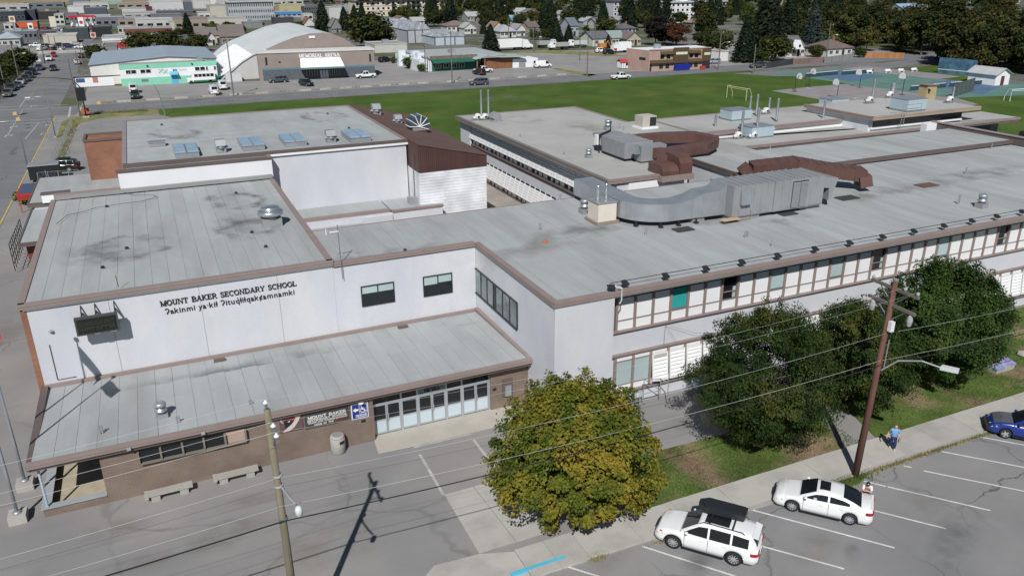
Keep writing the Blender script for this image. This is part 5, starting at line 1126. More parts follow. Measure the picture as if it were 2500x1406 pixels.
stack((39.7,97.7), 8.46, 12.3, 'first of two slim stacks at the field corner of the rear wing', .13, True, 'twin stacks on the rear wing'); stack((40.55,97.3), 8.46, 12.35, 'slim stack beside the grey hood at the field corner of the rear wing', .13, True, 'twin stacks on the rear wing')
x, y, z = 41.0, 96.0, 8.46; r = thing('roof_hood', 'grey barrel hood next to the twin slim stacks', 'roof vent', (x,y,z)); part(r, 'curb', mb().box(x-.6,y-.6,z,x+.6,y+.6,z+.25), galvd); part(r, 'hood', mb().extr([(x-.7,y-.55,z+.5),(x-.5,y-.55,z+1.0),(x,y-.55,z+1.2),(x+.5,y-.55,z+1.0),(x+.75,y-.55,z+.55),(x+.3,y-.55,z+.251),(x-.3,y-.55,z+.251)], (0,1.1,0)), galvd)
def casing(p, z, w, d, h, label):
    x, y = p; r = thing('air_unit_casing', label, 'air unit', (x,y,z), 0, 'pale blue air units on the rear roofs')
    part(r, 'frame', mb().box(x-w/2,y-d/2,z,x+w/2,y+d/2,z+.18), steel); k = 4
    for i in range(k): part(r, 'casing_panel', mb().box(x-w/2+w*i/k+.01,y-d/2,z+.181,x-w/2+w*(i+1)/k-.01,y+d/2,z+h), paleblue)
    part(r, 'top', mb().box(x-w/2-.04,y-d/2-.04,z+h+.001,x+w/2+.04,y+d/2+.04,z+h+.06), galv); part(r, 'hood', mb().extr([(x+w/2+.001,y-d/2+.2,z+h-.1),(x+w/2+.5,y-d/2+.2,z+h-.5),(x+w/2+.001,y-d/2+.2,z+h-.6)], (0,d-.4,0)), paleblue)
casing((69.77,83.63),8.46,3.2,2.4,1.3,'pale blue air unit on the rear block near the slim stacks'); casing((67.57,76.90),7.55,3.4,2.4,1.35,'pale blue air unit on the tapered roof behind the stacks'); casing((88.47,85.43),8.46,3.2,2.4,1.2,'pale blue air unit beside the raised block'); casing((90.60,74.90),9.46,3.4,2.8,1.5,'pale blue air unit with a railing on the raised block')
a = (86.85,71.03); r = thing('roof_ladder', 'pale ladder with hoop rails up to the raised block', 'ladder', (a[0],a[1],8)); q = mb()
for s in (-.25,.25): q.path([(a[0]+s,72.2,7.99),(a[0]+s,72.2,10.4),(a[0]+s,73.6,10.4),(a[0]+s,73.6,9.47)],.03,6)
part(r, 'rail', q, alum)
for k in range(6): part(r, 'rung', mb().tube((a[0]-.25,72.2,8.2+.3*k),(a[0]+.25,72.2,8.2+.3*k),.02,5), alum)
r = thing('guard_rail', 'thin grey guard rail beside the ladder on the raised block', 'railing', (a[0]+2,72.8,9.46)); q = mb(); q.path([(a[0]+.5,72.9,9.46),(a[0]+.5,72.9,10.5),(a[0]+3.8,72.9,10.5),(a[0]+3.8,72.9,9.46)],.025,6); q.tube((a[0]+.5,72.9,10),(a[0]+3.8,72.9,10),.02,5); part(r, 'rail', q, steel)
# --- floodlights along the front eave
for i, px in enumerate((1521,1621,1720,1809,1895,1985,2070,2151,2226,2300,2368,2433,2492)):
    x = (24.86,27.82,30.89,33.76,36.75,40.0,43.16,46.3,49.4,52.5,55.5,58.29,61.2)[i]
    l = 'black floodlight on the eave conduit, '+('first from the bare white corner','second from the bare white corner','third from the bare white corner','fourth from the bare white corner','above the first open classroom window','above the blind drawn window','at the middle of its row','above the tall crossarm pole','first past the crossarm pole','second past the crossarm pole','third past the crossarm pole','next to last in its row','last in its row')[i]
    r = thing('floodlight', l, 'floodlight', (x,38.5,8.62), 0, 'floodlights along the front eave')
    part(r, 'head', mb().extr([(x-.17,38.62,8.80),(x+.17,38.62,8.80),(x+.22,38.28,8.66),(x-.22,38.28,8.66)], (0,.02,.12)), dark); part(r, 'bracket', mb().box(x-.03,38.6,8.635,x+.03,38.66,8.9), steel)
solo('conduit', mb().tube((23.9,38.66,8.84),(63,38.66,8.84),.025,6), dark, 'thin dark conduit joining the eave floodlights', 'conduit', base=(23.9,38.66,8.84))
r = thing('floodlight', 'floodlight on a bent white pipe arm at the eave corner', 'floodlight', (23.8,38.1,8.4)); part(r, 'arm', mb().path([(24.25,38.0,7.7),(24.35,37.95,7.9),(24.35,37.95,8.7),(23.7,38.6,8.85)],.045,8), pipe); part(r, 'head', mb().extr([(23.55,38.4,8.82),(23.95,38.2,8.82),(23.9,37.95,8.68),(23.5,38.1,8.68)],(0,0,.12)), dark)
# antenna, cable and lightning rod
a = (10.18,49.76); x, y = a[0], 50.4; r = thing('antenna_mast', 'thin tall antenna mast at the step between hall and link roof', 'antenna', (x,y,8)); part(r, 'mast', mb().tube((x,y,7.3),(x-.05,y,11.1),.03,6), steel); part(r, 'yagi', mb().box(x-.6,y-.03,10.62,x+.0,y+.03,10.68).box(x-.85,y-.02,10.5,x-.8,y+.02,10.9), white)
r = thing('lightning_rod', 'short yellow tipped rod on the hall roof trim', 'rod', (-3.3,51,8.8)); part(r, 'rod', mb().tube((-3.3,51,8.75),(-3.35,51,9.5),.02,5), dark); part(r, 'tip', mb().tube((-3.35,51,9.501),(-3.37,51,9.8),.02,5), yellow)
cab = [(-3.45,77.91),(-3.11,75.70),(-2.14,74.17),(-0.79,73.82),(-0.46,72.77),(-1.54,71.83),(-3.10,71.73),(-4.27,71.45),(-5.08,71.29),(-5.94,70.38),(-7.09,69.89),(-7.44,68.56),(-7.71,67.49)]
solo('cable', mb().path([(p[0],p[1],8.77) for p in cab],.018,5), wireb, 'loose thin black cable looping across the hall roof', 'cable', base=(cab[0][0],cab[0][1],8.77))

# ================================================================ SIGNS ON THE SCHOOL
r = thing('message_board', 'dark electronic message board on brackets above the entrance roof', 'sign', (-4.7,50.6,6.4))
bx0, bx1, bz0, bz1, by = -5.90, -3.58, 6.50, 7.62, 49.62
part(r, 'cabinet', mb().box(bx0,by+.03,bz0,bx1,by+.30,bz1), mat('board_case', (.06,.068,.072), .5)); part(r, 'screen', mb().box(bx0+.10,by+.005,bz0+.12,bx1-.12,by+.029,bz1-.10), mat('led_screen', (.014,.017,.013), .45))
part(r, 'lettering', sans_mb("SCHOOL'S OUT", bx0+.2, bx1-.2, bz1-.52, .36, by-.004, .01, .004), mat('led_off', (.040,.040,.030), .5)); part(r, 'lettering', sans_mb('HAPPY SUMMER', bx0+.2, bx1-.2, bz0+.28, .36, by-.004, .01, .004), MATS['led_off'])
for xx in (bx0+.4, (bx0+bx1)/2, bx1-.12):
    part(r, 'bracket', mb().box(xx-.04,by+.301,bz1-.10,xx+.04,50.6,bz1).extr([(xx-.03,by+.3,bz1-.02),(xx-.03,50.6,bz1+.45),(xx-.03,50.6,bz1+.36),(xx-.03,by+.36,bz1-.05)],(.06,0,0)).box(xx-.04,by+.301,bz0,xx+.04,50.6,bz0+.08), dark)
for xx in (bx0+1.1, bx1-.35): part(r, 'bottom_strip', mb().box(xx-.15,by-.01,bz0-.005,xx+.15,by+.004,bz0+.02), alum)
yb = 41.42; a = (5.47,1.89); b = (8.02,2.51)
bx0, bx1, bz1 = a[0], b[0], 2.80; bz0 = a[1]
r = thing('name_board', 'dark school name board with white serif lettering on the brown brick', 'sign', (bx0,yb,bz0)); part(r, 'board', mb().box(bx0,yb,bz0,bx1,yb+.06,bz1), mat('slate_board', (.045,.05,.055), .6))
f = mb(); f.box(bx0-.04,yb-.03,bz0-.04,bx1+.04,yb+.05,bz0-.001); f.box(bx0-.04,yb-.03,bz1+.001,bx1+.04,yb+.05,bz1+.04); f.box(bx0-.04,yb-.03,bz0,bx0-.001,yb+.05,bz1); f.box(bx1+.001,yb-.03,bz0,bx1+.04,yb+.05,bz1); part(r, 'frame', f, mat('olive_frame', (.13,.12,.09), .7))
hb = bz1-bz0; lw = mat('pale_lettering', (.60,.60,.57), .6)
serif_line(r, 'MOUNT BAKER', bx0+.15, bx1-.15, bz0+hb*.58, hb*.20, yb-.03, lw, 1.5, .03, True); serif_line(r, 'SECONDARY SCHOOL', bx0+.12, bx1-.1, bz0+hb*.40, hb*.14, yb-.03, lw, 1.3, .03, True)
q = MB()
for g_ in spelled('\u0294akinmi ya\u00b7kiL \u0294ituQLiLqak\u00a2amnamki', bx0+.12, bx1-.1, bz0+hb*.25, hb*.19, yb-.012, .004): q.add(g_.v, g_.f)
part(r, 'lettering', q, lw)
serif_line(r, 'HOME OF THE', bx0+.50, bx0+(bx1-bx0)*.64, bz0+hb*.07, hb*.11, yb-.03, lw, 1.2, .03, True); serif_line(r, 'WILD', bx0+(bx1-bx0)*.66, bx1-.35, bz0+hb*.07, hb*.11, yb-.03, mat('red_lettering', (.32,.03,.03), .6), 1.2, .03, True)
# team emblem board
a = (4.04,1.93); b = (5.35,2.57); ex, ez, ew, eh = a[0], a[1], b[0]-a[0], 1.15
r = thing('emblem_board', 'brown board with a red black and cream curled animal emblem', 'sign', (ex,yb,ez)); part(r, 'board', mb().box(ex,yb,ez,ex+ew,yb+.05,ez+eh), mat('plum_board', (.115,.075,.075), .7))
def flat(name, pts, m, d): part(r, name, mb().extr([(ex+u*ew,yb-d,ez+v*eh) for u, v in pts], (0,.01,0)), m)
flat('emblem_shape', [(.98,.98),(.80,.94),(.66,.72),(.50,.50),(.28,.34),(.20,.14),(.10,.02),(.40,.04),(.62,.20),(.82,.50),(.93,.80)], mat('cream_emblem', (.55,.50,.44), .7), .012)
flat('emblem_shape', [(.08,.80),(.30,.96),(.62,.96),(.74,.70),(.66,.50),(.44,.40),(.18,.50),(.05,.66)], MATS['cream_emblem'], .016)
flat('emblem_shape', [(.12,.80),(.32,.92),(.60,.92),(.70,.70),(.62,.54),(.44,.46),(.20,.56),(.09,.68)], mat('red_emblem', (.24,.025,.03), .6), .022)
flat('emblem_shape', [(.16,.58),(.30,.72),(.46,.66),(.60,.52),(.48,.38),(.30,.24),(.20,.16),(.24,.36)], black, .028); flat('emblem_shape', [(.34,.56),(.46,.62),(.44,.54)], white, .034)
# wheelchair entrance sign
a = (8.18,1.75); b = (9.20,2.50); ex, ez, ew, eh = a[0], a[1], b[0]-a[0], 1.02
r = thing('access_sign', 'square blue sign with a white arrow and wheelchair symbol beside the doors', 'sign', (ex,yb,ez)); bluem = mat('sign_blue', (.018,.035,.24), .5)
part(r, 'border', mb().box(ex,yb+.01,ez,ex+ew,yb+.05,ez+eh), white); part(r, 'panel', mb().box(ex+.05,yb,ez+.05,ex+ew-.05,yb+.009,ez+eh-.05), bluem)
flat('arrow', [(.09,.60),(.26,.74),(.26,.66),(.42,.66),(.42,.54),(.26,.54),(.26,.46)], white, .006)
q = mb()
def st(pts, w):
    for (u0,v0),(u1,v1) in zip(pts, pts[1:]):
        x0, z0, x1, z1 = ex+u0*ew, ez+v0*eh, ex+u1*ew, ez+v1*eh; d = math.hypot(x1-x0,z1-z0) or 1; nx, nz = -(z1-z0)/d*w/2, (x1-x0)/d*w/2
        q.extr([(x0+nx,yb-.006-len(q.v)*1e-6,z0+nz),(x0-nx,yb-.006-len(q.v)*1e-6,z0-nz),(x1-nx,yb-.006-len(q.v)*1e-6,z1-nz),(x1+nx,yb-.006-len(q.v)*1e-6,z1+nz)], (0,.005,0))
st([(.47,.36),(.47,.90),(.92,.90),(.92,.36),(.47,.36)], .022); st([(.61,.74),(.62,.58),(.76,.58),(.81,.44),(.88,.46)], .055); st([(.57,.64)]+arc(.65,.53,.12,.13,140,345,10), .035); st([(.63,.68),(.74,.67)], .035)
q.lathe([(.045,-.005),(.045,0)], (ex+.60*ew,yb-.004,ez+.81*eh), 10, 'y'); part(r, 'symbol', q, white)
part(r, 'lettering', sans_mb('WHEELCHAIR ACCESS', ex+.22, ex+ew-.12, ez+.21, .12, yb-.008, .003), white); part(r, 'lettering', sans_mb('AT THE BUS ENTRANCE', ex+.22, ex+ew-.10, ez+.10, .12, yb-.008, .003), white)
# banner over the middle doors
bx0, bx1 = X[2]+.06, X[3]-.06; yb2 = 41.86; r = thing('welcome_banner', 'pale blue grey welcome banner above the middle pair of glass doors', 'sign', (bx0,yb2,2.2)); part(r, 'board', mb().box(bx0,yb2,2.215,bx1,yb2+.05,2.93), mat('banner_grey', (.22,.28,.32), .6))
for t, z_, h_, u0, u1 in (('WELCOME TO',2.70,.13,.24,.76),('THE HOME OF',2.53,.13,.22,.78),('THE WILD',2.30,.19,.20,.80)): serif_line(r, t, bx0+(bx1-bx0)*u0, bx0+(bx1-bx0)*u1, z_, h_, yb2-.02, mat('banner_red', (.10,.02,.03), .6) if h_ < .15 else blackp, 1.5, .02, True)
for u, v in ((.08,2.33),(.15,2.28),(.88,2.48),(.92,2.66)): part(r, 'paw_mark', mb().lathe([(.05,0),(.05,.01)], (bx0+(bx1-bx0)*u,yb2-.008,v), 6, 'y'), blackp)

# ================================================================ FRONT YARD FURNITURE
def bench(px, py, ang, label):
    r = thing('concrete_bench', label, 'bench', (px,py,0), ang, 'concrete benches along the brick wall'); k = dict(world=False)
    part(r, 'seat', mb().box(-1.18,-.26,.36,1.18,.26,.47), concd, **k); part(r, 'end_block', mb().box(-1.24,-.28,.28,-1.05,.28,.475), concd, **k)
    for s in (-.72,.72): part(r, 'leg', mb().box(s-.22,-.21,0,s+.22,.21,.359), concd, **k)
bench(-2.15,40.75,.02,'rough concrete bench on two block legs, the one by the porch'); bench(1.35,40.85,.02,'rough concrete bench on two block legs, the one towards the doors')
x, y = (7.17,41.27); y -= .1; r = thing('litter_bin', 'round pebbled concrete litter bin by the brick wall', 'litter bin', (x,y,0)); part(r, 'drum', mb().lathe([(.40,0),(.44,.04),(.44,.98),(.40,1.03)], (x,y,0), 24), concd, True); part(r, 'lid', mb().lathe([(.41,1.031),(.43,1.08),(.36,1.16),(.30,1.17)], (x,y,0), 24), concd, True); part(r, 'top', mb().lathe([(.30,1.10),(.29,1.185)], (x,y,0), 20), galvd)
q = mb()
for t0 in range(-86,-44,7): q.quad(*[(x+.452*math.cos(R(t)),y+.452*math.sin(R(t)),z_) for t, z_ in ((t0,.70),(t0+7,.70),(t0+7,.90),(t0,.90))])
part(r, 'slot', q, black)
# flagpoles with flags beyond the frame
def flagpole(x, y, h, label, flagd):
    r = thing('flagpole', label, 'flagpole', (x,y,0), 0, 'flagpoles by the porch'); part(r, 'footing', mb().extr([(x-.42,y-.42,-.02),(x+.42,y-.42,-.02),(x+.42,y+.42,-.02),(x-.42,y+.42,-.02)], (0,0,.50)), concrete)
    part(r, 'collar', mb().lathe([(.24,.481),(.20,.55),(.12,.60)], (x,y,0), 16), galv, True); part(r, 'pole', mb().lathe([(.085,.601),(.08,3),(.055,8),(.035,h)], (x,y,0), 12), galv, True); part(r, 'finial', mb().lathe([(.02,h),(.12,h+.08),(.12,h+.2),(.02,h+.28)], (x,y,0), 8), galv)
    q = mb(); nu, nv = 10, 6
    for i in range(nu+1):
        for j in range(nv+1):
            u, v = i/nu, j/nv; px = x+flagd[0]*u; py = y+flagd[1]*u+.12*math.sin(u*7+v); pz = h-.25-flagd[2]*v-flagd[3]*u**1.3; q.v.append((px,py,pz))
    for i in range(nu):
        for j in range(nv): a_ = i*(nv+1)+j; q.f.append((a_,a_+1,a_+nv+2,a_+nv+1))
    part(r, 'flag', q, mat('flag_cloth', (.45,.05,.06), .8), True)
flagpole(-9.45,41.82,12.4,'tall tapered metal flagpole standing beside the brick porch wall',(.95,-1.3,1.0,.5)); flagpole(-9.40,44.9,12.1,'metal flagpole standing behind the porch, second in line',(.75,-.5,1.1,1.9))

# ================================================================ UTILITY POLES AND WIRES
PL, PR = (2.3,26.65), (33.05,26.55)
r = thing('utility_pole', 'mossy bare wooden utility pole with insulators on the front asphalt', 'utility pole', (*PL,0)); part(r, 'pole', mb().path([(PL[0],PL[1],-.1),(PL[0]-.02,PL[1],6),(PL[0]-.06,PL[1],11.75)],[.175,.15,.12],12), polewood, True)
q = mb().box(PL[0]-.02,PL[1]-1.35,11.10,PL[0]+.08,PL[1]+1.35,11.24); ca = part(r, 'crossarm', q, steel)
for dy in (-1.28,-.55,1.28): part(ca, 'insulator', mb().lathe([(.03,11.24),(.05,11.29),(.10,11.32),(.10,11.38),(.045,11.40),(.045,11.45),(.02,11.46)], (PL[0]+.03,PL[1]+dy,0), 12), porcelain, True)
part(r, 'brace', mb().tube((PL[0],PL[1]-.9,11.12),(PL[0],PL[1]-.1,10.3),.03,5).tube((PL[0],PL[1]+.9,11.12),(PL[0],PL[1]+.1,10.3),.03,5), steel)
part(r, 'lamp_arm', mb().path([(PL[0]+.05,PL[1]-.1,8.5),(PL[0]+.25,PL[1]-.8,8.35),(PL[0]+.42,PL[1]-1.15,8.25)],.05,8), galvd); part(r, 'lamp', mb().lathe([(.05,8.26),(.11,8.22),(.145,8.10),(.13,7.88),(.08,7.85)], (PL[0]+.46,PL[1]-1.3,0), 12), mat('lamp_shell', (.60,.63,.65), .4), True)
for z_ in (8.9,8.45): part(r, 'clamp', mb().lathe([(.16,z_-.05),(.19,z_),(.16,z_+.05)], (PL[0],PL[1],0), 10), insul)
for z_ in (6.95,): part(r, 'band', mb().lathe([(.17,z_-.06),(.18,z_),(.17,z_+.06)], (PL[0],PL[1],0), 10), steel)
r = thing('utility_pole', 'red brown wooden utility pole with two crossarms and a lamp arm', 'utility pole', (*PR,0)); part(r, 'pole', mb().path([(PR[0],PR[1],-.1),(PR[0]+.25,PR[1]+.02,6),(PR[0]+.48,PR[1]+.05,11.7)],[.20,.165,.125],12), polered, True); part(r, 'cap', mb().lathe([(.13,11.65),(.14,11.72),(.04,11.76)], (PR[0]+.48,PR[1]+.05,0), 10), galv)
for z_ in (11.15,10.25):
    xx = PR[0]+.46-(11.2-z_)*.04; ca = part(r, 'crossarm', mb().box(xx-.06,PR[1]-1.45,z_,xx+.07,PR[1]+1.5,z_+.15), polegrey)
    for s in (1,-1): part(ca, 'brace', mb().tube((xx,PR[1]+s*.9,z_),(xx,PR[1]+s*.1,z_-.7),.025,5), steel)
    if z_ > 11:
        for dy in (-1.35,-.6,1.4): part(ca, 'insulator', mb().lathe([(.03,z_+.15),(.09,z_+.22),(.09,z_+.30),(.03,z_+.36)], (xx,PR[1]+dy,0), 8), insul)
    else:
        for dy in (-1.2,1.15): part(ca, 'insulator', mb().lathe([(.03,z_),(.12,z_-.12),(.16,z_-.35),(.10,z_-.62),(.03,z_-.66)], (xx,PR[1]+dy,0), 8), insul)
part(r, 'fuse_box', mb().box(PR[0]+.25,PR[1]-.35,8.95,PR[0]+.5,PR[1]-.13,9.5), porcelain)
part(r, 'lamp_arm', mb().path([(PR[0]+.4,PR[1]-.1,6.6),(PR[0]+.8,PR[1]-.7,7.35),(PR[0]+1.4,PR[1]-1.6,7.62),(PR[0]+2.0,PR[1]-2.5,7.45)],.045,8), galvd); part(r, 'lamp', mb().extr([(PR[0]+1.85,PR[1]-2.35,7.36),(PR[0]+2.15,PR[1]-2.25,7.36),(PR[0]+2.5,PR[1]-2.95,7.40),(PR[0]+2.25,PR[1]-3.1,7.40)], (0,0,.20)), MATS['lamp_shell'])
part(r, 'ground_pipe', mb().tube((PR[0]+.5,PR[1]-.16,6.7),(PR[0]+.52,PR[1]-.16,8.4),.025,6), galv)
def wire(a, b, sag, m, rad, label, group=None, name='power_wire'):
    a, b = Vector(a), Vector(b); n = 18; pts = [a.lerp(b, i/n)-Vector((0,0,4*sag*(i/n)*(1-i/n))) for i in range(n+1)]
    return solo(name, mb().path(pts, rad, 5), m, label, 'cable', group, base=tuple(a))
xl, xr, xe = PL[0], PR[0]+.4, 63.9
for dy, k in ((-1.28,'nearest the road'),(-.55,'in the middle'),(1.28,'nearest the school')):
    wire((xl,PL[1]+dy,11.5),(xr,PR[1]+dy*1.05,11.5),.55,wirew,.0035,f'thin bare wire between the crossarms of both poles, {k}','power wires')
    wire((-28.5,PL[1]+dy,11.3),(xl,PL[1]+dy,11.5),.5,wirew,.0065,f'bare wire from the mossy pole top away over the yard, {k}','power wires')
wire((-28.5,26.4,8.6),(xl,26.55,8.85),.5,wirew,.0065,'pale wire low on the mossy pole, running away over the front yard'); wire((xl,26.55,8.85),(xr-.1,26.5,8.75),.45,wirew,.006,'pale wire between the poles at lamp height'); wire((xr-.1,26.5,8.75),(xe,26.4,8.9),.5,wirew,.006,'pale wire from the red brown pole past its lamp arm')
wire((-28.5,26.5,8.1),(xl,26.6,8.42),.5,wireb,.004,'thin dark wire under the pale wire over the front yard'); wire((xl,26.6,8.42),(xr-.1,26.5,8.4),.5,wireb,.004,'thin dark wire between the poles under the pale wire')
wire((-28.5,26.4,7.4),(xl,26.5,7.62),.45,wirew,.0065,'pale wire just above the thick black cable over the yard'); wire((xl,26.5,7.62),(xr-.2,26.45,7.2),.4,wirew,.0075,'pale wire just above the thick black cable between the poles'); wire((xr-.2,26.45,7.2),(xe,26.4,7.2),.45,wirew,.0075,'pale wire above the black cable beyond the red brown pole')
wire((-28.5,26.4,6.6),(xl,26.48,6.95),.40,wireb,.032,'thick black cable bundle hanging over the front yard','cable bundles'); wire((xl,26.48,6.95),(xr-.2,26.42,6.95),.45,wireb,.025,'thick black cable bundle between the two poles','cable bundles'); wire((xr-.2,26.42,6.95),(xe,26.4,6.9),.45,wireb,.025,'thick black cable bundle beyond the red brown pole','cable bundles')
r = thing('service_drop', 'thin black service wires fanning from the bare facade of the front wing', 'cable', (28.5,38.8,5.3)); 
part(r, 'wire', mb().path([(28.3,38.75,5.25),(28.25,38.7,3.8)],.008,4), wireb); part(r, 'wire', mb().path([(28.3,38.75,5.25),(29.2,38.7,3.9)],.008,4), wireb); part(r, 'wire', mb().path([(28.3,38.75,5.25),(30.6,38.7,4.2),(33,38.7,3.75)],.008,4), wireb)

# ================================================================ CARS IN FRONT
def car_wheels(kind, F, B, color, label, **k):
    """placed by the ground points of the two wheels on the driver's side"""
    F, B = Vector(F), Vector(B); d = (F-B).normalized(); l = Vector((-d.y, d.x)); c = CARS[kind]; p = (F+B)/2-l*(c['W']/2-.05)-d*(c['wf']+c['wr'])/2
    return car(kind, p.x, p.y, math.atan2(d.y, d.x), color, label, hi=True, **k)
WHT = (.78,.79,.80)
suv = car_wheels('suv', (20.15,25.78), (22.09,23.51), WHT, 'white family suv with a black roof box, parked nose to the pavement', cat='car')
k = dict(world=False)
part(suv, 'roof_box', mb().extr([(-1.62,-.85,1.90),(-1.58,-.10,1.90),(.30,-.02,1.90),(.66,-.30,1.90),(.66,-.62,1.90),(.30,-.88,1.90)], (0,0,.30)), mat('box_black', (.022,.025,.03), .45), **k)
part(suv, 'roof_box_lid', mb().extr([(-1.52,-.80,2.201),(-1.50,-.16,2.201),(.24,-.08,2.201),(.50,-.32,2.201),(.50,-.60,2.201),(.24,-.82,2.201)], (0,0,.06)), MATS['box_black'], **k)
for s in (-.64,.64): part(suv, 'roof_rail', mb().path([(-1.75,s,1.70),(-1.65,s,1.80),(.15,s,1.83),(.38,s,1.70)],.022,6), black, **k)
for xx in (-1.2,-.1): part(suv, 'cross_bar', mb().box(xx-.03,-.66,1.83,xx+.03,.66,1.89), black, **k)
part(suv, 'sunroof', mb().box(-1.0,-.42,1.755,.15,.48,1.795), glassd, **k); part(suv, 'spoiler', mb().extr([(-2.40,-.60,1.60),(-2.40,.60,1.60),(-2.10,.64,1.675),(-2.10,-.64,1.675)], (0,0,.04)), carpaint, color=WHT, **k)
for s in (1,-1):
    part(suv, 'arch_trim', mb().path([(1.52+.455*math.cos(R(t)),s*.955,.38+.455*math.sin(R(t))) for t in range(0,181,15)],.028,5), black, **k); part(suv, 'arch_trim', mb().path([(-1.40+.455*math.cos(R(t)),s*.955,.38+.455*math.sin(R(t))) for t in range(0,181,15)],.028,5), black, **k)
    part(suv, 'door_handle', mb().box(.0,s*.958,.93,.2,s*.985,.97), carpaint, color=WHT, **k); part(suv, 'door_handle', mb().box(-1.05,s*.958,.95,-.85,s*.985,.99), carpaint, color=WHT, **k)
    part(suv, 'door_seam', mb().box(-.15,s*.94,.40,-.135,s*.969,1.06), dark, **k); part(suv, 'door_seam', mb().box(.98,s*.94,.40,.992,s*.967,1.04), dark, **k)
    part(suv, 'marker_lamp', mb().box(2.10,s*.86,.86,2.22,s*.93,.90), amber, **k)
sed = car_wheels('sedan', (27.54,25.56), (29.40,23.49), WHT, 'white sporty sedan with dark windows, parked beside the pole', cat='car')
part(sed, 'sunroof', mb().box(-.28,-.40,1.425,.22,.40,1.475), glassd, **k); part(sed, 'boot_lid_lip', mb().box(-2.38,-.66,1.05,-2.26,.66,1.10), carpaint, color=WHT, **k)
for s in (1,-1):
    part(sed, 'door_handle', mb().box(-.05,s*.915,.80,.15,s*.945,.84), carpaint, color=WHT, **k); part(sed, 'door_handle', mb().box(-1.02,s*.915,.83,-.82,s*.945,.87), carpaint, color=WHT, **k)
    part(sed, 'door_seam', mb().box(-.30,s*.90,.32,-.288,s*.934,.95), dark, **k); part(sed, 'door_seam', mb().box(.92,s*.90,.32,.932,s*.932,.92), dark, **k)
part(sed, 'window_sticker', mb().box(.30,.845,1.02,.46,.86,1.14), palepanel, **k)
d = (Vector((27.54,25.56))-Vector((29.40,23.49))).normalized(); F = Vector((44.21,25.62)); 
blu = car_wheels('wagon', F, F-d*2.6, (.015,.035,.22), 'dark blue hatchback with a mismatched grey bonnet at the kerb', cat='car')
q = mb(); N1 = 6; cc = CARS['wagon']
for i in range(N1+1):
    xx = 1.0+1.0*i/N1
    for yy in (-.72,-.4,0,.4,.72): q.v.append((xx, yy*(1-.06*i/N1), lerp(cc['top'],xx)+.042-.032*abs(yy/.72)**2))
for i in range(N1):
    for j in range(4): q.f.append((i*5+j,(i+1)*5+j,(i+1)*5+j+1,i*5+j+1))
part(blu, 'bonnet', q, mat('grey_bonnet', (.16,.17,.19), .35, .4, coat=.4), True, world=False, label='grey bonnet on a blue car'); part(blu, 'front_bumper', mb().box(2.16,-.70,.30,2.30,.70,.66), black, world=False)

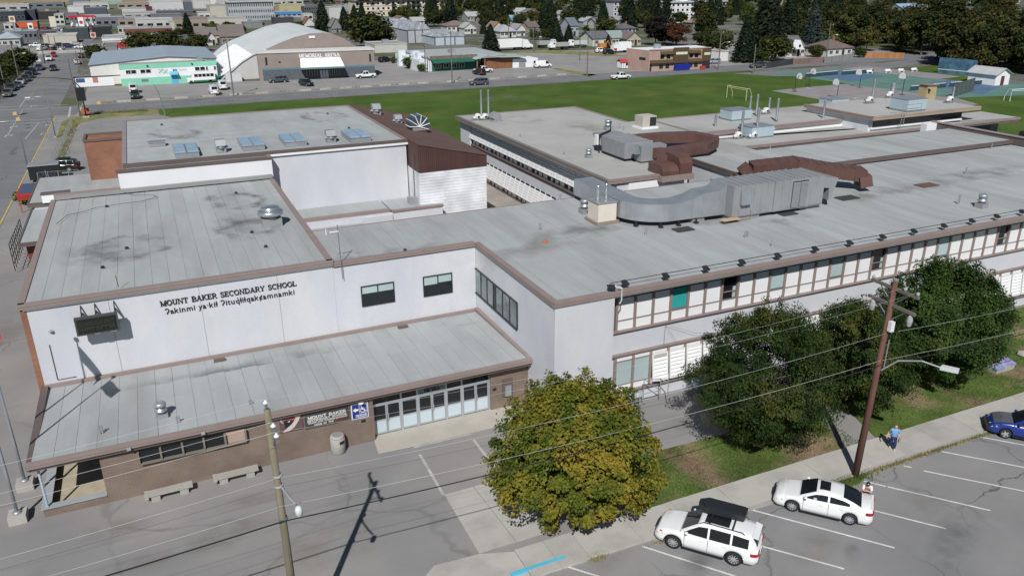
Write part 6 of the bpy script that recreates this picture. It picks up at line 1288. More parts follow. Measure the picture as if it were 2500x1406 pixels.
# ================================================================ PEOPLE
def skinned(name, verts, edges, radii, m, root, root_i=0, sub=2):
    me = bpy.data.meshes.new(name); me.from_pydata(verts, edges, []); o = bpy.data.objects.new(name, me); COL.objects.link(o)
    md = o.modifiers.new('s', 'SKIN'); sk = me.skin_vertices[0].data
    for i, r_ in enumerate(radii): sk[i].radius = r_ if hasattr(r_, '__len__') else (r_, r_); sk[i].use_root = (i == root_i)
    o.modifiers.new('d', 'SUBSURF').levels = sub; dg = bpy.context.evaluated_depsgraph_get(); dg.update()
    m2 = bpy.data.meshes.new_from_object(o.evaluated_get(dg)); bpy.data.objects.remove(o); bpy.data.meshes.remove(me); m2.name = name; m2.materials.clear(); m2.materials.append(m)
    m2.polygons.foreach_set('use_smooth', [True]*len(m2.polygons)); return link(name, m2, root)
def person(x, y, heading, label, J, shirt, trousers, hair, shoe, extra=None):
    """J: joint positions of the pose, x forward, y to the person's own left"""
    r = thing('person', label, 'person', (x,y,.12 if extra == 'walk' else 0), heading); V, E, Rr = [], [], []
    def chain(pts, rad, start=None):
        prev = start
        for p, q in zip(pts, rad):
            V.append(p); Rr.append(q); i = len(V)-1
            if prev is not None: E.append((prev,i))
            prev = i
        return prev
    pel = chain([J['pelvis']],[(.15,.11)]); ch = chain([J['waist'],J['chest']],[(.13,.10),(.155,.115)],pel); nk = chain([J['neck'],J['jaw'],J['head'],J['crown']],[.058,.075,.098,.07],ch)
    tips = []
    for s in 'LR':
        sh_ = chain([J['sh'+s],J['el'+s],J['wr'+s],J['pa'+s]],[.062,.045,.032,(.038,.018)],ch); w = Vector(J['wr'+s]); p = Vector(J['pa'+s]); d = (p-w).normalized(); side = d.cross(Vector((0,0,1))); side = side.normalized() if side.length > .1 else Vector((0,1,0))
        for kf in (-1.5,-.5,.5,1.5): chain([tuple(p+side*kf*.018+d*.045), tuple(p+side*kf*.02+d*(.085-abs(kf)*.008)-Vector((0,0,.012)))],[.010,.008],sh_)
        chain([tuple(w.lerp(p,.5)+side*.045+d*.01), tuple(w.lerp(p,.7)+side*.055+d*.035)],[.011,.009],sh_)
    for s in 'LR': chain([J['hp'+s],J['kn'+s],J['an'+s],J['to'+s]],[(.095,.095),.065,.045,(.045,.032)],pel)
    skinned('body', V, E, Rr, skin, r)
    def ov(name, chains, m):
        v, e, q = [], [], []
        for c in chains:
            for i, (p, rr) in enumerate(c):
                if p in v: k_ = v.index(p)
                else: v.append(p); q.append(rr); k_ = len(v)-1
                if i: e.append((prev,k_))
                prev = k_
        return skinned(name, v, e, q, m, r)
    mid = lambda a, b, t: tuple(Vector(J[a]).lerp(Vector(J[b]), t))
    ov('shirt', [[(J['pelvis'],(.185,.145)),(J['waist'],(.165,.13)),(J['chest'],(.185,.145)),(mid('chest','neck',.7),(.09,.08))]]+[[(J['chest'],(.185,.145)),(J['sh'+s],.088),(mid('sh'+s,'el'+s,.85),.072)] for s in 'LR'], shirt)
    ov('trousers', [[(J['pelvis'],(.175,.135)),(J['hp'+s],.115),(J['kn'+s],.085),(mid('kn'+s,'an'+s,.92),.07)] for s in 'LR'], trousers)
    for s in 'LR': 
        a_, t_ = Vector(J['an'+s]), Vector(J['to'+s]); b_ = a_-Vector((.03,0,.03)); skinned('shoe', [tuple(b_-Vector((.02,0,0))),tuple(t_+Vector((.03,0,-.005)))], [(0,1)], [(.055,.05),(.05,.035)], shoe, r)
    h = Vector(J['head']); c = Vector(J['crown']); up = (c-h).normalized(); fwd = Vector((1,0,0))
    skinned('hair', [tuple(h-fwd*.035-up*.05),tuple(h-fwd*.025+up*.05),tuple(c+up*.005)], [(0,1),(1,2)], [.095,.102,.075], hair, r)
    f = h+fwd*.088
    part(r, 'nose', mb().lathe([(.004,0),(.016,.005),(.008,.03)], tuple(f+Vector((.008,0,-.035))), 6), skin, world=False)
    for s in (1,-1):
        part(r, 'eye', mb().lathe([(.004,-.004),(.012,0),(.004,.004)], tuple(f+Vector((-.004,.033*s,.005))), 6, 'x'), black, world=False); part(r, 'ear', mb().lathe([(.01,-.008),(.03,0),(.01,.008)], tuple(h+Vector((0,.10*s,-.02))), 8, 'y'), skin, world=False)
    part(r, 'mouth', mb().box(f.x-.006,f.y-.022,f.z-.062,f.x+.002,f.y+.022,f.z-.053), mat('lips', (.35,.12,.11), .6), world=False); return r
den = mat('blue_jeans', (.02,.035,.13), .9, var=.2, scale=6); bl = mat('light_blue_shirt', (.13,.36,.66), .9, var=.15, scale=5)
x, y = (36.93,27.51); w1 = person(x, y, R(-128), 'woman in a light blue shirt and jeans with a shoulder bag on the pavement',
  dict(pelvis=(0,0,.90),waist=(.01,0,1.06),chest=(.02,0,1.26),neck=(.03,0,1.42),jaw=(.055,0,1.49),head=(.05,0,1.565),crown=(.045,0,1.64),
       shL=(.02,.19,1.33),elL=(-.02,.27,1.09),wrL=(.16,.20,.96),paL=(.23,.16,.95),shR=(.02,-.19,1.33),elR=(-.10,-.30,1.10),wrR=(-.06,-.36,.86),paR=(-.02,-.37,.78),
       hpL=(0,.09,.84),knL=(.14,.10,.47),anL=(.10,.10,.09),toL=(.23,.10,.045),hpR=(0,-.09,.84),knR=(.02,-.10,.46),anR=(-.16,-.10,.12),toR=(-.06,-.10,.045)), bl, den, mat('auburn_hair', (.20,.075,.03), .7), mat('pale_shoe', (.55,.45,.45), .7), 'walk')
bag = mat('grey_bag', (.30,.29,.26), .8, var=.15)
b_ = thing('shoulder_bag', 'grey shoulder bag hanging at the hip of the walking woman', 'bag', (x,y,.9), R(-128)); part(b_, 'bag', mb().extr([(.02,.25,-.18),(.30,.21,-.18),(.32,.22,.12),(.0,.26,.12)], (.02,.13,0)), bag, world=False); part(b_, 'strap', mb().path([(.05,.31,.12),(.06,.22,.45),(.02,.10,.60),(-.10,.05,.55)],.014,5), bag, world=False)
cap_, shirt2, dk = mat('black_cap', (.02,.02,.022), .8), mat('white_tshirt', (.72,.68,.68), .9), mat('dark_trousers', (.03,.03,.04), .9)
sv = d; side = Vector((sv.y,-sv.x)); ctr = Vector(sed.location[:2]); pos = ctr-sv*2.05+side*1.28; face = math.atan2(-side.y, -side.x)
p2 = person(pos.x, pos.y, face, 'person in a white top and black cap leaning on the sedan boot', dict(pelvis=(-.12,0,.90),waist=(.0,0,1.04),chest=(.14,0,1.19),neck=(.24,0,1.32),jaw=(.29,0,1.38),head=(.30,0,1.455),crown=(.30,0,1.53),
       shL=(.17,.19,1.25),elL=(.42,.20,1.10),wrL=(.46,.02,1.16),paL=(.46,-.05,1.18),shR=(.17,-.19,1.25),elR=(.42,-.20,1.10),wrR=(.44,-.02,1.13),paR=(.44,.05,1.13),
       hpL=(-.12,.09,.84),knL=(-.06,.11,.46),anL=(-.14,.11,.08),toL=(-.02,.11,.04),hpR=(-.12,-.09,.84),knR=(-.06,-.11,.46),anR=(-.14,-.11,.08),toR=(-.02,-.11,.04)), shirt2, dk, mat('dark_red_hair', (.09,.02,.025), .7), dk)
part(p2, 'cap', mb().lathe([(.108,1.50),(.105,1.545),(.07,1.585),(.01,1.595)], (.295,0,0), 14), cap_, True, world=False); part(p2, 'cap_peak', mb().extr([(.36,-.085,1.505),(.36,.085,1.505),(.49,.05,1.49),(.49,-.05,1.49)], (0,0,.012)), cap_, world=False)
part(p2, 'cap_badge', mb().box(.395,-.03,1.515,.405,.03,1.545), white, world=False)

# ================================================================ LAWN THINGS AND NEAR TREES
x, y = 52.4, 31.9; r = thing('painted_bench', 'low purple painted concrete bench with a tapered slab on the lawn', 'bench', (x,y,0)); pur = mat('purple_paint', (.27,.24,.45), .7, var=.25, scale=6, col2=(.22,.36,.48), c2scale=1.5)
part(r, 'base', mb().extr([(x-1.0,y-.45,0),(x+.9,y-.45,0),(x+1.0,y+.35,0),(x-.9,y+.35,0)], (0,0,.28)), concd); part(r, 'seat', mb().extr([(x-1.05,y-.5,.281),(x-.2,y-.5,.281),(x+.05,y+.1,.281),(x-.9,y+.2,.281)], (0,0,.12)), pur); part(r, 'slab', mb().extr([(x-.1,y-.2,.285),(x+1.05,y-.45,.285),(x+1.15,y+.3,.40),(x+.35,y+.75,.62)], (0,0,.13)), pur)
solo('rock', mb().lathe([(.3,0),(.45,.12),(.38,.28),(.1,.36)], ((55.88,32.58)[0],(55.88,32.58)[1],0), 7), concd, 'dark flat stone on the lawn at the frame edge', 'stone', base=(*(55.88,32.58),0))
a = (26.66,38.09); x, y = a[0], a[1]; r = thing('bike_rack', 'grey steel gate frame and rack against the front wing wall', 'rack', (x,y,0)); q = mb()
q.path([(x-.2,y,0),(x-.2,y,2.0),(x+1.1,y,1.75),(x+1.1,y,0)],.04,6).tube((x-.2,y,2.0),(x+1.1,y,.9),.03,5).tube((x-.2,y,.9),(x+1.1,y,.9),.03,5).path([(x+1.1,y,1.7),(x+1.35,y-.5,1.6),(x+1.35,y-.5,0)],.035,6)
part(r, 'frame', q, galvd)
for i in range(7): part(r, 'bar', mb().tube((x-2.4+.3*i,y-.2,.1),(x-2.4+.3*i,y-.2,1.3),.025,5), galvd)
part(r, 'rail', mb().tube((x-2.6,y-.2,1.3),(x-.3,y-.2,1.3),.035,6).tube((x-2.6,y-.2,.9),(x-.3,y-.2,.9),.03,6), galvd)
solo('vent_grille', mb().box(31.8,38.80,1.15,32.4,38.84,1.6), concd, 'small grey vent grille low on the front wing wall', 'vent', base=(31.8,38.8,1.15))

leafmat('leaf_maple', (.060,.098,.012), (.150,.155,.020), (.27,.205,.028), .55, 0, .05)
leafmat('leaf_dark', (.018,.040,.009), (.034,.064,.013), (.088,.095,.020), .5, 0, .05)
leafmat('leaf_ash', (.022,.050,.011), (.041,.080,.016), (.072,.110,.022), .5, 0, .05)
def big_tree(name, x, y, h, rad, zc, n, ncl, clr, size, aspect, droop, up, lm, label, seed, tr=.16, spikes=0, low=None, taper=.15):
    rng = np.random.default_rng(seed); r = thing(name, label, 'tree', (x,y,0), 0); p, o = clumped(rng, n, ncl, rad, clr, zc, .30)
    t = (p[:,2]-zc)/rad[2]; a = np.arctan2(p[:,1],p[:,0]); lob = 1+.10*np.sin(3*a+seed+t*2)+.07*np.sin(5*a+2*seed-t*3); k = (1-taper*np.clip(t,0,1.2))*(1-.12*np.clip(-t,0,1))*lob; p[:,0] *= k; p[:,1] *= k
    gap = np.sin(p[:,0]*1.9+seed)*np.sin(p[:,1]*1.7+2*seed)+np.sin(p[:,2]*2.1+p[:,0]*.8)*.8; keep = gap+rng.normal(0,.25,len(p)) > (-1.0 if lm == 'leaf_maple' else -1.35); p, o = p[keep], o[keep]
    if spikes:
        q = []
        for i in range(spikes):
            t = rng.uniform(0,6.28); e = rng.uniform(.1,.85); bx, by = math.cos(t)*rad[0]*e, math.sin(t)*rad[1]*e; top = zc+rad[2]*math.sqrt(max(0,1-e*e))*rng.uniform(.98,1.18); m_ = 330
            zz = top-rng.uniform(0,1,m_)**.8*1.7; w = .10+.20*(top-zz); q.append(np.column_stack([bx+rng.normal(0,1,m_)*w, by+rng.normal(0,1,m_)*w, zz]))
        q = np.concatenate(q); p = np.concatenate([p,q]); oo = q-np.array([0,0,zc]); oo /= np.linalg.norm(oo,axis=1)[:,None]; o = np.concatenate([o,oo])
    keep = p[:,2] > (low or .35); p, o = p[keep], o[keep]
    m = limbs(mb(), h, rad, zc, tr, rng, 12)
    part(r, 'trunk', m, bark, True, world=False); link('crown', quads_mesh('crown', leaves(p, rng, size, aspect, droop, up, o), MATS[lm]), r); return r
big_tree('maple_tree', 16.5, 29.25, 8.4, (4.2,3.9,3.75), 4.45, 62000, 330, .58, .18, .75, .25, .5, 'leaf_maple', 'yellow and green maple tree in front of the bare white corner', 11, .2, 34, .6, .38)
big_tree('leafy_tree', 29.9, 31.2, 9.3, (4.1,3.9,4.2), 4.75, 98000, 330, .66, .165, .42, .8, .35, 'leaf_dark', 'dark drooping round tree between the maple and the crossarm pole', 12, .22, 18, .15, .22)
big_tree('leafy_tree', 38.2, 32.3, 7.6, (3.9,3.3,3.6), 3.75, 66000, 220, .70, .18, .42, .75, .35, 'leaf_dark', 'dark bushy tree partly behind the crossarm pole', 13, .2, 10, .15, .15)
big_tree('leafy_tree', 46.2, 32.6, 8.6, (4.7,3.9,4.0), 4.55, 90000, 240, .80, .19, .5, .5, .45, 'leaf_ash', 'broad fresh green tree beside the purple bench on the lawn', 14, .22, 20, .3, .2)
for i, (p, rx, ry, m, a_) in enumerate((((34.26,23.15),3.0,1.5,dirt,.4),((32.97,20.15),4.0,1.2,soot,.5),((26.73,23.02),2.2,1.2,dirt,.2),((20.51,24.26),1.6,.8,soot,.3),((27.92,21.81),1.0,.5,soot,.8),((16.74,26.31),2.0,.8,dirt,.3),((4.77,33.12),4.0,2.4,dirt,0),((-0.77,36.01),6.0,1.6,dirt,.1),((9.31,37.10),2.2,1.4,pale_s,.3),((1.94,38.44),2.5,.8,dirt,0),((-5.47,38.86),3.0,1.2,dirt,0),((5.92,31.93),2.4,1.6,pale_s,.3),((-12.40,69.89),3,6,dirt,0),((26.76,35.25),2.5,1.4,dirt,0),((73.84,168.02),9,6,dirt,0))):
    film(p, .024+.0013*i, rx, ry, m, a_)

# ================================================================ ACROSS THE STREET
leafmat('leaf_far', (.020,.038,.010), (.040,.060,.014), (.085,.085,.018), .22, .035, .22)
leafmat('leaf_forest', (.020,.033,.009), (.042,.054,.014), (.080,.077,.020), .12, .03, .25)
leafmat('leaf_fir', (.010,.020,.010), (.018,.032,.016), (.03,.045,.02), .3, .02, .2)
leafmat('leaf_blue', (.025,.040,.038), (.045,.065,.06), (.06,.08,.07), .4, 0, .1)
leafmat('leaf_rust', (.05,.018,.010), (.085,.032,.014), (.10,.05,.02), .3, 0, .1)
leafmat('leaf_plum', (.010,.009,.010), (.020,.014,.014), (.025,.02,.018), .3, 0, .1)
leafmat('leaf_lime', (.035,.070,.012), (.065,.105,.018), (.11,.13,.025), .3, .02, .15)
TREES = {'round': ('r', 10, 4.6, 2600, .85, 'leaf_far'), 'forest': ('w', 13, 5.4, 4200, .82, 'leaf_forest'), 'forest_b': ('w', 15, 5.0, 4200, .85, 'leaf_forest'), 'lime': ('r', 9, 4.4, 2400, .8, 'leaf_lime'),
         'spruce': ('fir', 18, 5.4, 3800, 1.15, 'leaf_fir'), 'fir': ('fir', 15, 5.4, 3400, 1.15, 'leaf_fir'), 'blue': ('fir', 17, 5.0, 3400, 1.0, 'leaf_blue'), 'column': ('column', 14, 2.6, 2200, .8, 'leaf_lime'),
         'rust': ('r', 11, 5.2, 3000, .8, 'leaf_rust'), 'plum': ('r', 14, 5.5, 3000, .9, 'leaf_plum'), 'bush': ('r', 3, 1.8, 700, .5, 'leaf_lime'), 'gold': ('r', 9, 5.0, 2600, .8, 'leaf_forest')}
# --- mint green club building
r = thing('club_building', 'long white and mint green building with a pale metal gable hall behind', 'building', (7,230,0)); mint = (.23,.58,.43)
x0, x1, y0 = -5.0, 18.3, 230.0
part(r, 'wall', mb().box(x0,y0,-.1,x1,y0+6,5.0), plain, color=(.74,.76,.78)); part(r, 'mint_base', mb().box(x0-.02,y0-.05,.0,x1+.02,y0-.002,1.85), plain, color=mint); part(r, 'mint_band', mb().box(x0-.03,y0-.06,4.1,x1+.03,y0-.002,5.25), plain, color=mint); part(r, 'roof', mb().box(x0,y0,5.002,x1,y0+6,5.1), plainroof, color=(.3,.3,.3)); part(r, 'mint_side', mb().box(x1+.002,y0,.01,x1+.05,y0+5.9,5.2), plain, color=mint)
w = mb(); w.extr([(-11.9,236,-.1),(19,236,-.1),(19,236,5.2),(6.9,236,6.2),(-11.9,236,4.9)], (0,38,0)); part(r, 'hall', w, plain, color=(.66,.66,.63))
part(r, 'hall_roof', mb().extr([(-12.2,235.6,4.95),(6.9,235.6,6.32),(6.9,274,6.32),(-12.2,274,4.95)], (0,0,.12)).extr([(6.9,235.6,6.32),(19.3,235.6,5.3),(19.3,274,5.3),(6.9,274,6.32)], (0,0,.12)), mat('blue_steel_roof', (.36,.43,.50), .5, .2, var=.06))
for (px, w_) in ((-3.6,1.1),(-2.35,1.1),(-.2,1.1),(1.1,1.1),(12.9,1.1),(14.2,1.1),(15.6,.45),(17.6,.45)): window(r, px, 3.0, w_, .85, y0-.05, white, glassd, 1)
for px in (1.6,12.3): part(r, 'wall_lamp', mb().cbox((px,y0-.2,4.75),(.4,.3,.25)), dark)
part(r, 'vent_grille', mb().box(-.3,y0-.1,.85,1.3,y0-.05,1.5), steel); part(r, 'door', mb().box(6.8,y0-.1,0,8.4,y0-.052,2.1), plain, color=(.10,.42,.60)); part(r, 'awning', mb().extr([(6.5,y0-.06,3.0),(8.6,y0-.06,3.0),(8.6,y0-1.2,2.3),(6.5,y0-1.2,2.3)], (0,0,.06)), plain, color=(.13,.45,.62))
q = mb()
for ax in (4.6,5.7):
    for a_ in (45,-45):
        d = Vector((math.cos(R(a_)),0,math.sin(R(a_)))); n_ = Vector((-d.z,0,d.x))*.11; c = Vector((ax,y0-.06-(.01 if a_>0 else 0),3.35-(ax-4.6)*.25)); q.extr([c-d*.75-n_,c+d*.75-n_,c+d*.75+n_,c-d*.75+n_],(0,.008,0))
part(r, 'logo', q, plain, color=mint); part(r, 'lettering', sans_mb('bgc', 7.5, 8.5, 3.1, .9, y0-.04, .03), blackp); part(r, 'lettering', sans_mb('Cranbrook', 8.9, 10.9, 3.2, .5, y0-.04, .0), plain, color=(.45,.47,.5)); part(r, 'roof_unit', mb().box(14.0,232,5.1,15.2,233.2,6.3), galvd)
# --- the vaulted arena
AR = thing('memorial_arena', 'big vaulted white arena with a taupe front wing and sloped white canopy', 'arena', (44,226,0)); taupe = (.27,.225,.205)
ap = [(19.0,.2),(21.8,2.4),(25,4.8),(28,6.4),(31.5,7.6),(35.5,9.1),(39.4,10.4),(43.5,11.2),(47.2,11.35),(50,10.8),(52.75,9.6),(56.6,7.0),(59.5,4.6)]
v = mb()
for (xa,za),(xb,zb_) in zip(ap, ap[1:]): v.extr([(xa,230.6,za-.3),(xb,230.6,zb_-.3),(xb,230.6,zb_),(xa,230.6,za)], (0,53,0))
part(AR, 'vault_roof', v, mat('vault_white', (.58,.61,.61), .6, var=.05, col2=(.52,.56,.56), c2scale=.05)); part(AR, 'flank_wall', mb().extr([(19.2,230.9,-.1)]+[(x,230.9,z-.31) for x, z in ap[:5]]+[(31.5,230.9,-.1)], (0,.2,0)), plain, color=(.5,.5,.5)); part(AR, 'gable_wall', mb().extr([(31.0,230.3,5)]+[(x,230.3,z) for x, z in ap[4:12]]+[(57,230.3,5)], (0,.25,0)), plain, color=taupe)
bq = [(28.3,224.6),(58.6,221.2),(59.2,229),(28.9,230.6)]
part(AR, 'wall', mb().prism(bq, -.1, 7.0), plain, color=taupe); part(AR, 'coping', mb().prism([(28.1,224.4),(58.8,221.0),(59.4,229.2),(28.7,230.8)], 7.002, 7.35), plain, color=(.6,.6,.58))
def onf(u, z, o): return (28.3+30.3*u+o*-.11, 224.6-3.4*u-o, z)
part(AR, 'stone_base', mb().extr([onf(.03,0,.05),onf(1,0,.05),onf(1,2.7,.05),onf(.03,2.7,.05)], (0,.05,0)), mat('slate_stone', (.10,.115,.13), .9, var=.25, scale=8)); part(AR, 'teal_band', mb().extr([onf(.03,2.7,.08),onf(1,2.7,.08),onf(1,3.15,.08),onf(.03,3.15,.08)], (0,.08,0)), plain, color=(.10,.20,.26))
part(AR, 'canopy', mb().extr([onf(.355,5.35,.1),onf(.70,5.35,.1),onf(.72,3.35,3.2),onf(.345,3.35,3.2)], (0,.1,.12)), plain, color=(.74,.75,.75)); part(AR, 'canopy_edge', mb().extr([onf(.345,2.9,3.25),onf(.725,2.9,3.25),onf(.725,3.33,3.25),onf(.345,3.33,3.25)], (0,.3,0)), plain, color=(.12,.22,.25)); part(AR, 'canopy_soffit', mb().extr([onf(.345,2.88,3.2),onf(.725,2.88,3.2),onf(.725,2.88,.1),onf(.345,2.88,.1)],(0,0,-.03)), dark)
for u0, u1 in ((.40,.49),(.60,.68)):
    w = part(AR, 'window', mb().extr([onf(u0,.7,.12),onf(u1,.7,.12),onf(u1,2.4,.12),onf(u0,2.4,.12)],(0,.05,0)), glassd)
    for i in range(5): u = u0+(u1-u0)*i/4; part(w, 'glazing_bar', mb().extr([onf(u-.001,.7,.14),onf(u+.001,.7,.14),onf(u+.001,2.4,.14),onf(u-.001,2.4,.14)],(0,.05,0)), alum)
for i in range(3): u = .515+.025*i; part(AR, 'door', mb().extr([onf(u,.05,.12),onf(u+.02,.05,.12),onf(u+.02,2.2,.12),onf(u,2.2,.12)],(0,.05,0)), alum)
for u in (.06,.955): part(AR, 'slit_window', mb().extr([onf(u,4.0,.06),onf(u+.017,4.0,.06),onf(u+.017,6.0,.06),onf(u,6.0,.06)],(0,.05,0)), dark)
part(AR, 'louvre', mb().box(43.2,230.1,10.0,44.8,230.29,10.6), white); part(AR, 'wall_lamp', mb().extr([onf(.17,4.7,.3),onf(.185,4.7,.3),onf(.185,4.9,.3),onf(.17,4.9,.3)],(0,.2,0)), dark)
tot = sum(GL[c][0] if c != ' ' else .55 for c in 'MEMORIAL ARENA'); u = .345
for c in 'MEMORIAL ARENA':
    wd = (GL[c][0] if c != ' ' else .55)/tot*.351
    if c != ' ':
        g_, _ = glyph(c, 1.0, wd*30.3/GL[c][0], 1.25, .05); p0 = onf(u, 5.58, .12); g_.v = [(p[0]+p0[0], p[1]+p0[1]-p[0]*.112, p[2]*1.0+p0[2]) for p in g_.v]; part(AR, 'letter', g_, white)
    u += wd
for i in range(14): y = 231.5+2.7*i; part(AR, 'buttress', mb().extr([(16.6,y,0),(17.5,y,0),(28.0,y,6.4),(26.8,y,6.4)], (0,.4,0)), white)
part(AR, 'flank_slab', mb().extr([(19.0,231,.3),(27,231,5.6),(27,231,5.0),(20.5,231,.2)], (0,40,0)), plain, color=(.2,.2,.21)); part(AR, 'side_shed', mb().box(20,226.6,-.1,24,229.6,1.9), plain, color=(.55,.56,.57))
# --- wood fronted restaurant, its white container and sheds
r = thing('restaurant_building', 'low building with a green metal awning, cedar board front and rambling grey roofs', 'building', (88,224,0)); cedar = mat('cedar_board', (.22,.105,.05), .85, var=.25, scale=3)
part(r, 'wall', mb().box(76,225.5,-.1,90,250,3.6), plain, color=(.60,.66,.70)); part(r, 'roof', mb().box(75.5,225,3.602,100,251,3.85), plainroof, color=(.36,.38,.39)); part(r, 'stone_parapet', mb().box(76,224.9,3.3,90.5,225.49,4.2), mat('stone_parapet', (.17,.13,.11), .9, var=.3, scale=5))
part(r, 'awning', mb().extr([(76,224.85,3.3),(90,224.85,3.3),(90,222.2,2.5),(76,222.2,2.5)], (0,0,.1)), mat('green_awning', (.025,.12,.085), .5)); part(r, 'shop_front', mb().box(76.3,224.3,-.05,90,224.8,2.5), plain, color=(.025,.10,.075))
for i in range(4): window(r, 77.3+2.4*i, .9, 1.5, 1.2, 224.28, white)
fr_ = part(r, 'wood_front', mb().box(92,223.0,-.1,100.7,226,2.9), dark)
for i in range(22): part(fr_, 'plank', mb().box(92+.4*i,222.95,.0,92.38+.4*i,222.999,2.9), cedar)
part(r, 'porch_roof', mb().extr([(88.5,221.5,3.0),(92.5,221.5,4.0),(96.5,221.5,3.3),(104.8,221.5,3.1),(104.8,221.5,3.3),(96.5,221.5,3.55),(92.5,221.5,4.25),(88.5,221.5,3.2)], (0,9,0)), plainroof, color=(.34,.42,.40))
for x in (89,91.4): part(r, 'post', mb().box(x,221.8,0,x+.35,222.15,3.1), cedar)
for x, y in ((72,243),(75,238),(74.5,232)): part(r, 'white_pier', mb().box(x,y,0,x+2.2,y+2.2,4.6), plain, color=(.62,.68,.72))
part(r, 'side_wall', mb().box(73,226,-.1,75.9,250,3.2), plain, color=(.68,.72,.75)); part(r, 'roof_unit', mb().box(86,236,3.85,88,238,4.8), galvd)
r = thing('container', 'long white container with a roll door beside the cedar board front', 'container', (105,223,0)); part(r, 'box', mb().box(101.0,223.0,0,109.3,229.5,2.5), white); part(r, 'roll_door', mb().box(103.0,222.95,.1,105.2,222.99,1.6), galvd)
# --- two storey brown and pink block
BB = thing('office_building', 'two storey pale brick block with brown awnings and a white roof', 'building', (141,196,0)); pk = mat('pink_brick', (.40,.28,.235), .9, var=.12, fine=.1, fscale=10)
bp = [(131.5,196.8),(151.7,195.5),(153.5,205),(130,206.5)]; part(BB, 'wall', mb().prism(bp, -.1, 5.75), pk); part(BB, 'roof', mb().prism([(131.6,197.1),(151.6,195.8),(153.3,204.8),(130.2,206.2)], 5.752, 5.80), white); part(BB, 'coping', mb().prism([(131.4,196.6),(151.8,195.3),(151.7,195.6),(131.5,196.95)], 5.752, 6.0), pk)
def onb(u, z, o): return (131.5+20.2*u, 196.8-1.3*u-o, z)
bw = mat('brown_awning', (.085,.055,.028), .8)
def slabb(n, u0, u1, z0, z1, o0, o1, m): part(BB, n, mb().extr([onb(u0,z0,o0),onb(u1,z0,o0),onb(u1,z1,o1),onb(u0,z1,o1)], (0,.1,0)), m)
slabb('awning',.01,.38,2.25,3.05,.9,.1,bw); slabb('awning',.62,.85,2.25,3.05,.9,.1,bw); slabb('awning',.17,.39,4.6,5.4,.8,.1,bw); slabb('awning',.63,.83,4.6,5.4,.8,.1,bw); slabb('sign_panel',.37,.625,2.0,6.3,.5,.5,bw); slabb('sign_panel',.855,1.0,2.2,5.6,.4,.4,bw)
slabb('sign',.415,.60,4.35,5.05,.56,.56,mat('pale_sign', (.6,.62,.5), .5)); slabb('sign',.885,.985,3.9,4.6,.46,.46,MATS['pale_sign']); slabb('door',.015,.045,0,2.1,.05,.05,dark); slabb('door',.865,.99,.1,2.1,.45,.45,dark)
for u0, u1 in ((.18,.24),(.28,.34),(.65,.71),(.74,.80)): slabb('window',u0,u1,3.3,4.5,.04,.04,glassd)
for u0, u1 in ((.17,.23),(.27,.33),(.65,.71),(.74,.80)): slabb('window',u0,u1,.6,1.7,.04,.04,dark)
part(BB, 'roof_tank', mb().lathe([(1.1,5.81),(1.1,7.0)], (137.2,201.5,0), 14), galv); part(BB, 'side_sign', mb().extr([(131.3,198.2,3.0),(130.9,200.8,3.0),(130.9,200.8,3.7),(131.3,198.2,3.7)], (-.1,0,0)), dark)
r = thing('skip', 'two bright blue waste skips standing before the brown fronted block', 'skip', (140.8,194.8,0)); ub = mat('skip_blue', (.012,.03,.30), .5)
for i in range(2): part(r, 'bin', mb().extr([onb(.385+.115*i,.15,1.9),onb(.49+.115*i,.15,1.9),onb(.495+.115*i,1.75,2.2),onb(.38+.115*i,1.75,2.2)], (0,1.3,0)), ub)
solo('cart', mb().box(147.4,193.6,.1,148.9,194.3,1.0), mat('red_cart', (.45,.04,.05), .6), 'red cart parked on the pavement by the brown awning', 'cart', base=(148,194,0))
a = (129.27,206.57); x, y = a; r = thing('kiosk', 'small white half timbered kiosk with a red roof', 'kiosk', (x,y,0)); part(r, 'wall', mb().box(x-1.4,y-1,.2,x+1.6,y+1.3,2.0), white); q = mb(); gable_roof(q,x-1.4,y-1,x+1.6,y+1.3,2.0,.7,'x',.25,.08); part(r, 'roof', q, mat('red_tin', (.42,.05,.06), .6))
for xx in (-1.35,-.6,.1,.85,1.5): part(r, 'timber', mb().box(x+xx,y-1.05,.2,x+xx+.12,y-1.002,2.0), dark)
part(r, 'window', mb().box(x+.25,y-1.04,.9,x+.8,y-1.003,1.6), glassd)

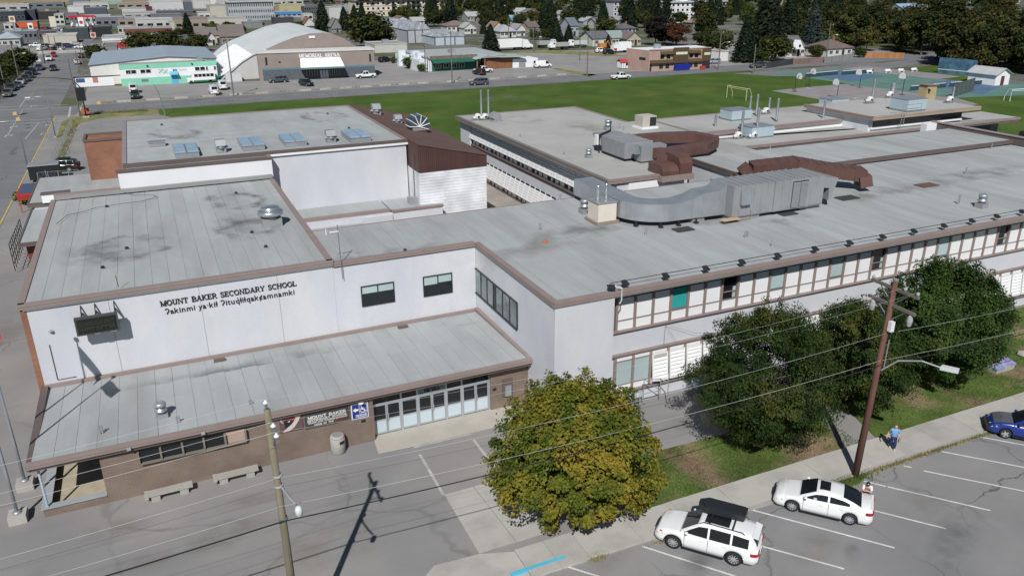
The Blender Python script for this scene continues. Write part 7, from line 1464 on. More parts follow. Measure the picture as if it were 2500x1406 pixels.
# ================================================================ FIELD AND COURTS
def goal(p, q, h, label, m, back=1.6):
    p, q = Vector((*p,0)), Vector((*q,0)); d = (q-p).normalized(); n = Vector((-d.y,d.x,0)); r = thing('goal', label, 'goal', tuple((p+q)/2), 0); up = Vector((0,0,h)); f = mb(); f.path([p,p+up,q+up,q],.07,6); part(r, 'frame', f, m); 
    for s in (p,q): part(r, 'back_strut', mb().path([s+up,s+up+n*.8,s+n*back+Vector((0,0,.9)),s+n*back],.05,5), m)
    part(r, 'bar', mb().tube(p+Vector((0,0,h-.3)),q+Vector((0,0,h-.3)),.04,5), m)
py_ = mat('pale_yellow_steel', (.62,.62,.38), .5)
goal((119.42,146.79), (119.64,140.48), 2.6, 'pale yellow goal frame with sloping back struts on the grass', py_); goal((169.80,114.96), (177.88,113.61), 2.5, 'white goal frame beside the court fence', white)
def hoop(base, top, label, s=1):
    x, y = base; h = top; r = thing('basketball_hoop', label, 'basketball hoop', (x,y,0), 0, 'basketball hoops round the ball court'); part(r, 'post', mb().path([(x,y,0),(x,y,h-1.0),(x+s*.9,y,h-.2)],.07,6), dark); q = mb(); q.extr([(x+s*.9,y+.9*math.cos(R(t)),h-.6+1.0*max(-.35,math.sin(R(t)))) for t in range(-30,211,20)], (.05,0,0)); part(r, 'backboard', q, white); part(r, 'foot', mb().box(x-.5,y-.5,0,x+.5,y+.5,.06), dark)
for b, h_, l, s in (((139.54,147.15),3.8,'hoop at the corner of the ball court by the grass',1),((140.91,135.40),3.8,'hoop in the middle of the ball court edge, over the rear block',-1),((148.68,152.30),3.9,'hoop at the tennis side of the ball court by the first net',1),((158.50,145.70),4.0,'hoop between the two tennis nets',-1),((157.40,132.21),4.6,'big hoop by the wooden booth',-1)): hoop(b,h_,l,s)
def net(a, b, label):
    a, b = Vector((*a,0)), Vector((*b,0)); r = thing('tennis_net', label, 'tennis net', tuple((a+b)/2), 0, 'tennis nets'); part(r, 'net', mb().extr([a+Vector((0,0,.1)),b+Vector((0,0,.1)),b+Vector((0,0,1.0)),a+Vector((0,0,1.0))],(0,.02,0)), mat('net_mesh', (.03,.06,.085), .9)); part(r, 'tape', mb().extr([a+Vector((0,-.01,1.001)),b+Vector((0,-.01,1.001)),b+Vector((0,-.01,1.12)),a+Vector((0,-.01,1.12))],(0,.04,0)), white)
    for p in (a,b): part(r, 'post', mb().tube(p,p+Vector((0,0,1.2)),.06,6), dark)
net((160.86,166.36), (173.19,167.28), 'tennis net at the street end of the green court'); net((173.47,166.09), (185.35,166.46), 'tennis net before the white benches'); net((164.61,136.19), (176.83,136.51), 'tennis net behind the wooden booth'); net((178.34,136.59), (190.07,136.68), 'tennis net beside the white shed')
a, b = (200.94,158.53), (202.59,148.24); r = thing('practice_wall', 'weathered blue practice wall with a white line at the courts', 'wall', (a[0],a[1],0)); part(r, 'panel', mb().extr([(a[0],a[1],0),(b[0],b[1],0),(b[0],b[1],4.1),(a[0],a[1],4.1)],(.25,.25,0)), mat('faded_blue_wall', (.07,.17,.26), .8, var=.2, col2=(.04,.09,.14), c2scale=.5)); part(r, 'line', mb().extr([(a[0]-.02,a[1]-.03,.95),(b[0]-.02,b[1]-.03,.95),(b[0]-.02,b[1]-.03,1.1),(a[0]-.02,a[1]-.03,1.1)],(.01,.01,0)), white)
a = (189.85,139.45); b = (194.16,133.75); r = thing('shed', 'white shed with a grey gable roof and a maroon door by the courts', 'shed', (a[0],a[1],0)); x0, y0, x1, y1 = a[0], b[1]-.5, b[0]-1.0, a[1]; w = mb(); gable_walls(w,x0,y0,x0+5.0,y0+7.5,2.7,1.3,'y'); part(r,'wall',w,white); q = mb(); gable_roof(q,x0,y0,x0+5.0,y0+7.5,2.7,1.3,'y',.5,.1); part(r,'roof',q,plainroof,color=(.42,.43,.44)); part(r,'door',mb().box(x0+1.9,y0-.05,.05,x0+3.1,y0-.002,2.2),mat('maroon_door',(.14,.03,.03),.7))
a = (154.80,123.05); x, y = a; r = thing('wooden_booth', 'tall raw plywood booth with a lean roof beside the rear blocks', 'booth', (x,y,0)); part(r,'wall',mb().box(x-.9,y,0,x+2.0,y+2.2,3.2),mat('plywood',(.42,.34,.19),.85,var=.12,scale=3)); part(r,'roof',mb().extr([(x-1.2,y-.3,3.35),(x+2.3,y-.3,3.2),(x+2.3,y+2.5,3.2),(x-1.2,y+2.5,3.35)],(0,0,.12)),fasciam)
part(r,'hatch',mb().extr([(x-.8,y-.02,2.6),(x-.2,y-.02,2.6),(x-.2,y-.5,2.1),(x-.8,y-.5,2.1)],(0,0,.05)),dark)
solo('crate', mb().box(*(156.34,126.35),.0,(157.69,125.67)[0],(156.34,126.35)[1]+.8,.55), mat('red_crate',(.40,.02,.03),.6), 'low red crate beside the plywood booth', 'crate', base=(*(156.34,126.35),0))
def chain_fence(a, b, h, step, label, m=steel, slat=None, rails=(1.0,), group=None):
    a, b = Vector((*a,0)), Vector((*b,0)); L_ = (b-a).length; n = max(1,int(L_/step)); r = thing('chain_link_fence', label, 'fence', tuple(a), 0, group)
    for i in range(n+1): p = a.lerp(b,i/n); part(r, 'post', mb().tube(p,p+Vector((0,0,h)),.045,5), m)
    for k_ in rails: part(r, 'rail', mb().tube(a+Vector((0,0,h*k_)),b+Vector((0,0,h*k_)),.025,4), m)
    q = mb(); d = (b-a).normalized(); k = int(L_/(1.2 if L_ > 60 else .45))
    for i in range(k):
        p = a.lerp(b,i/k)
        for s in (1,-1): q.tube(p+Vector((0,0,0 if s>0 else h)),p+d*h*.6+Vector((0,0,h if s>0 else 0)),.005 if L_ > 60 else .006,3)
    part(r, 'wire_mesh', q, m, kind='stuff')
    if slat: part(r, 'screen', mb().extr([a+Vector((0,0,.1)),b+Vector((0,0,.1)),b+Vector((0,0,h-.05)),a+Vector((0,0,h-.05))],(0,.02,0)), slat)
chain_fence((-12,185.9),(157,185.9),1.3,5.5,'long low chain link fence between the field and the street',steel)
chain_fence((-14.1,124),(-13.4,172),1.6,3.2,'chain link fence along the street beside the gymnasium',galvd)
chain_fence((162.85,123.80),(177.57,129.71),3.0,3,'tall dark slatted court fence by the white goal',dark,mat('green_screen',(.10,.14,.13),.8)); chain_fence((205.87,143.58),(205.13,136.30),3.2,4,'tall fence panel behind the white shed',dark)
chain_fence((166.07,187.74),(180.66,192.75),1.8,4,'dark screened fence by the street opposite the courts',dark,mat('dark_screen',(.05,.055,.06),.9))
for a, b, c, l in (((179.85,191.87),(193.36,192.87),(.20,.14,.12),'weathered brown board fence across from the tennis courts'),((192.48,191.97),(209.72,197.18),(.27,.27,.27),'grey board fence below the hip roofed house'),((215.42,198.71),(225.10,190.68),(.36,.17,.07),'fresh orange board fence before the woods')):
    a, b = Vector((*a,0)), Vector((*b,0)); r = thing('board_fence', l, 'fence', tuple(a)); n = int((b-a).length/.5)
    fm = mat('fence_board', (1,1,1), .9, var=.12, use_objcol=True, objvar=.12)
    for i in range(n):
        p, q = a.lerp(b,i/n), a.lerp(b,(i+.94)/n); part(r, 'board', mb().extr([p,q,q+Vector((0,0,1.7)),p+Vector((0,0,1.7))],(0,.04,0)), fm, color=c)
for p, l in (((183.05,165.46),'white bench by the second tennis net'),((189.03,164.59),'white bench at the practice court corner'),((193.01,163.66),'white bench second along the practice court'),((197.82,163.43),'white bench third along the practice court'),((190.96,136.23),'white bench before the white shed')):
    x, y = p; r = thing('court_bench', l, 'bench', (x,y,0), 0, 'white benches at the courts'); part(r, 'seat', mb().box(x-1,y-.3,.45,x+1,y+.3,.55), white); part(r, 'back', mb().box(x-1,y+.22,.56,x+1,y+.3,.95), white)
    for s in (-.8,.8): part(r, 'leg', mb().box(x+s-.08,y-.25,0,x+s+.08,y+.25,.449), white)

# ================================================================ HOUSES AND SHOPS OF THE TOWN
W_ = lambda a, b: (a[0], a[1], b[0])
def H_(a, b, depth, h, label, **k): return house(a[0], a[1], b[0], a[1]+depth, h, label, **k)
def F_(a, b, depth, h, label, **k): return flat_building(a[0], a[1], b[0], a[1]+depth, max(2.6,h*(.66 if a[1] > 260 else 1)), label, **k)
cw, gw_, tanw, brn, redb, gry, drk, blu_ = (.68,.68,.65), (.52,.53,.53), (.50,.44,.34), (.17,.12,.10), (.26,.11,.09), (.27,.28,.29), (.09,.095,.10), (.30,.40,.46)
H_((129.73,440.29),(137.60,435.86),10,2.9,'white house with a brown gable porch below the cream apartments',wall=(.62,.6,.66),roof=brn,axis='y',rise=1.8)
H_((134.73,425.44),(143.15,420.71),9,2.8,'white bungalow with a pale grey roof under the cream apartments',wall=cw,roof=(.38,.39,.38),rise=1.7)
H_((97.89,340.13),(103.42,337.16),9,3.0,'cream bungalow with a grey hip roof beside the big dark maple',wall=(.55,.53,.40),roof=(.25,.24,.22),kind='hip',rise=1.8)
H_((106.23,373.27),(111.26,370.53),8,3.6,'white gabled house with a small attic window behind the cream bungalow',wall=cw,roof=gry,axis='y',rise=2.6)
def barrel(a, b, depth, h, rise, label, wall, roof):
    x0, x1, y0 = a[0], b[0], a[1]; r = thing('barrel_roof_hall', label, 'building', ((x0+x1)/2,y0,0)); part(r, 'wall', mb().box(x0,y0,-.1,x1,y0+depth,h), plain, color=wall); q = mb(); n = 10
    P_ = [(x0-.3+(x1-x0+.6)*i/n, h+.01+rise*(1-(2*i/n-1)**2)) for i in range(n+1)]; q.extr([(x,y0-.3,z) for x, z in P_]+[(x1+.3,y0-.3,h+.005)], (0,depth+.6,0)); part(r, 'roof', q, mat('patched_roof', (.26,.29,.33), .7, var=.3, scale=2, col2=(.42,.44,.47), c2scale=.4))
    for i in range(4): part(r, 'pilaster', mb().box(x0+(x1-x0)*i/3-.2,y0-.15,0,x0+(x1-x0)*i/3+.2,y0-.002,h), plain, color=drk)
barrel((100.37,324.58),(109.83,319.53),40,5.0,3.0,'grey hall with a shallow patchy barrel roof',(.38,.40,.44),0); barrel((106.25,308.23),(118.71,291.32),16,3.2,2.0,'long low hall with blue pilasters and a patched curved roof',(.42,.48,.55),0)
F_((77.02,288.90),(88.94,286.19),14,3.2,'low white annex between the arena and the ivy piers',wall=cw,roof=(.4,.4,.4))
H_((136.81,378.07),(147.91,371.96),9,3.0,'long white house with a brown hip roof behind the barrel halls',wall=cw,roof=(.19,.15,.14),kind='hip',rise=2.0,nwin=4); H_((139.13,361.24),(144.99,358.03),7,2.8,'white gabled house beside the long brown roof',wall=cw,roof=(.36,.37,.38),axis='y',rise=2.0)
H_((178.13,457.30),(186.29,452.62),9,2.8,'grey roofed house behind the brown hip roof',wall=(.35,.37,.40),roof=(.36,.37,.38),rise=2.2); H_((173.67,423.81),(181.90,419.16),9,2.8,'house with a long dull red roof',wall=(.42,.36,.33),roof=(.19,.09,.08),rise=1.9,nwin=4)
H_((153.11,359.66),(158.17,356.88),9,2.7,'cream house with a brown pitched roof behind the round fir',wall=(.6,.58,.45),roof=(.25,.17,.14),axis='y',rise=2.2); H_((185.17,409.05),(190.16,406.23),8,2.8,'house with a light blue metal roof',wall=(.5,.5,.5),roof=(.19,.34,.46),rise=2.2)
H_((182.55,390.97),(186.80,388.60),9,3.6,'tall reddish brown roofed house beside the light blue roof',wall=(.30,.25,.2),roof=(.25,.12,.09),axis='y',rise=2.6); H_((209.02,434.84),(213.72,432.15),9,3.4,'house with a bright rust red roof before the firs',wall=(.4,.3,.25),roof=(.28,.10,.08),rise=2.4)
H_((144.89,332.67),(152.48,331.23),10,2.7,'pyramid roofed grey bungalow behind the truck yard',wall=cw,roof=(.33,.34,.37),kind='hip',rise=2.6); H_((155.35,337.90),(159.21,335.80),8,3.2,'white gable house with a brown fence',wall=cw,roof=gry,axis='y',rise=1.8); H_((167.43,351.81),(172.79,348.86),9,2.8,'cream house under a dark olive roof',wall=tanw,roof=(.14,.12,.10),rise=2.0)
H_((175.02,324.43),(178.98,322.28),10,4.6,'tall house with a blue grey roof beside the square cypress',wall=(.42,.44,.52),roof=(.13,.15,.18),rise=3.0,nwin=2)
H_((158.68,276.21),(166.09,274.35),10,2.9,'white garage with a dark grey roof behind the parked trucks',wall=cw,roof=(.12,.125,.14),rise=2.2,nwin=2,door=False,cat='garage',name='garage'); H_((167.03,275.93),(172.72,272.91),9,2.9,'white house with a grey green roof behind the box truck',wall=cw,roof=(.25,.31,.30),rise=2.2); H_((171.05,271.71),(177.42,270.41),8,2.7,'cream house with a plum brown roof beside the dark plum tree',wall=tanw,roof=(.16,.13,.13),axis='y',rise=2.3)
H_((200.78,324.56),(208.80,323.11),9,2.7,'dark roofed bungalow with a brick chimney behind the garages',wall=gw_,roof=(.11,.12,.13),kind='hip',rise=2.0,chim=True); H_((235.27,384.86),(239.62,382.40),8,2.6,'pale little house under the dark apartment block',wall=cw,roof=gry,rise=1.6); H_((254.54,343.43),(269.02,342.61),9,2.6,'low wide house with a shallow white edged roof',wall=(.18,.25,.2),roof=(.30,.21,.17),axis='y',rise=1.4,nwin=4)
H_((194.98,210.87),(202.13,210.27),8,3.2,'white house with a steep dormer and round window',wall=cw,roof=(.14,.13,.13),rise=2.6); a = (197.69,209.46); r = thing('porch_gable','white pointed dormer gable with a round window','gable',(a[0],a[1],0)); part(r,'wall',mb().extr([(a[0]-2,a[1]-.8,2.6),(a[0]+2,a[1]-.8,2.6),(a[0],a[1]-.8,5.4)],(0,2.5,0)),white); part(r,'round_window',mb().lathe([(.45,-.1),(.45,0)],(a[0],a[1]-.82,3.6),12,'y'),glassd)
H_((205.52,203.86),(215.99,201.49),10,3.0,'white house with a brown hip roof and a chimney',wall=cw,roof=(.155,.12,.11),kind='hip',rise=2.4,chim=True); F_((172.64,203.56),(175.32,202.17),6,2.8,'tiny white flat roofed shack under dark trees',wall=gw_,roof=gry,unit=False,nwin=1); F_((167.22,210.52),(170.41,210.29),6,2.8,'white flat roofed garage behind the grey car',wall=cw,roof=drk,unit=False)
# apartment blocks
def apartment(a, b, depth, h, st_, bays, label, wall, roofc, trim, balc=None):
    x0, x1, y0 = a[0], b[0], a[1]; r = thing('apartment_block', label, 'apartment block', ((x0+x1)/2,y0,0)); part(r,'wall',mb().box(x0,y0,-.1,x1,y0+depth,h),plain,color=wall); part(r,'roof',mb().box(x0-.6,y0-.8,h+.002,x1+.6,y0+depth+.5,h+.6),plainroof,color=roofc)
    w = (x1-x0)/bays; fh = h/st_
    for s in range(st_):
        if s: part(r,'trim_band',mb().box(x0-.02,y0-.08,fh*s-.1,x1+.02,y0-.002,fh*s+.12),plain,color=trim)
        for i in range(bays):
            if balc and i in balc:
                c = part(r,'balcony',mb().box(x0+w*i+.1,y0-1.5,fh*s+.13,x0+w*(i+1)-.1,y0-.085,fh*s+.3),plain,color=trim); part(c,'railing',mb().box(x0+w*i+.1,y0-1.5,fh*s+.301,x0+w*(i+1)-.1,y0-1.42,fh*s+1.2),dark); part(r,'window',mb().box(x0+w*(i+.2),y0-.04,fh*s+.4,x0+w*(i+.8),y0-.002,fh*s+fh*.8),glassd)
            else: window(r,x0+w*(i+.3),fh*s+fh*.32,w*.4,fh*.42,y0,alum,glassd,1)
    return r
APT = apartment((133.07,542.41),(202.34,539.16),18,9.5,3,20,'long cream three storey apartment block with dark gabled balconies',(.62,.57,.46),(.17,.17,.18),(.10,.085,.075),{7,10,11,12,14,15})
x0, x1, y0 = (133.07,542.41)[0], (202.34,539.16)[0], (133.07,542.41)[1]
for i in range(7): xx = x0+(x1-x0)*(.08+.14*i); q = mb(); gable_roof(q,xx-5,y0-2,xx+5,y0+8,9.9,1.8,'y',.8,.2); part(APT,'gable_roof',q,plainroof,color=(.22,.23,.24))
apartment((277.22,457.81),(303.95,459.85),14,9.0,3,9,'dark roofed apartment block half hidden in the trees',(.50,.50,.55),(.09,.09,.11),(.12,.12,.16)); AW = apartment((270.47,386.10),(307.77,382.93),14,10.5,4,12,'white four storey apartment block with a brown brick strip',(.72,.72,.74),(.46,.47,.48),(.6,.6,.6),{11})
x0, x1, y0 = (270.47,386.10)[0], (307.77,382.93)[0], (270.47,386.10)[1]; part(AW,'brick_strip',mb().box(x0+(x1-x0)*.83,y0-.1,0,x0+(x1-x0)*.87,y0-.002,10.4),plain,color=(.22,.13,.11))
for t in (.25,.57): part(AW,'stair_head',mb().box(x0+(x1-x0)*t,y0+5,11.11,x0+(x1-x0)*t+5,y0+9,13.8),white)
F_((370.32,324.98),(418.65,310.37),60,4.5,'wide white roofed building deep in the woods',wall=(.3,.3,.32),roof=(.62,.64,.66)); H_((444.58,382.68),(462.66,384.18),14,3.5,'house with a faded blue roof above the woods',wall=gw_,roof=(.25,.36,.48),rise=3)
# motel, tower and shops along the main street
apartment((53.62,533.73),(80.36,539.14),16,10.5,3,20,'three storey grey motel with rows of white framed windows',(.34,.37,.40),(.42,.45,.46),(.50,.53,.54))
F_((44.39,549.32),(55.95,553.28),24,12.5,'cream block at the foot of the plain cream tower',wall=(.60,.58,.50),roof=gry); r = thing('tower','tall plain cream tower rising beside the motel','tower',(*(49.80,579.36),0)); a, b = (47.88,580.49), (51.49,578.38); part(r,'shaft',mb().box(a[0],a[1],-.1,b[0],a[1]+7,26),plain,color=(.62,.60,.55)); part(r,'side_fin',mb().box(b[0]+.01,a[1],-.1,b[0]+4,a[1]+7,25),plain,color=(.4,.4,.4))
F_((30.01,492.33),(58.59,493.25),18,5.0,'long windowless cream wall building before the motel',wall=(.62,.61,.54),roof=(.36,.37,.37)); F_((16.88,457.74),(22.93,457.92),12,6.5,'plain beige box building with a grey roof',wall=(.58,.57,.50),roof=(.40,.39,.38)); F_((37.53,553.28),(44.60,554.48),14,6.5,'white shop beside the cream block',wall=cw,roof=gry,nwin=2)
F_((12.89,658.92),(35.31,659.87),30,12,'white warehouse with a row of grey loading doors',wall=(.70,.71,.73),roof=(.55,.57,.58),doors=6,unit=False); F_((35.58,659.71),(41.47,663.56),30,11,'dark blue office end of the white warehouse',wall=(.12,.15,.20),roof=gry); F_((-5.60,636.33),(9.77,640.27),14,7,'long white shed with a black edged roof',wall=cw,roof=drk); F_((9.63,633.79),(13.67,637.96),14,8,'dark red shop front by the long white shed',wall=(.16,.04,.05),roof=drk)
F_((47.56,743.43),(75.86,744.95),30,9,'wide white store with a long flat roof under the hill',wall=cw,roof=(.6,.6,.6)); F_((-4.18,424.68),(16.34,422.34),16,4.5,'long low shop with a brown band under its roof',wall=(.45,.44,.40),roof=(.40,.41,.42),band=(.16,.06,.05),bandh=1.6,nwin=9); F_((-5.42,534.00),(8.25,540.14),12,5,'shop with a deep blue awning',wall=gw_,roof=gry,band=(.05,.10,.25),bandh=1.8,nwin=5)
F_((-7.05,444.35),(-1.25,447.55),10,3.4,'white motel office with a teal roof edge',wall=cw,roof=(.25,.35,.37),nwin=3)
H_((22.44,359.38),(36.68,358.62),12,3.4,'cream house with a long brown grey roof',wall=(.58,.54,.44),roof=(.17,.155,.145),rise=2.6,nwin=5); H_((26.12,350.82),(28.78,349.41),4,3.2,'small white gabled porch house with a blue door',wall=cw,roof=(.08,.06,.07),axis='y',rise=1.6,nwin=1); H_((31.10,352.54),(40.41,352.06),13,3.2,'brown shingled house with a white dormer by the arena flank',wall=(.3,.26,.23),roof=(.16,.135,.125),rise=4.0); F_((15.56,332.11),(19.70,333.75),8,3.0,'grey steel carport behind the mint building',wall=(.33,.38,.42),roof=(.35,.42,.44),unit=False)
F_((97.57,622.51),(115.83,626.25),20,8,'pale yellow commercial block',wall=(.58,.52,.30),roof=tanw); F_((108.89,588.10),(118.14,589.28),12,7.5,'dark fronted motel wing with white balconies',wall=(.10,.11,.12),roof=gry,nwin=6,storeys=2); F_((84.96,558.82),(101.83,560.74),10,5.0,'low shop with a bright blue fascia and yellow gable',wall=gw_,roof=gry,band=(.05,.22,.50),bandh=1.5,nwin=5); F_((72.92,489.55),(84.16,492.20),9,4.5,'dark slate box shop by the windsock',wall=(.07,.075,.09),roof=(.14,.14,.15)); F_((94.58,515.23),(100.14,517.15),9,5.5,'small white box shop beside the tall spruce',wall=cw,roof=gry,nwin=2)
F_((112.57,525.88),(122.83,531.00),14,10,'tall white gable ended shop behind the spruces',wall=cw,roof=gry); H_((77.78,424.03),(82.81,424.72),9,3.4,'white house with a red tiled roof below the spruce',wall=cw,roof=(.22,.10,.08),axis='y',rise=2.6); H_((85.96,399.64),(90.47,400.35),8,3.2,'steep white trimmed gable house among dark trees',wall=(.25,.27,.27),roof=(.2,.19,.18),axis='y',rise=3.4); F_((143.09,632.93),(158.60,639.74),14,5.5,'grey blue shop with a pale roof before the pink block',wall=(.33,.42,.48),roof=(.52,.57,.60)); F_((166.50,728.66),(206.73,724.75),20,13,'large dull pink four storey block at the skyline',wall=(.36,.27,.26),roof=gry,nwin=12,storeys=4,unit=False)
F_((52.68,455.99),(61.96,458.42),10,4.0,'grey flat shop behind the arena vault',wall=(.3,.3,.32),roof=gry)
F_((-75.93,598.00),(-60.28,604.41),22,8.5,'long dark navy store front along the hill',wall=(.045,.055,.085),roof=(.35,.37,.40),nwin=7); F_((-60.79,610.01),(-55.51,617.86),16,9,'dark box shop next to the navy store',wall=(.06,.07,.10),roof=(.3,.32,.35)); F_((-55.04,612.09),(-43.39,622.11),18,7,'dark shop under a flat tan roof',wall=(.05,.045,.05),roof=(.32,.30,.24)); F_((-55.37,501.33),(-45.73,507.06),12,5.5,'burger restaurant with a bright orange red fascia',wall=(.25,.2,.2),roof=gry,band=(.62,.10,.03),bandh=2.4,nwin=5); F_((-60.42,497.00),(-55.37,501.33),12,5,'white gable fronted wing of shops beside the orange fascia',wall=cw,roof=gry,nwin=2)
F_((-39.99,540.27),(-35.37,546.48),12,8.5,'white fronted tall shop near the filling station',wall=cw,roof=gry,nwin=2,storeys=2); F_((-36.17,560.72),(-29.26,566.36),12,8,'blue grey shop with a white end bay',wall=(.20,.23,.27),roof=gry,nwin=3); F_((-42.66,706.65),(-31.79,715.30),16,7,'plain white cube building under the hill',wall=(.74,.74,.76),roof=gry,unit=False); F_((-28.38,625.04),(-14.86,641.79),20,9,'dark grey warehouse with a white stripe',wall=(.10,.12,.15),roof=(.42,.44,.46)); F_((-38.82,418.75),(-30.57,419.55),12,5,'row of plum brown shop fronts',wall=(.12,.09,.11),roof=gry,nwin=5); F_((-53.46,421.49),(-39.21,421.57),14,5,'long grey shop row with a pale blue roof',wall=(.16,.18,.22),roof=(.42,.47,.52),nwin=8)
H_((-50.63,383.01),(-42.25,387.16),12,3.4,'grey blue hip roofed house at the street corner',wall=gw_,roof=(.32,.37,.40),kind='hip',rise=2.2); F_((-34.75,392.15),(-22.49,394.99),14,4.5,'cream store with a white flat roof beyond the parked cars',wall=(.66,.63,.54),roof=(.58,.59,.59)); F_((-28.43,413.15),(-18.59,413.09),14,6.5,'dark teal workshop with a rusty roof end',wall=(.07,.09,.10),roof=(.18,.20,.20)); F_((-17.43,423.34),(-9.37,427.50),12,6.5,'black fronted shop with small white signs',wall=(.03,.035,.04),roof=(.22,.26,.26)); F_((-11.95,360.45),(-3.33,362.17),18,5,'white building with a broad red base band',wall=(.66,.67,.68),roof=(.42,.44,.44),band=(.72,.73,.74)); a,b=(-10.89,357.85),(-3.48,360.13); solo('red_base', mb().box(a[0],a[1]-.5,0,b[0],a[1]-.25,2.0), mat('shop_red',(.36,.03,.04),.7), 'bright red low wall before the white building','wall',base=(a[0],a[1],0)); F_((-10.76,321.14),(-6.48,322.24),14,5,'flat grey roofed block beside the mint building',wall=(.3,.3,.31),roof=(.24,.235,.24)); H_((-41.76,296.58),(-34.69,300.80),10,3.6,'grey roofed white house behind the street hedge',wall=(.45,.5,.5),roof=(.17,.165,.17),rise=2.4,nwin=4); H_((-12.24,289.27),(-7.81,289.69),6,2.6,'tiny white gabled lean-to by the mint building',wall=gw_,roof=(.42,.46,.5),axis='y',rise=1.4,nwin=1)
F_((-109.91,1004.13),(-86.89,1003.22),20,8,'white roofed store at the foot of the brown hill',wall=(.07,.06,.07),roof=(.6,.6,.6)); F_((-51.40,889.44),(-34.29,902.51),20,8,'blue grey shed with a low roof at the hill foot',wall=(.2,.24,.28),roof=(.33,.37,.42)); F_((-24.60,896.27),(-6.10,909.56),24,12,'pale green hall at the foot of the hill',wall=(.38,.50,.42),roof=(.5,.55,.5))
# filling station and tall signs
a, b = (-31.41,510.63), (-18.46,511.37); r = thing('filling_station','red edged filling station canopy on posts','filling station',((a[0]+b[0])/2,a[1],0)); part(r,'canopy',mb().box(a[0],a[1],5.2,b[0],a[1]+10,5.6),white); part(r,'red_edge',mb().box(a[0]-.1,a[1]-.1,5.0,b[0]+.1,a[1]-.002,6.1),mat('station_red',(.55,.02,.03),.5))
for i in range(5): xx = a[0]+(b[0]-a[0])*(i+.5)/5; part(r,'post',mb().box(xx-.3,a[1]+4,0,xx+.3,a[1]+4.6,5.199),white); part(r,'pump',mb().box(xx-.9,a[1]+2.8,0,xx-.1,a[1]+3.6,1.9),white)
def sign_tower(p, h, w, hh, label, c=(.74,.74,.72), em=None):
    x, y = p; r = thing('pylon_sign', label, 'sign', (x,y,0), 0, 'pylon signs along the main street'); part(r,'post',mb().box(x-.3,y,0,x+.3,y+.4,h-hh),steel); part(r,'panel',mb().box(x-w/2,y-.1,h-hh+.002,x+w/2,y+.5,h),plain,color=c)
    if em: part(r,'emblem',mb().lathe([(w*.33,-.06),(w*.33,-.01)],(x,y-.1,h-hh*.45),14,'y'),plain,color=em)
sign_tower((-55.03,487.10),7.44,2.6,2.8,'pale pylon sign with a round brown emblem above the burger restaurant',(.68,.62,.5),(.35,.15,.06)); sign_tower((-45.84,468.80),4.76,2.2,3.6,'white pylon sign before the orange fascia',(.74,.75,.74),(.05,.06,.06)); sign_tower((-37.10,484.10),6.93,2.8,5,'cream stepped pylon sign near the white fronted shop',(.66,.60,.50)); sign_tower((-23.91,476.81),6.51,2.5,5.4,'tall white filling station pylon with a red mark',(.76,.76,.76),(.5,.04,.05)); sign_tower((-12.30,470.40),2.57,3.2,1.8,'white box sign by the black fronted shop',(.74,.75,.76)); sign_tower((-16.85,409.51),2.92,2.2,2.2,'white and red square sign beside the shop row',(.62,.5,.5),(.4,.05,.05)); sign_tower((-29.70,303.70),1.65,1.6,1.0,'small white arrow sign at the hedge corner',(.72,.72,.72))
a = (-24.80,342.23); solo('concrete_wall', mb().box(a[0]-8,a[1]-.3,0,a[0]+19,a[1],1.0), concrete, 'low pale concrete wall at the street corner lot','wall',base=(a[0],a[1],0))

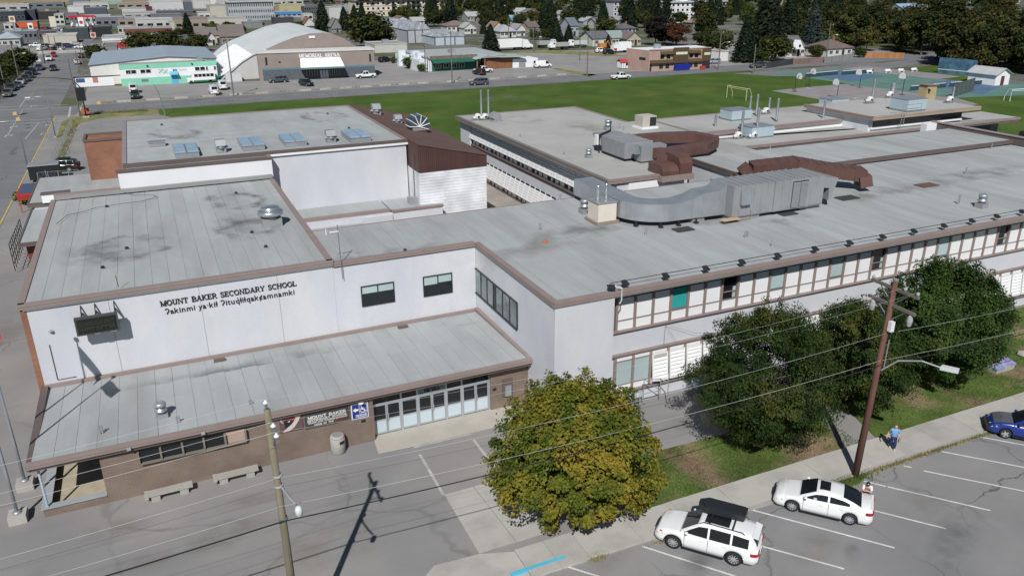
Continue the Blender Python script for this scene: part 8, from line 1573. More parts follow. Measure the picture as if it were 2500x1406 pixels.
# ================================================================ TREES
G3 = 'trees of the dark olive woods beyond the courts'
for key, p, top, l in (('round',(-31.78,284.03),7.06,'yellowish round tree beside the street hedge'),('round',(-12.78,300.64),6.02,'dark leafy tree between the street and the mint building'),('gold',(1.10,332.27),7.73,'olive green tree behind the mint building roof ridge'),('gold',(10.81,330.85),7.79,'olive green tree behind the mint building, second from the street'),('gold',(20.01,326.02),6.63,'round green tree behind the end of the mint building'),
  ('spruce',(23.17,424.69),9.40,'pointed dark spruce before the cream wall building'),('lime',(34.81,430.97),5.12,'pale green round tree before the cream wall building'),('round',(42.02,427.00),5.68,'small dark green tree by the cream wall end'),('round',(47.05,417.84),3.74,'dark bushy tree at the arena flank'),('round',(18.68,409.38),4.28,'dark shrubby tree beside the beige box'),
  ('spruce',(84.29,410.27),13.96,'huge dark spruce behind the arena vault'),('round',(76.71,428.11),4.71,'dark hedge like trees behind the arena vault'),('spruce',(95.71,414.10),10.99,'slim dark spruce beside the huge spruce'),('spruce',(100.45,411.48),11.74,'slim dark spruce second beside the huge spruce'),('round',(80.84,309.34),14.12,'massive dark maple behind the arena front wing'),('round',(82.65,338.69),4.51,'low dark tree crowding the arena gable'),('round',(86.01,310.64),8.38,'dark tree filling the gap beside the massive maple'),
  ('spruce',(134.24,530.03),9.39,'tall thin spruce before the cream apartments'),('round',(142.17,482.83),6.90,'green tree before the cream apartments'),('round',(118.98,391.15),4.35,'green tree between the white porch house and the barrel hall'),('round',(144.68,419.85),9.81,'dark wide tree before the cream apartments'),('spruce',(139.61,430.65),5.42,'small thin conifer beside the grey roofed bungalow'),('round',(188.37,498.40),7.09,'dark tree at the end of the cream apartments'),('lime',(198.54,492.46),7.32,'lighter green tree beyond the cream apartments'),('spruce',(194.65,462.62),10.38,'tall dark spruce above the dull red roof'),
  ('fir',(116.08,275.54),9.01,'broad cone shaped fir in front of the semi trailer'),('spruce',(146.83,357.02),5.76,'thin pale conifer behind the broad fir'),('lime',(177.30,401.56),5.70,'bright green tree beside the dull red roof'),('lime',(260.44,577.41),4.06,'lime green tree high in the town'),('spruce',(181.65,356.59),14.03,'very tall blue grey spruce among the houses'),('spruce',(188.90,380.03),9.81,'dark spruce left unpruned by the tall blue grey spruce'.replace('left ','')),('fir',(155.22,299.84),8.52,'wide fir behind the dump trucks'),('fir',(161.54,301.12),6.39,'second wide fir behind the dump trucks'),('round',(152.99,315.43),4.28,'dark round tree beside the truck yard'),('round',(157.54,312.98),5.25,'grey green tree by the truck yard firs'),('round',(218.76,402.52),5.08,'dark rounded tree behind the blue grey roof'),
  ('column',(163.76,290.71),7.17,'clipped square green cypress by the garage'),('spruce',(160.15,267.41),4.68,'small dark conifer in front of the white garage'),('plum',(181.70,268.13),10.75,'near black plum tree behind the brown fronted block'),('rust',(187.52,262.97),8.62,'rust red tree behind the brown fronted block'),('round',(189.02,272.78),6.44,'dark green tree between the plum and rust trees'),('spruce',(293.25,460.13),9.41,'dark spruce in front of the dark roofed apartments'),('round',(245.82,395.75),5.98,'green tree before the dark roofed apartments'),('spruce',(257.20,380.74),10.02,'dark conifer beside the white apartment block'),('round',(268.60,374.28),7.10,'green tree before the white apartment block'),('gold',(278.06,368.92),6.25,'olive tree in the middle of the white apartment block'),('round',(188.77,316.96),8.54,'dark mass of leaves above the garages'),
  ('round',(181.72,230.66),8.87,'grey green wide tree beside the brown fronted block'),('round',(197.09,259.95),5.99,'shadowy tree behind the white roof'),('spruce',(172.20,205.16),12.42,'big dark conifer at the side street corner'),('spruce',(198.52,225.26),21.29,'towering dark conifer rising out of the frame'),('round',(182.64,202.55),8.87,'dark leafy tree beside the dormer house'),('blue',(218.80,225.17),14.89,'large blue spruce behind the dormer house'),('round',(202.99,206.71),4.40,'low bushy tree in front of the blue spruce'),('round',(214.61,199.13),3.47,'small round tree at the hip roofed house'),('round',(174.04,198.79),4.35,'shrubby dark tree above the screened fence'),('lime',(228.01,227.71),6.82,'bright green tree behind the pole with a white box'),
  ('bush',(72.90,235.40),3.53,'ivy green shrub along the restaurant bank'),('bush',(73.39,245.27),3.04,'leafy shrub next up the restaurant bank'),('bush',(73.50,225.65),2.39,'bushy shrub at the green awning corner'),('bush',(73.07,252.15),2.12,'shrub beside the arena corner'),('spruce',(-10.30,241.14),2.52,'little dark fir in front of the mint building wing')):
    h0 = TREES[key][1]; s_ = top/h0*1.04; wx = 1.0 if key == 'bush' else 1.28
    t_ = tree(key, p[0], p[1], l, None, s_ if key not in ('plum','rust','round') else s_*1.0, None, {'spruce':'conifer','fir':'conifer','blue':'spruce_tree','bush':'shrub','column':'cypress'}.get(key,'leafy_tree')); t_.scale = (s_*wx, s_*wx, s_)
# hedge on the street side
hr = thing('hedge','long overgrown dark hedge along the parked street cars','hedge',(-36,260,0)); rng = np.random.default_rng(5); n = 5200
p = np.column_stack([rng.normal(-36,1.7,n), rng.uniform(205,300,n), rng.uniform(0,1,n)**.6*4.2]); part_ = link('foliage', quads_mesh('foliage', leaves(p-np.array([-36,260,0]), rng, .9, .7, .1, .5), MATS['leaf_far']), hr); link('stems', mb().box(-.4,-55,0,.4,40,1.2).mesh('stems', bark), hr)
# the woods beyond the courts: rows of individual trees, then the far wood as one mass
rng = np.random.default_rng(21); cnt = 0; pts = []
def inside(x, y, poly):
    c = False
    for (x0,y0),(x1,y1) in zip(poly, poly[1:]+poly[:1]):
        if (y0 > y) != (y1 > y) and x < (x1-x0)*(y-y0)/(y1-y0)+x0: c = not c
    return c
woods = [(230.40,211.99),(236.10,198.94),(235.66,189.72),(215.19,169.90),(215.64,164.77),(212.24,154.97),(215.72,153.20),(216.54,144.23),(230.17,131.28),(494.29,289.72),(434.48,314.83),(398.41,292.75),(357.65,315.76),(392.24,373.93),(343.61,353.26),(259.43,265.53),(244.28,239.04)]
xs = [q[0] for q in woods]; ys = [q[1] for q in woods]
k = 0
while len(pts) < 150 and k < 60000:
    k += 1; x, y = rng.uniform(min(xs),max(xs)), rng.uniform(min(ys),max(ys))
    if not inside(x,y,woods): continue
    dd = math.hypot(x,y); sp_ = 6.0+max(0,(dd-215))*.045
    if all((x-a)**2+(y-b)**2 > sp_**2 for a,b in pts): pts.append((x,y))
WZ = (((245.36,218.55), 'behind the orange board fence'), ((249.97,198.31), 'where the side road meets the woods'), ((232.59,176.74), 'behind the blue practice wall'), ((234.01,162.75), 'behind the white shed'), ((343.49,276.92), 'deep in the woods by the wide white roof'), ((316.72,308.76), 'in the woods above the hip roofed house'))
for i, (x, y) in enumerate(pts):
    key = ('forest','forest_b','forest','gold')[i%4]; l = {'forest':'dense olive tree ','forest_b':'tall olive tree ','gold':'low spreading olive tree '}[key]+min(WZ, key=lambda q: (q[0][0]-x)**2+(q[0][1]-y)**2)[1]
    tree(key, x, y, l, 'woods beyond the courts, '+l, rng.uniform(.85,1.2), None, 'woodland_tree')
# street trees scattered between the houses
G4 = 'dark trees scattered between the far houses'; pts2 = []
zones = ([(119.62,458.68),(180.20,295.88),(348.76,574.64),(261.12,690.05)], [(212.56,349.40),(238.85,241.94),(479.82,450.94),(340.88,561.60)], [(236.84,626.09),(497.55,339.68),(731.53,502.42),(299.33,790.69)])
for zi, (zone, nn, sp0) in enumerate(zip(zones, (46,86,70), (12,8.5,18))):
    xs = [q[0] for q in zone]; ys = [q[1] for q in zone]; k = 0; c0 = len(pts2)
    while len(pts2)-c0 < nn and k < 9000:
        k += 1; x, y = rng.uniform(min(xs),max(xs)), rng.uniform(min(ys),max(ys))
        if inside(x,y,zone) and all((x-a)**2+(y-b)**2 > sp0**2 for a,b in pts2): pts2.append((x,y))
TZ = (((143.73,467.49), 'below the cream apartments'), ((158.75,396.84), 'around the dull red roof'), ((182.96,365.79), 'among the rust red roofed houses'), ((248.28,431.67), 'above the white garage roofs'), ((249.57,385.06), 'around the dark roofed apartments'), ((315.29,418.79), 'around the white apartment block'), ((263.04,305.45), 'behind the dormer house'), ((311.75,647.08), 'high in the far town'), ((442.97,595.54), 'far behind the white apartments'), ((555.67,523.05), 'far behind the woods'), ((614.36,454.76), 'far beyond the wide white roof'))
HB = [(o.location.x, o.location.y) for o in COL.objects if o.get('category') in ('house','garage')]
for i, (x, y) in enumerate(pts2):
    if any(abs(x-a) < 7 and -14 < y-b < 12 for a, b in HB): continue
    key = ('spruce','round','forest','spruce','round','gold','fir')[i%7]; l = {'spruce':'dark pointed conifer ','fir':'dark broad fir ','round':'dark round tree ','forest':'olive tree ','gold':'low olive tree '}[key]+min(TZ, key=lambda q: (q[0][0]-x)**2+(q[0][1]-y)**2)[1]; tree(key, x, y, l, 'town trees, '+l, rng.uniform(.8,1.15), None, 'town_tree')
far = []
for i in range(1500):
    x = rng.uniform(150,1500); y = rng.uniform(430,1150)
    if y < 520-(x-250)*.25: continue
    s_ = rng.uniform(.7,1.3); c = np.array([x,y,5.5*s_]); m_ = 34; d = rng.normal(size=(m_,3)); d /= np.linalg.norm(d,axis=1)[:,None]; far.append(c+d*np.array([4.5,4.5,6])*s_*rng.uniform(.5,1,m_)[:,None]**.5)
far = np.concatenate(far); o = link('far_woodland', quads_mesh('far_woodland', leaves(far, rng, 3.2, .7, 0, .5), MATS['leaf_forest'])); o['kind'] = 'stuff'; o['label'] = 'far dark woods and town trees merging under the skyline'
# small roofs seen through the far trees
G5 = 'far houses among the trees'; pale = [(.6,.6,.58),(.5,.5,.52),(.62,.58,.5),(.4,.42,.45)]; rc = [(.3,.3,.31),(.22,.16,.14),(.36,.37,.38),(.16,.16,.17),(.25,.12,.1)]
for i, (x, y) in enumerate([(240.25,558.56),(226.87,511.66),(230.61,497.06),(233.08,483.72),(278.09,637.88),(237.77,447.95),(242.01,435.29),(217.03,379.26),(215.97,364.94),(216.87,357.31),(294.53,691.02),(332.32,584.89),(432.69,649.06),(428.44,604.89),(500.09,558.80),(555.46,545.31),(545.18,508.81),(609.77,488.26),(551.77,430.87),(597.22,455.95),(494.72,404.63),(646.79,464.45),(673.16,468.97),(274.25,704.06),(242.40,605.14)]):
    house(x-5, y, x+5, y+8, 2.8, 'far '+('white','grey','cream','slate')[i%4]+' house with a '+('grey','brown','pale grey','dark','red brown')[i%5]+' roof '+('facing the street','gable on')[i%2]+' among the trees', wall=pale[i%4], roof=rc[i%5], rise=2.0, nwin=2, door=False, axis='xy'[i%2], name='far_house', group=G5+', '+str(('white','grey','cream','slate')[i%4])+' '+('grey','brown','pale grey','dark','red brown')[i%5]+' '+'xy'[i%2])
SL = ['behind the cream apartments','behind the cream apartments at their middle','behind the end of the cream apartments','behind the motel roof','above the cream tower','beyond the pale yellow block','beside the pink block','behind the warehouse with loading doors','under the pale green hall','behind the navy store','at the end of the navy store','below the white warehouse','between the blue awning and the beige box','before the beige box','beside the beige box wall','next to the blue awning','behind the motel office wing','before the cream wall building','by the dark grey warehouse','beside the black fronted shop']
for i, (x, y, w) in enumerate([(*(235.91,804.59),50),(*(239.46,750.28),40),(*(262.26,735.49),40),(*(105.76,767.12),36),(*(97.45,842.39),40),(*(128.27,774.81),30),(*(156.03,804.40),36),(*(3.49,770.74),26),(*(-28.82,772.18),26),(*(-67.52,834.43),30),(*(-88.79,774.01),30),(*(24.15,550.67),20),(*(0.75,500.60),16),(*(10.21,472.21),18),(*(17.67,507.72),16),(*(6.34,582.02),22),(*(82.29,654.12),26),(*(27.09,455.61),16),(*(-18.53,546.02),14),(*(-11.49,507.46),14)]):
    c = [(.55,.55,.54),(.12,.12,.14),(.4,.33,.28),(.62,.62,.6),(.2,.22,.26)][i%5]; flat_building(x-w/2, y, x+w/2, y+16, 4+(i%3)*.7, 'low '+['pale','dark','tan','white','slate'][i%5]+' store '+SL[i], wall=c, roof=[(.4,.42,.44),(.55,.56,.57),(.25,.25,.26)][i%3], nwin=4, name='far_store', group='far stores along the main street', unit=False)

# ================================================================ CARS IN THE TOWN
UP, DN, RT, LF = R(90), R(-90), 0.0, R(180)
wh, bk, gr, sv, rd, bl_, dg = (.75,.76,.77), (.015,.016,.018), (.10,.105,.11), (.42,.43,.44), (.28,.015,.02), (.02,.05,.16), (.035,.045,.04)
for kind, p, hd_, c, l in (('suv',(-29.38,222.23),DN,gr,'dark grey parked suv at the front of the street row'),('suv',(-29.79,233.35),DN,dg,'dark suv second in the street row'),('sedan',(-29.10,239.74),DN,(.07,.08,.1),'slate car third in the street row'),('sedan',(-29.06,246.85),DN,sv,'silver car in the street row'),('suv',(-28.52,253.18),DN,dg,'dark wagon after the silver car'),('suv',(-28.46,261.15),DN,bk,'black suv in the middle of the street row'),('suv',(-28.17,269.52),DN,bk,'black suv behind its like in the street row'),('suv',(-27.62,281.91),DN,(.05,.06,.09),'blue black suv at the end of the street row'),
  ('pickup',(-27.18,312.46),DN,wh,'white pickup parked beyond the street row'),('wagon',(-26.89,327.90),DN,rd,'red car beyond the white pickup'),('suv',(-23.72,278.72),DN,dg,'dark green black suv driving down the street'),('suv',(-18.08,296.34),UP,sv,'silver suv parked by the pavement poles'),('suv',(-17.94,318.41),UP,bk,'dark suv parked under the leafy tree'),
  ('suv',(-32.68,357.49),R(60),wh,'white car in the corner lot, near the low wall'),('suv',(-32.17,369.10),R(70),bk,'black suv in the corner lot'),('pickup',(-36.04,375.29),RT,wh,'white van like pickup in the corner lot'),('wagon',(-28.45,353.36),R(60),(.09,.03,.035),'dark maroon car in the corner lot'),('sedan',(-26.17,354.06),R(80),wh,'white sedan in the middle of the corner lot'),('suv',(-27.16,370.58),RT,bk,'black truck in the corner lot'),('suv',(-24.39,367.04),RT,(.02,.03,.12),'dark blue suv in the corner lot'),('sedan',(-22.35,378.78),RT,sv,'silver sedan at the back of the corner lot'),('sedan',(-19.82,360.54),LF,wh,'white sedan at the poles of the corner lot'),
  ('suv',(32.24,219.71),LF,(.06,.08,.09),'grey blue suv parked before the arena stone base'),('suv',(37.56,209.79),R(-70),bk,'black suv nosing out of the arena lot'),('pickup',(55.26,218.79),LF,wh,'white pickup before the arena corner'),('suv',(77.32,191.59),LF,(.07,.085,.10),'dark suv driving along the cross street'),('sedan',(79.89,228.21),R(200),wh,'white hatchback under the green awning'),('wagon',(85.94,229.95),R(200),rd,'dark red car beside the green awning'),('pickup',(88.52,215.74),RT,wh,'white pickup in front of the cedar boards'),('suv',(85.63,211.74),R(100),bk,'black car parked behind the cedar pickup'),('van',(109.13,219.31),RT,wh,'white high roof van before the white container'),('pickup',(115.31,185.45),RT,wh,'white pickup driving along the cross street'),('suv',(148.90,252.99),RT,wh,'white suv by the box truck'),('suv',(148.34,246.44),RT,bk,'black car beside the white suv near the box truck'),('suv',(165.19,190.60),LF,(.07,.08,.09),'dark grey car on the side road by the screened fence'),('wagon',(161.09,205.45),LF,(.3,.34,.4),'pale blue car beside the brown fronted block'),
  ('van',(-2.41,216.46),UP,wh,'white van before the mint base'),('pickup',(-2.16,205.78),DN,dg,'dark pickup behind the white van'),('van',(14.86,203.97),UP,wh,'white van with a roof rack near the lot kerb'),('van',(17.69,212.90),UP,wh,'white van parked behind the bus'),('suv',(71.56,257.10),R(30),bk,'black car hidden in the shade of the arena corner')):
    car(kind, p[0], p[1], hd_, c, l)
suvr = car('suv', *(-12.91,130.56), R(170), (.02,.024,.018), 'dark olive off road suv with a roof rack beside the red brick annex', hi=True)
part(suvr,'roof_rack',mb().box(-1.6,-.6,1.84,.1,.6,1.90),black,world=False); part(suvr,'spare_wheel',mb().lathe([(.36,0),(.36,.2)],(-2.72,0,.95),16,'x'),rubber,world=False)
G6 = 'parked cars far along the main street'
for i, p in enumerate([(-34.17,475.60),(-32.31,481.46),(-28.64,490.13),(-25.24,477.55),(-21.75,479.13),(-19.78,488.89),(-17.63,495.19),(-15.59,509.76),(-13.52,485.40),(-55.43,480.59),(-42.48,487.08),(-41.17,497.09),(-11.72,524.31),(-9.79,541.05),(-3.27,528.29),(-0.70,526.84),(2.46,538.73),(10.90,494.90),(14.85,518.03),(65.15,480.91),(62.65,509.10),(84.48,515.99)]):
    car(('suv','sedan','pickup','wagon')[i%4], p[0], p[1], (RT,LF,UP,R(60))[i%4], (wh,bk,sv,wh,rd,gr)[i%6], ['white','black','silver','white','red','grey'][i%6]+' '+('suv','car','pickup','car')[i%4]+' parked at the far shops', group=G6+', '+['white','black','silver','white','red','grey'][i%6]+' '+('suv','car','pickup','car')[i%4])
# trucks and the bus
x, y = (13.88,228.02); r = thing('minibus','white and green minibus parked along the mint building','bus',(x,y,0),LF); kk = dict(world=False)
part(r,'body',mb().extr([(-3.5,-1.1,.5),(1.9,-1.1,.5),(1.9,-1.1,2.7),(1.6,-1.1,2.85),(-3.5,-1.1,2.85)],(0,2.2,0)),white,**kk); part(r,'bonnet',mb().extr([(1.901,-1,.5),(3.4,-1,.5),(3.4,-1,1.2),(2.6,-1,1.4),(2.0,-1,2.2),(1.901,-1,2.2)],(0,2.0,0)),white,**kk); part(r,'green_skirt',mb().box(-3.52,-1.13,.45,1.9,1.13,.85),mat('bus_green',(.03,.22,.08),.5),**kk)
for i in range(5): part(r,'side_window',mb().box(-3.2+i*.98,-1.12,1.65,-2.35+i*.98,1.12,2.4),glassd,**kk)
part(r,'windscreen',mb().extr([(2.02,-.9,2.15),(2.02,.9,2.15),(2.55,.9,1.45),(2.55,-.9,1.45)],(.03,0,.03)),glassd,**kk)
for xx in (-2.2,2.5):
    for s in (1,-1): part(r,'wheel',mb().lathe([(.42,-.13),(.42,.13)],(xx,s*1.0,.42),14,'y'),rubber,**kk)
x, y = (125.32,276.21); r = thing('semi_truck','long white semi trailer behind the broad fir','truck',(x,y,0),0); part(r,'trailer',mb().box(-11,-1.3,1.1,3,1.3,4.0),white,**kk); part(r,'cab',mb().extr([(3.4,-1.2,.8),(7.4,-1.2,.8),(7.4,-1.2,1.8),(6.2,-1.2,2.2),(5.4,-1.2,3.5),(3.4,-1.2,3.9)],(0,2.4,0)),white,**kk); part(r,'windscreen',mb().extr([(5.5,-1.0,3.4),(5.5,1.0,3.4),(6.2,1.0,2.3),(6.2,-1.0,2.3)],(.04,0,.04)),glassd,**kk)
for xx in (-9.5,-8.3,1.0,2.2,4.2,6.6):
    for s in (1,-1): part(r,'wheel',mb().lathe([(.52,-.2),(.52,.2)],(xx,s*1.0,.52),12,'y'),rubber,**kk)
def dump(p, hd_, label, box=(.35,.35,.36)):
    x, y = p; r = thing('dump_truck',label,'truck',(x,y,0),hd_,'tipper trucks in the truck yard'); part(r,'cab',mb().extr([(1.6,-1.15,.9),(3.6,-1.15,.9),(3.6,-1.15,1.7),(2.9,-1.15,2.0),(2.6,-1.15,2.9),(1.6,-1.15,2.9)],(0,2.3,0)),white,**kk); part(r,'tipper',mb().box(-4.2,-1.2,1.2,1.4,1.2,2.5),plain,color=box,**kk); part(r,'window',mb().box(1.85,-1.17,2.0,2.45,1.17,2.6),glassd,**kk); part(r,'chassis',mb().box(-4,-.6,.7,3.4,.6,.89),dark,**kk)
    for xx in (-3.2,-2.1,2.6):
        for s in (1,-1): part(r,'wheel',mb().lathe([(.5,-.18),(.5,.18)],(xx,s*1.0,.5),12,'y'),rubber,**kk)
dump((141.20,279.41),0,'tipper truck facing away from the fir row'); dump((140.53,270.08),LF,'tipper truck with its white cab before the other tipper'); dump((150.60,274.44),LF,'tipper truck with a pale ribbed body by the cypress',(.5,.55,.55))
x, y = (155.51,249.52); r = thing('box_truck','white box truck with a red cab mark beside the kiosk','truck',(x,y,0)); part(r,'box',mb().box(-2.5,-1.2,.9,2.8,1.2,3.6),white,**kk); part(r,'cab',mb().box(-4.3,-1.1,.7,-2.55,1.1,2.4),white,**kk); part(r,'door_mark',mb().box(-4.2,-1.13,1.0,-3.0,-1.101,1.7),mat('mark_red',(.4,.03,.04),.6),**kk)
for xx in (-3.4,1.4):
    for s in (1,-1): part(r,'wheel',mb().lathe([(.48,-.18),(.48,.18)],(xx,s*1.0,.48),12,'y'),rubber,**kk)
x, y = (154.83,262.54); r = thing('digger','small orange digger parked before the white garage','digger',(x,y,0)); og = mat('digger_orange',(.50,.20,.03),.5); part(r,'body',mb().box(-1.5,-1,.9,1.2,1,2.2),og,**kk); part(r,'track',mb().box(-1.8,-1.1,0,1.6,1.1,.88),dark,**kk); part(r,'arm',mb().path([(1.0,0,1.5),(2.4,0,3.0),(3.4,0,1.2)],.2,6),og,**kk)

# ================================================================ POLES, LAMPS AND SIGNALS
def pole(p, top, label, arms=1, lamp=0, m=polegrey, group='utility poles of the far streets', lean=0):
    x, y = p; r = thing('utility_pole',label,'utility pole',(x,y,0),0,group); part(r,'pole',mb().path([(x,y,0),(x+lean,y,top)],[.17,.11],7),m)
    for k_ in range(arms): part(r,'crossarm',mb().box(x-.1+lean,y-1.1,top-.6-.9*k_,x+.1+lean,y+1.1,top-.42-.9*k_),m)
    if arms: part(r,'insulator',mb().lathe([(.07,0),(.07,.2)],(x+lean,y-1.0,top-.41),6),porcelain)
    if lamp: part(r,'lamp_arm',mb().path([(x,y,top*.62),(x+lamp*1.2,y-.3,top*.70),(x+lamp*2.4,y-.5,top*.71)],.05,5),galvd); part(r,'lamp',mb().cbox((x+lamp*2.6,y-.5,top*.705),(.7,.3,.18)),porcelain)
for p, t, l, a, lm in (((18.68,198.33),13.28,'tall pole at the lot kerb before the arena flank',1,0),((72.39,197.65),12.87,'pole with a drum standing at the lot entrance island',1,0),((110.03,194.12),11.47,'thin pole at the kerb of the empty lot',1,0),((128.57,231.92),6.91,'short lamp pole on an island in the empty lot',0,1),((129.01,266.95),7.14,'curved lamp pole at the truck yard verge',0,1),((146.09,252.72),9.58,'pole at the corner of the truck yard',1,0),((145.99,326.83),8.19,'bare pole before the pyramid roof',0,0),((151.79,191.49),10.83,'pole at the side road corner past the brown fronted block',1,1),((186.30,269.91),6.07,'slim mast rising behind the white roof',0,0),((194.69,193.55),11.40,'pole with a white box by the grey board fence',1,1),((154.68,179.89),7.86,'thin leaning pole by the tennis courts',0,0),((73.80,223.23),7.84,'slim pole at the restaurant bank',1,0),((142.61,365.42),7.65,'pole beside the white gabled house',1,0),((194.17,384.48),5.99,'pole before the very tall spruce',1,0),
   ((-16.15,232.38),6.88,'pole at the street corner behind the banner wall',0,0),((-16.04,262.27),6.60,'pole on the pavement beside the mint wing, first',1,0),((-15.72,280.73),6.68,'pole on the pavement beside the mint wing, second',1,0),((-15.30,290.84),7.04,'pole on the pavement beside the mint wing, third',1,0),((-27.88,304.16),7.46,'pole behind the hedge end with a lamp',1,1),((-31.05,261.43),9.42,'pole behind the street row with a long lamp arm',1,1),((-31.17,234.04),7.02,'pole beside the front of the street row',0,0),((-30.90,298.85),7.92,'pole in the hedge with a lamp arm',1,1),((6.29,352.87),8.53,'pole among the shops behind the mint ridge',1,0),((34.70,489.69),5.97,'pole by the white shop and cream wall',1,0),((-8.40,382.71),5.52,'pole beside the white and red building',1,0),((-29.17,348.15),6.06,'pole between the corner lot cars',1,0),((-36.00,392.81),4.84,'pole behind the corner lot',0,0),((-28.13,358.96),5.07,'thin pole in the corner lot',1,0)):
    pole(p, t, l, a, lm)
def lamp_post(p, t, arm, label):
    x, y = p; r = thing('street_lamp',label,'street lamp',(x,y,0),0); part(r,'post',mb().path([(x,y,0),(x,y,t*.92),(x+arm*.25,y,t),(x+arm,y,t-.05)],[.11,.08,.06,.05],8),galv,True); part(r,'lamp',mb().cbox((x+arm+(.4 if arm>0 else -.4),y,t-.08),(.8,.3,.16)),porcelain); part(r,'foot',mb().lathe([(.22,0),(.2,.25)],(x,y,0),8),concd)
lamp_post((-17.12,132.29),7.30,-3.5,'grey street lamp beside the black trailer'); lamp_post((-15.45,159.93),7.11,-2.5,'grey street lamp at the fence by the junction')
def warn(p, zc, label):
    x, y = p; r = thing('hanging_beacon',label,'traffic sign',(x,y,zc),0,'yellow signs over the junction'); part(r,'panel',mb().extr([(x-.38,y,zc-.3),(x+.38,y,zc-.3),(x+.25,y,zc+.3),(x-.25,y,zc+.3)],(0,.06,0)),mat('sign_yellow',(.62,.42,.16),.6)); part(r,'hanger',mb().tube((x,y,zc+.4),(x,y,zc+1.0),.03,4),steel)
mast = thing('signal_mast','dark curved signal mast with a big black signal head by the junction','traffic signal',(*(-11.40,181.10),0)); x, y = (-11.40,181.10); hz = 7.72
part(mast,'mast',mb().path([(x,y,0),(x,y,hz*.75),(x-1.2,y+.5,hz*.95),(x-4,y+1.5,hz)],[.14,.12,.09,.06],8),dark,True); part(mast,'signal_head',mb().box(x-1.0,y-.2,hz*.42,x+.6,y+.2,hz*.75),black); part(mast,'arm',mb().tube((x-4,y+1.5,hz),(x-15,y+4,hz*1.02),.06,6),dark); part(mast,'yellow_signal',mb().box(x-16,y+3.8,hz*.78,x-15.2,y+4.4,hz),mat('signal_yellow',(.42,.26,.02),.5)); part(mast,'footing',mb().box(x-.6,y-.6,0,x+.6,y+.6,.25),concrete)
pole((-12.57,182.76),7.61,'dark wooden pole beside the signal mast',0,0)
for p, z_, l in (((-22.59,173.99),2.6,'yellow reflector sign over the second crossing line'),((-8.91,184.85),2.2,'yellow reflector sign by the field corner'),((-21.89,170.88),2.0,'yellow reflector sign low over the turn lanes')): warn(p, z_, l)
solo('road_board', mb().box(*(-12.14,183.09),.4,(-10.82,183.55)[0],(-12.14,183.09)[1]+.15,1.6), mat('orange_board',(.45,.12,.05),.7), 'orange road works board below the signal mast','sign',base=(*(-12.14,183.09),0))
x, y = (3.06,176.73); solo('light_mast', mb().path([(x,y,0),(x-.6,y,4.5),(x-1.2,y,6.2)],[.14,.1,.07],8), mat('green_mast',(.14,.22,.20),.6), 'leaning grey green mast at the field fence','mast',base=(x,y,0))
# concrete kerb blocks of the lots
G7 = 'concrete kerb blocks along the cross street'
for i, x in enumerate(list(range(-6,30,6))+list(range(34,66,5))+[72,78,84,92,98,104]):
    solo('kerb_block', mb().box(x,200.3,0,x+2.9,200.75,.38), concrete, 'low pale concrete kerb block '+('before the mint building lot' if x < 30 else 'before the arena lot' if x < 68 else 'before the restaurant lot'),'kerb block',G7+(', mint' if x < 30 else ', arena' if x < 68 else ', restaurant'),base=(x,200.5,0))
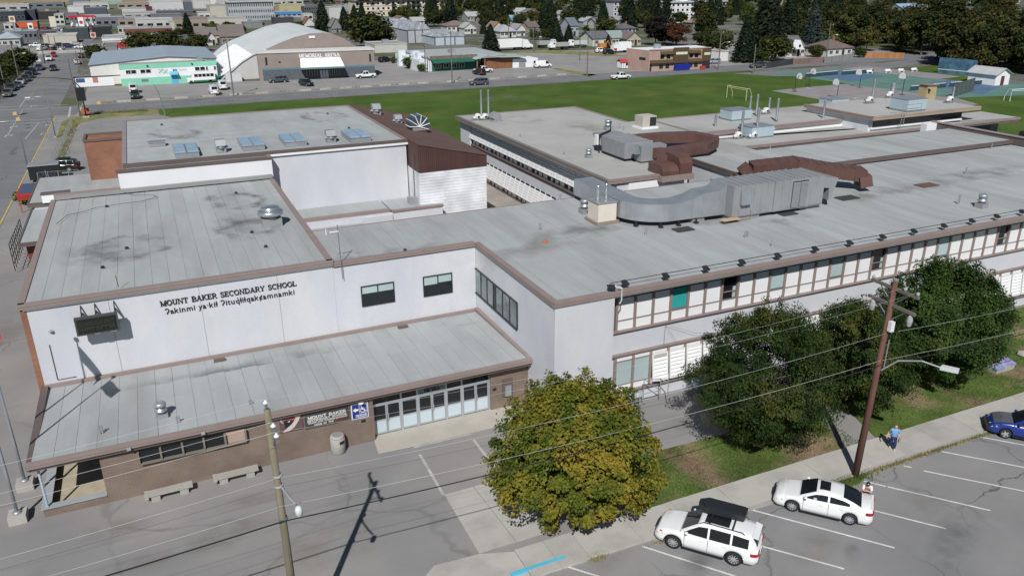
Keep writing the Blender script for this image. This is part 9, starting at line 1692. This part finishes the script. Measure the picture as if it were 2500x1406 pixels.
# banner wall, bins and trailer near the school street side
a, b = (-16.00,233.17), (-11.81,236.36); r = thing('banner_wall','white painted hoarding with blue and red graphics by the mint wing','hoarding',(a[0],a[1],0)); part(r,'panel',mb().box(a[0],a[1],0,b[0]+5,a[1]+.2,2.3),white); part(r,'graphic',mb().box(a[0]+.6,a[1]-.03,1.1,a[0]+2.6,a[1]-.002,2.1),plain,color=(.06,.09,.25)); part(r,'graphic',mb().box(a[0]+4.4,a[1]-.03,.9,a[0]+5.6,a[1]-.002,2.2),plain,color=(.45,.2,.18)); part(r,'rail',mb().box(a[0],a[1]-.1,2.31,b[0]+9,a[1]+.3,2.5),dark)
a, b = (-16.16,124.34), (-12.42,124.08); r = thing('cargo_trailer','black enclosed cargo trailer with a pale roof by the kerb','trailer',(a[0],a[1],0)); part(r,'body',mb().box(a[0],a[1],.35,b[0],a[1]+2.2,2.3),black); part(r,'roof',mb().box(a[0]-.03,a[1]-.03,2.302,b[0]+.03,a[1]+2.23,2.38),galvd); part(r,'trim',mb().box(a[0]-.02,a[1]-.04,2.2,b[0]+.02,a[1]-.002,2.3),alum)
for s in (.35,.6): part(r,'wheel',mb().lathe([(.34,-.1),(.34,.1)],(a[0]+(b[0]-a[0])*s,a[1]+.05,.34),12,'y'),rubber)
chain_fence((-15.06,123.56),(-10.05,123.21),1.5,1.2,'small steel yard fence in front of the cargo trailer',galvd)
a = (-15.35,113.49); x, y = -15.6, 108.0; r = thing('bus_shelter','red framed shelter with a dark glazed roof at the school kerb','shelter',(x,y,0)); redm = mat('shelter_red',(.38,.035,.03),.5); q = mb()
for xx in (x,x+2.0):
    for yy in (y,y+5.2): q.box(xx-.05,yy-.05,0,xx+.05,yy+.05,2.1)
part(r,'post',q,redm); part(r,'roof_frame',mb().box(x-.2,y-.2,2.101,x+2.2,y+5.4,2.3),redm); part(r,'roof_glass',mb().box(x-.02,y+.02,2.302,x+2.02,y+5.2,2.34),mat('shelter_glass',(.05,.07,.13),.15))
for i in range(4): part(r,'slat',mb().box(x-.2,y-.28,1.55+.16*i,x+2.2,y-.22,1.66+.16*i),redm)
x, y = (-15.65,111.95); tree('bush', x, y, 'small shrub under the red framed shelter', None, .7, None, 'shrub')
a = (-14.57,100.20); r = thing('ramp_railing','black grid railing of the ramp beside the maroon wall','railing',(a[0],a[1],0)); f = mb()
yy0, yy1, xx = 84.5, 93.5, -13.9
for i in range(9): f.tube((xx,yy0+(yy1-yy0)*i/8,.2),(xx,yy0+(yy1-yy0)*i/8,2.9),.04,5)
for z_ in (.9,1.6,2.3,2.9): f.tube((xx,yy0,z_),(xx,yy1,z_),.035,5)
part(r,'grid',f,dark)
a = (140.12,91.08); solo('roof_box', mb().box(104.5,66.0,4.9,107.5,68.5,6.6), dark, 'dark bulky unit at the end of the rear blocks','air unit',base=(104.5,66,4.9))
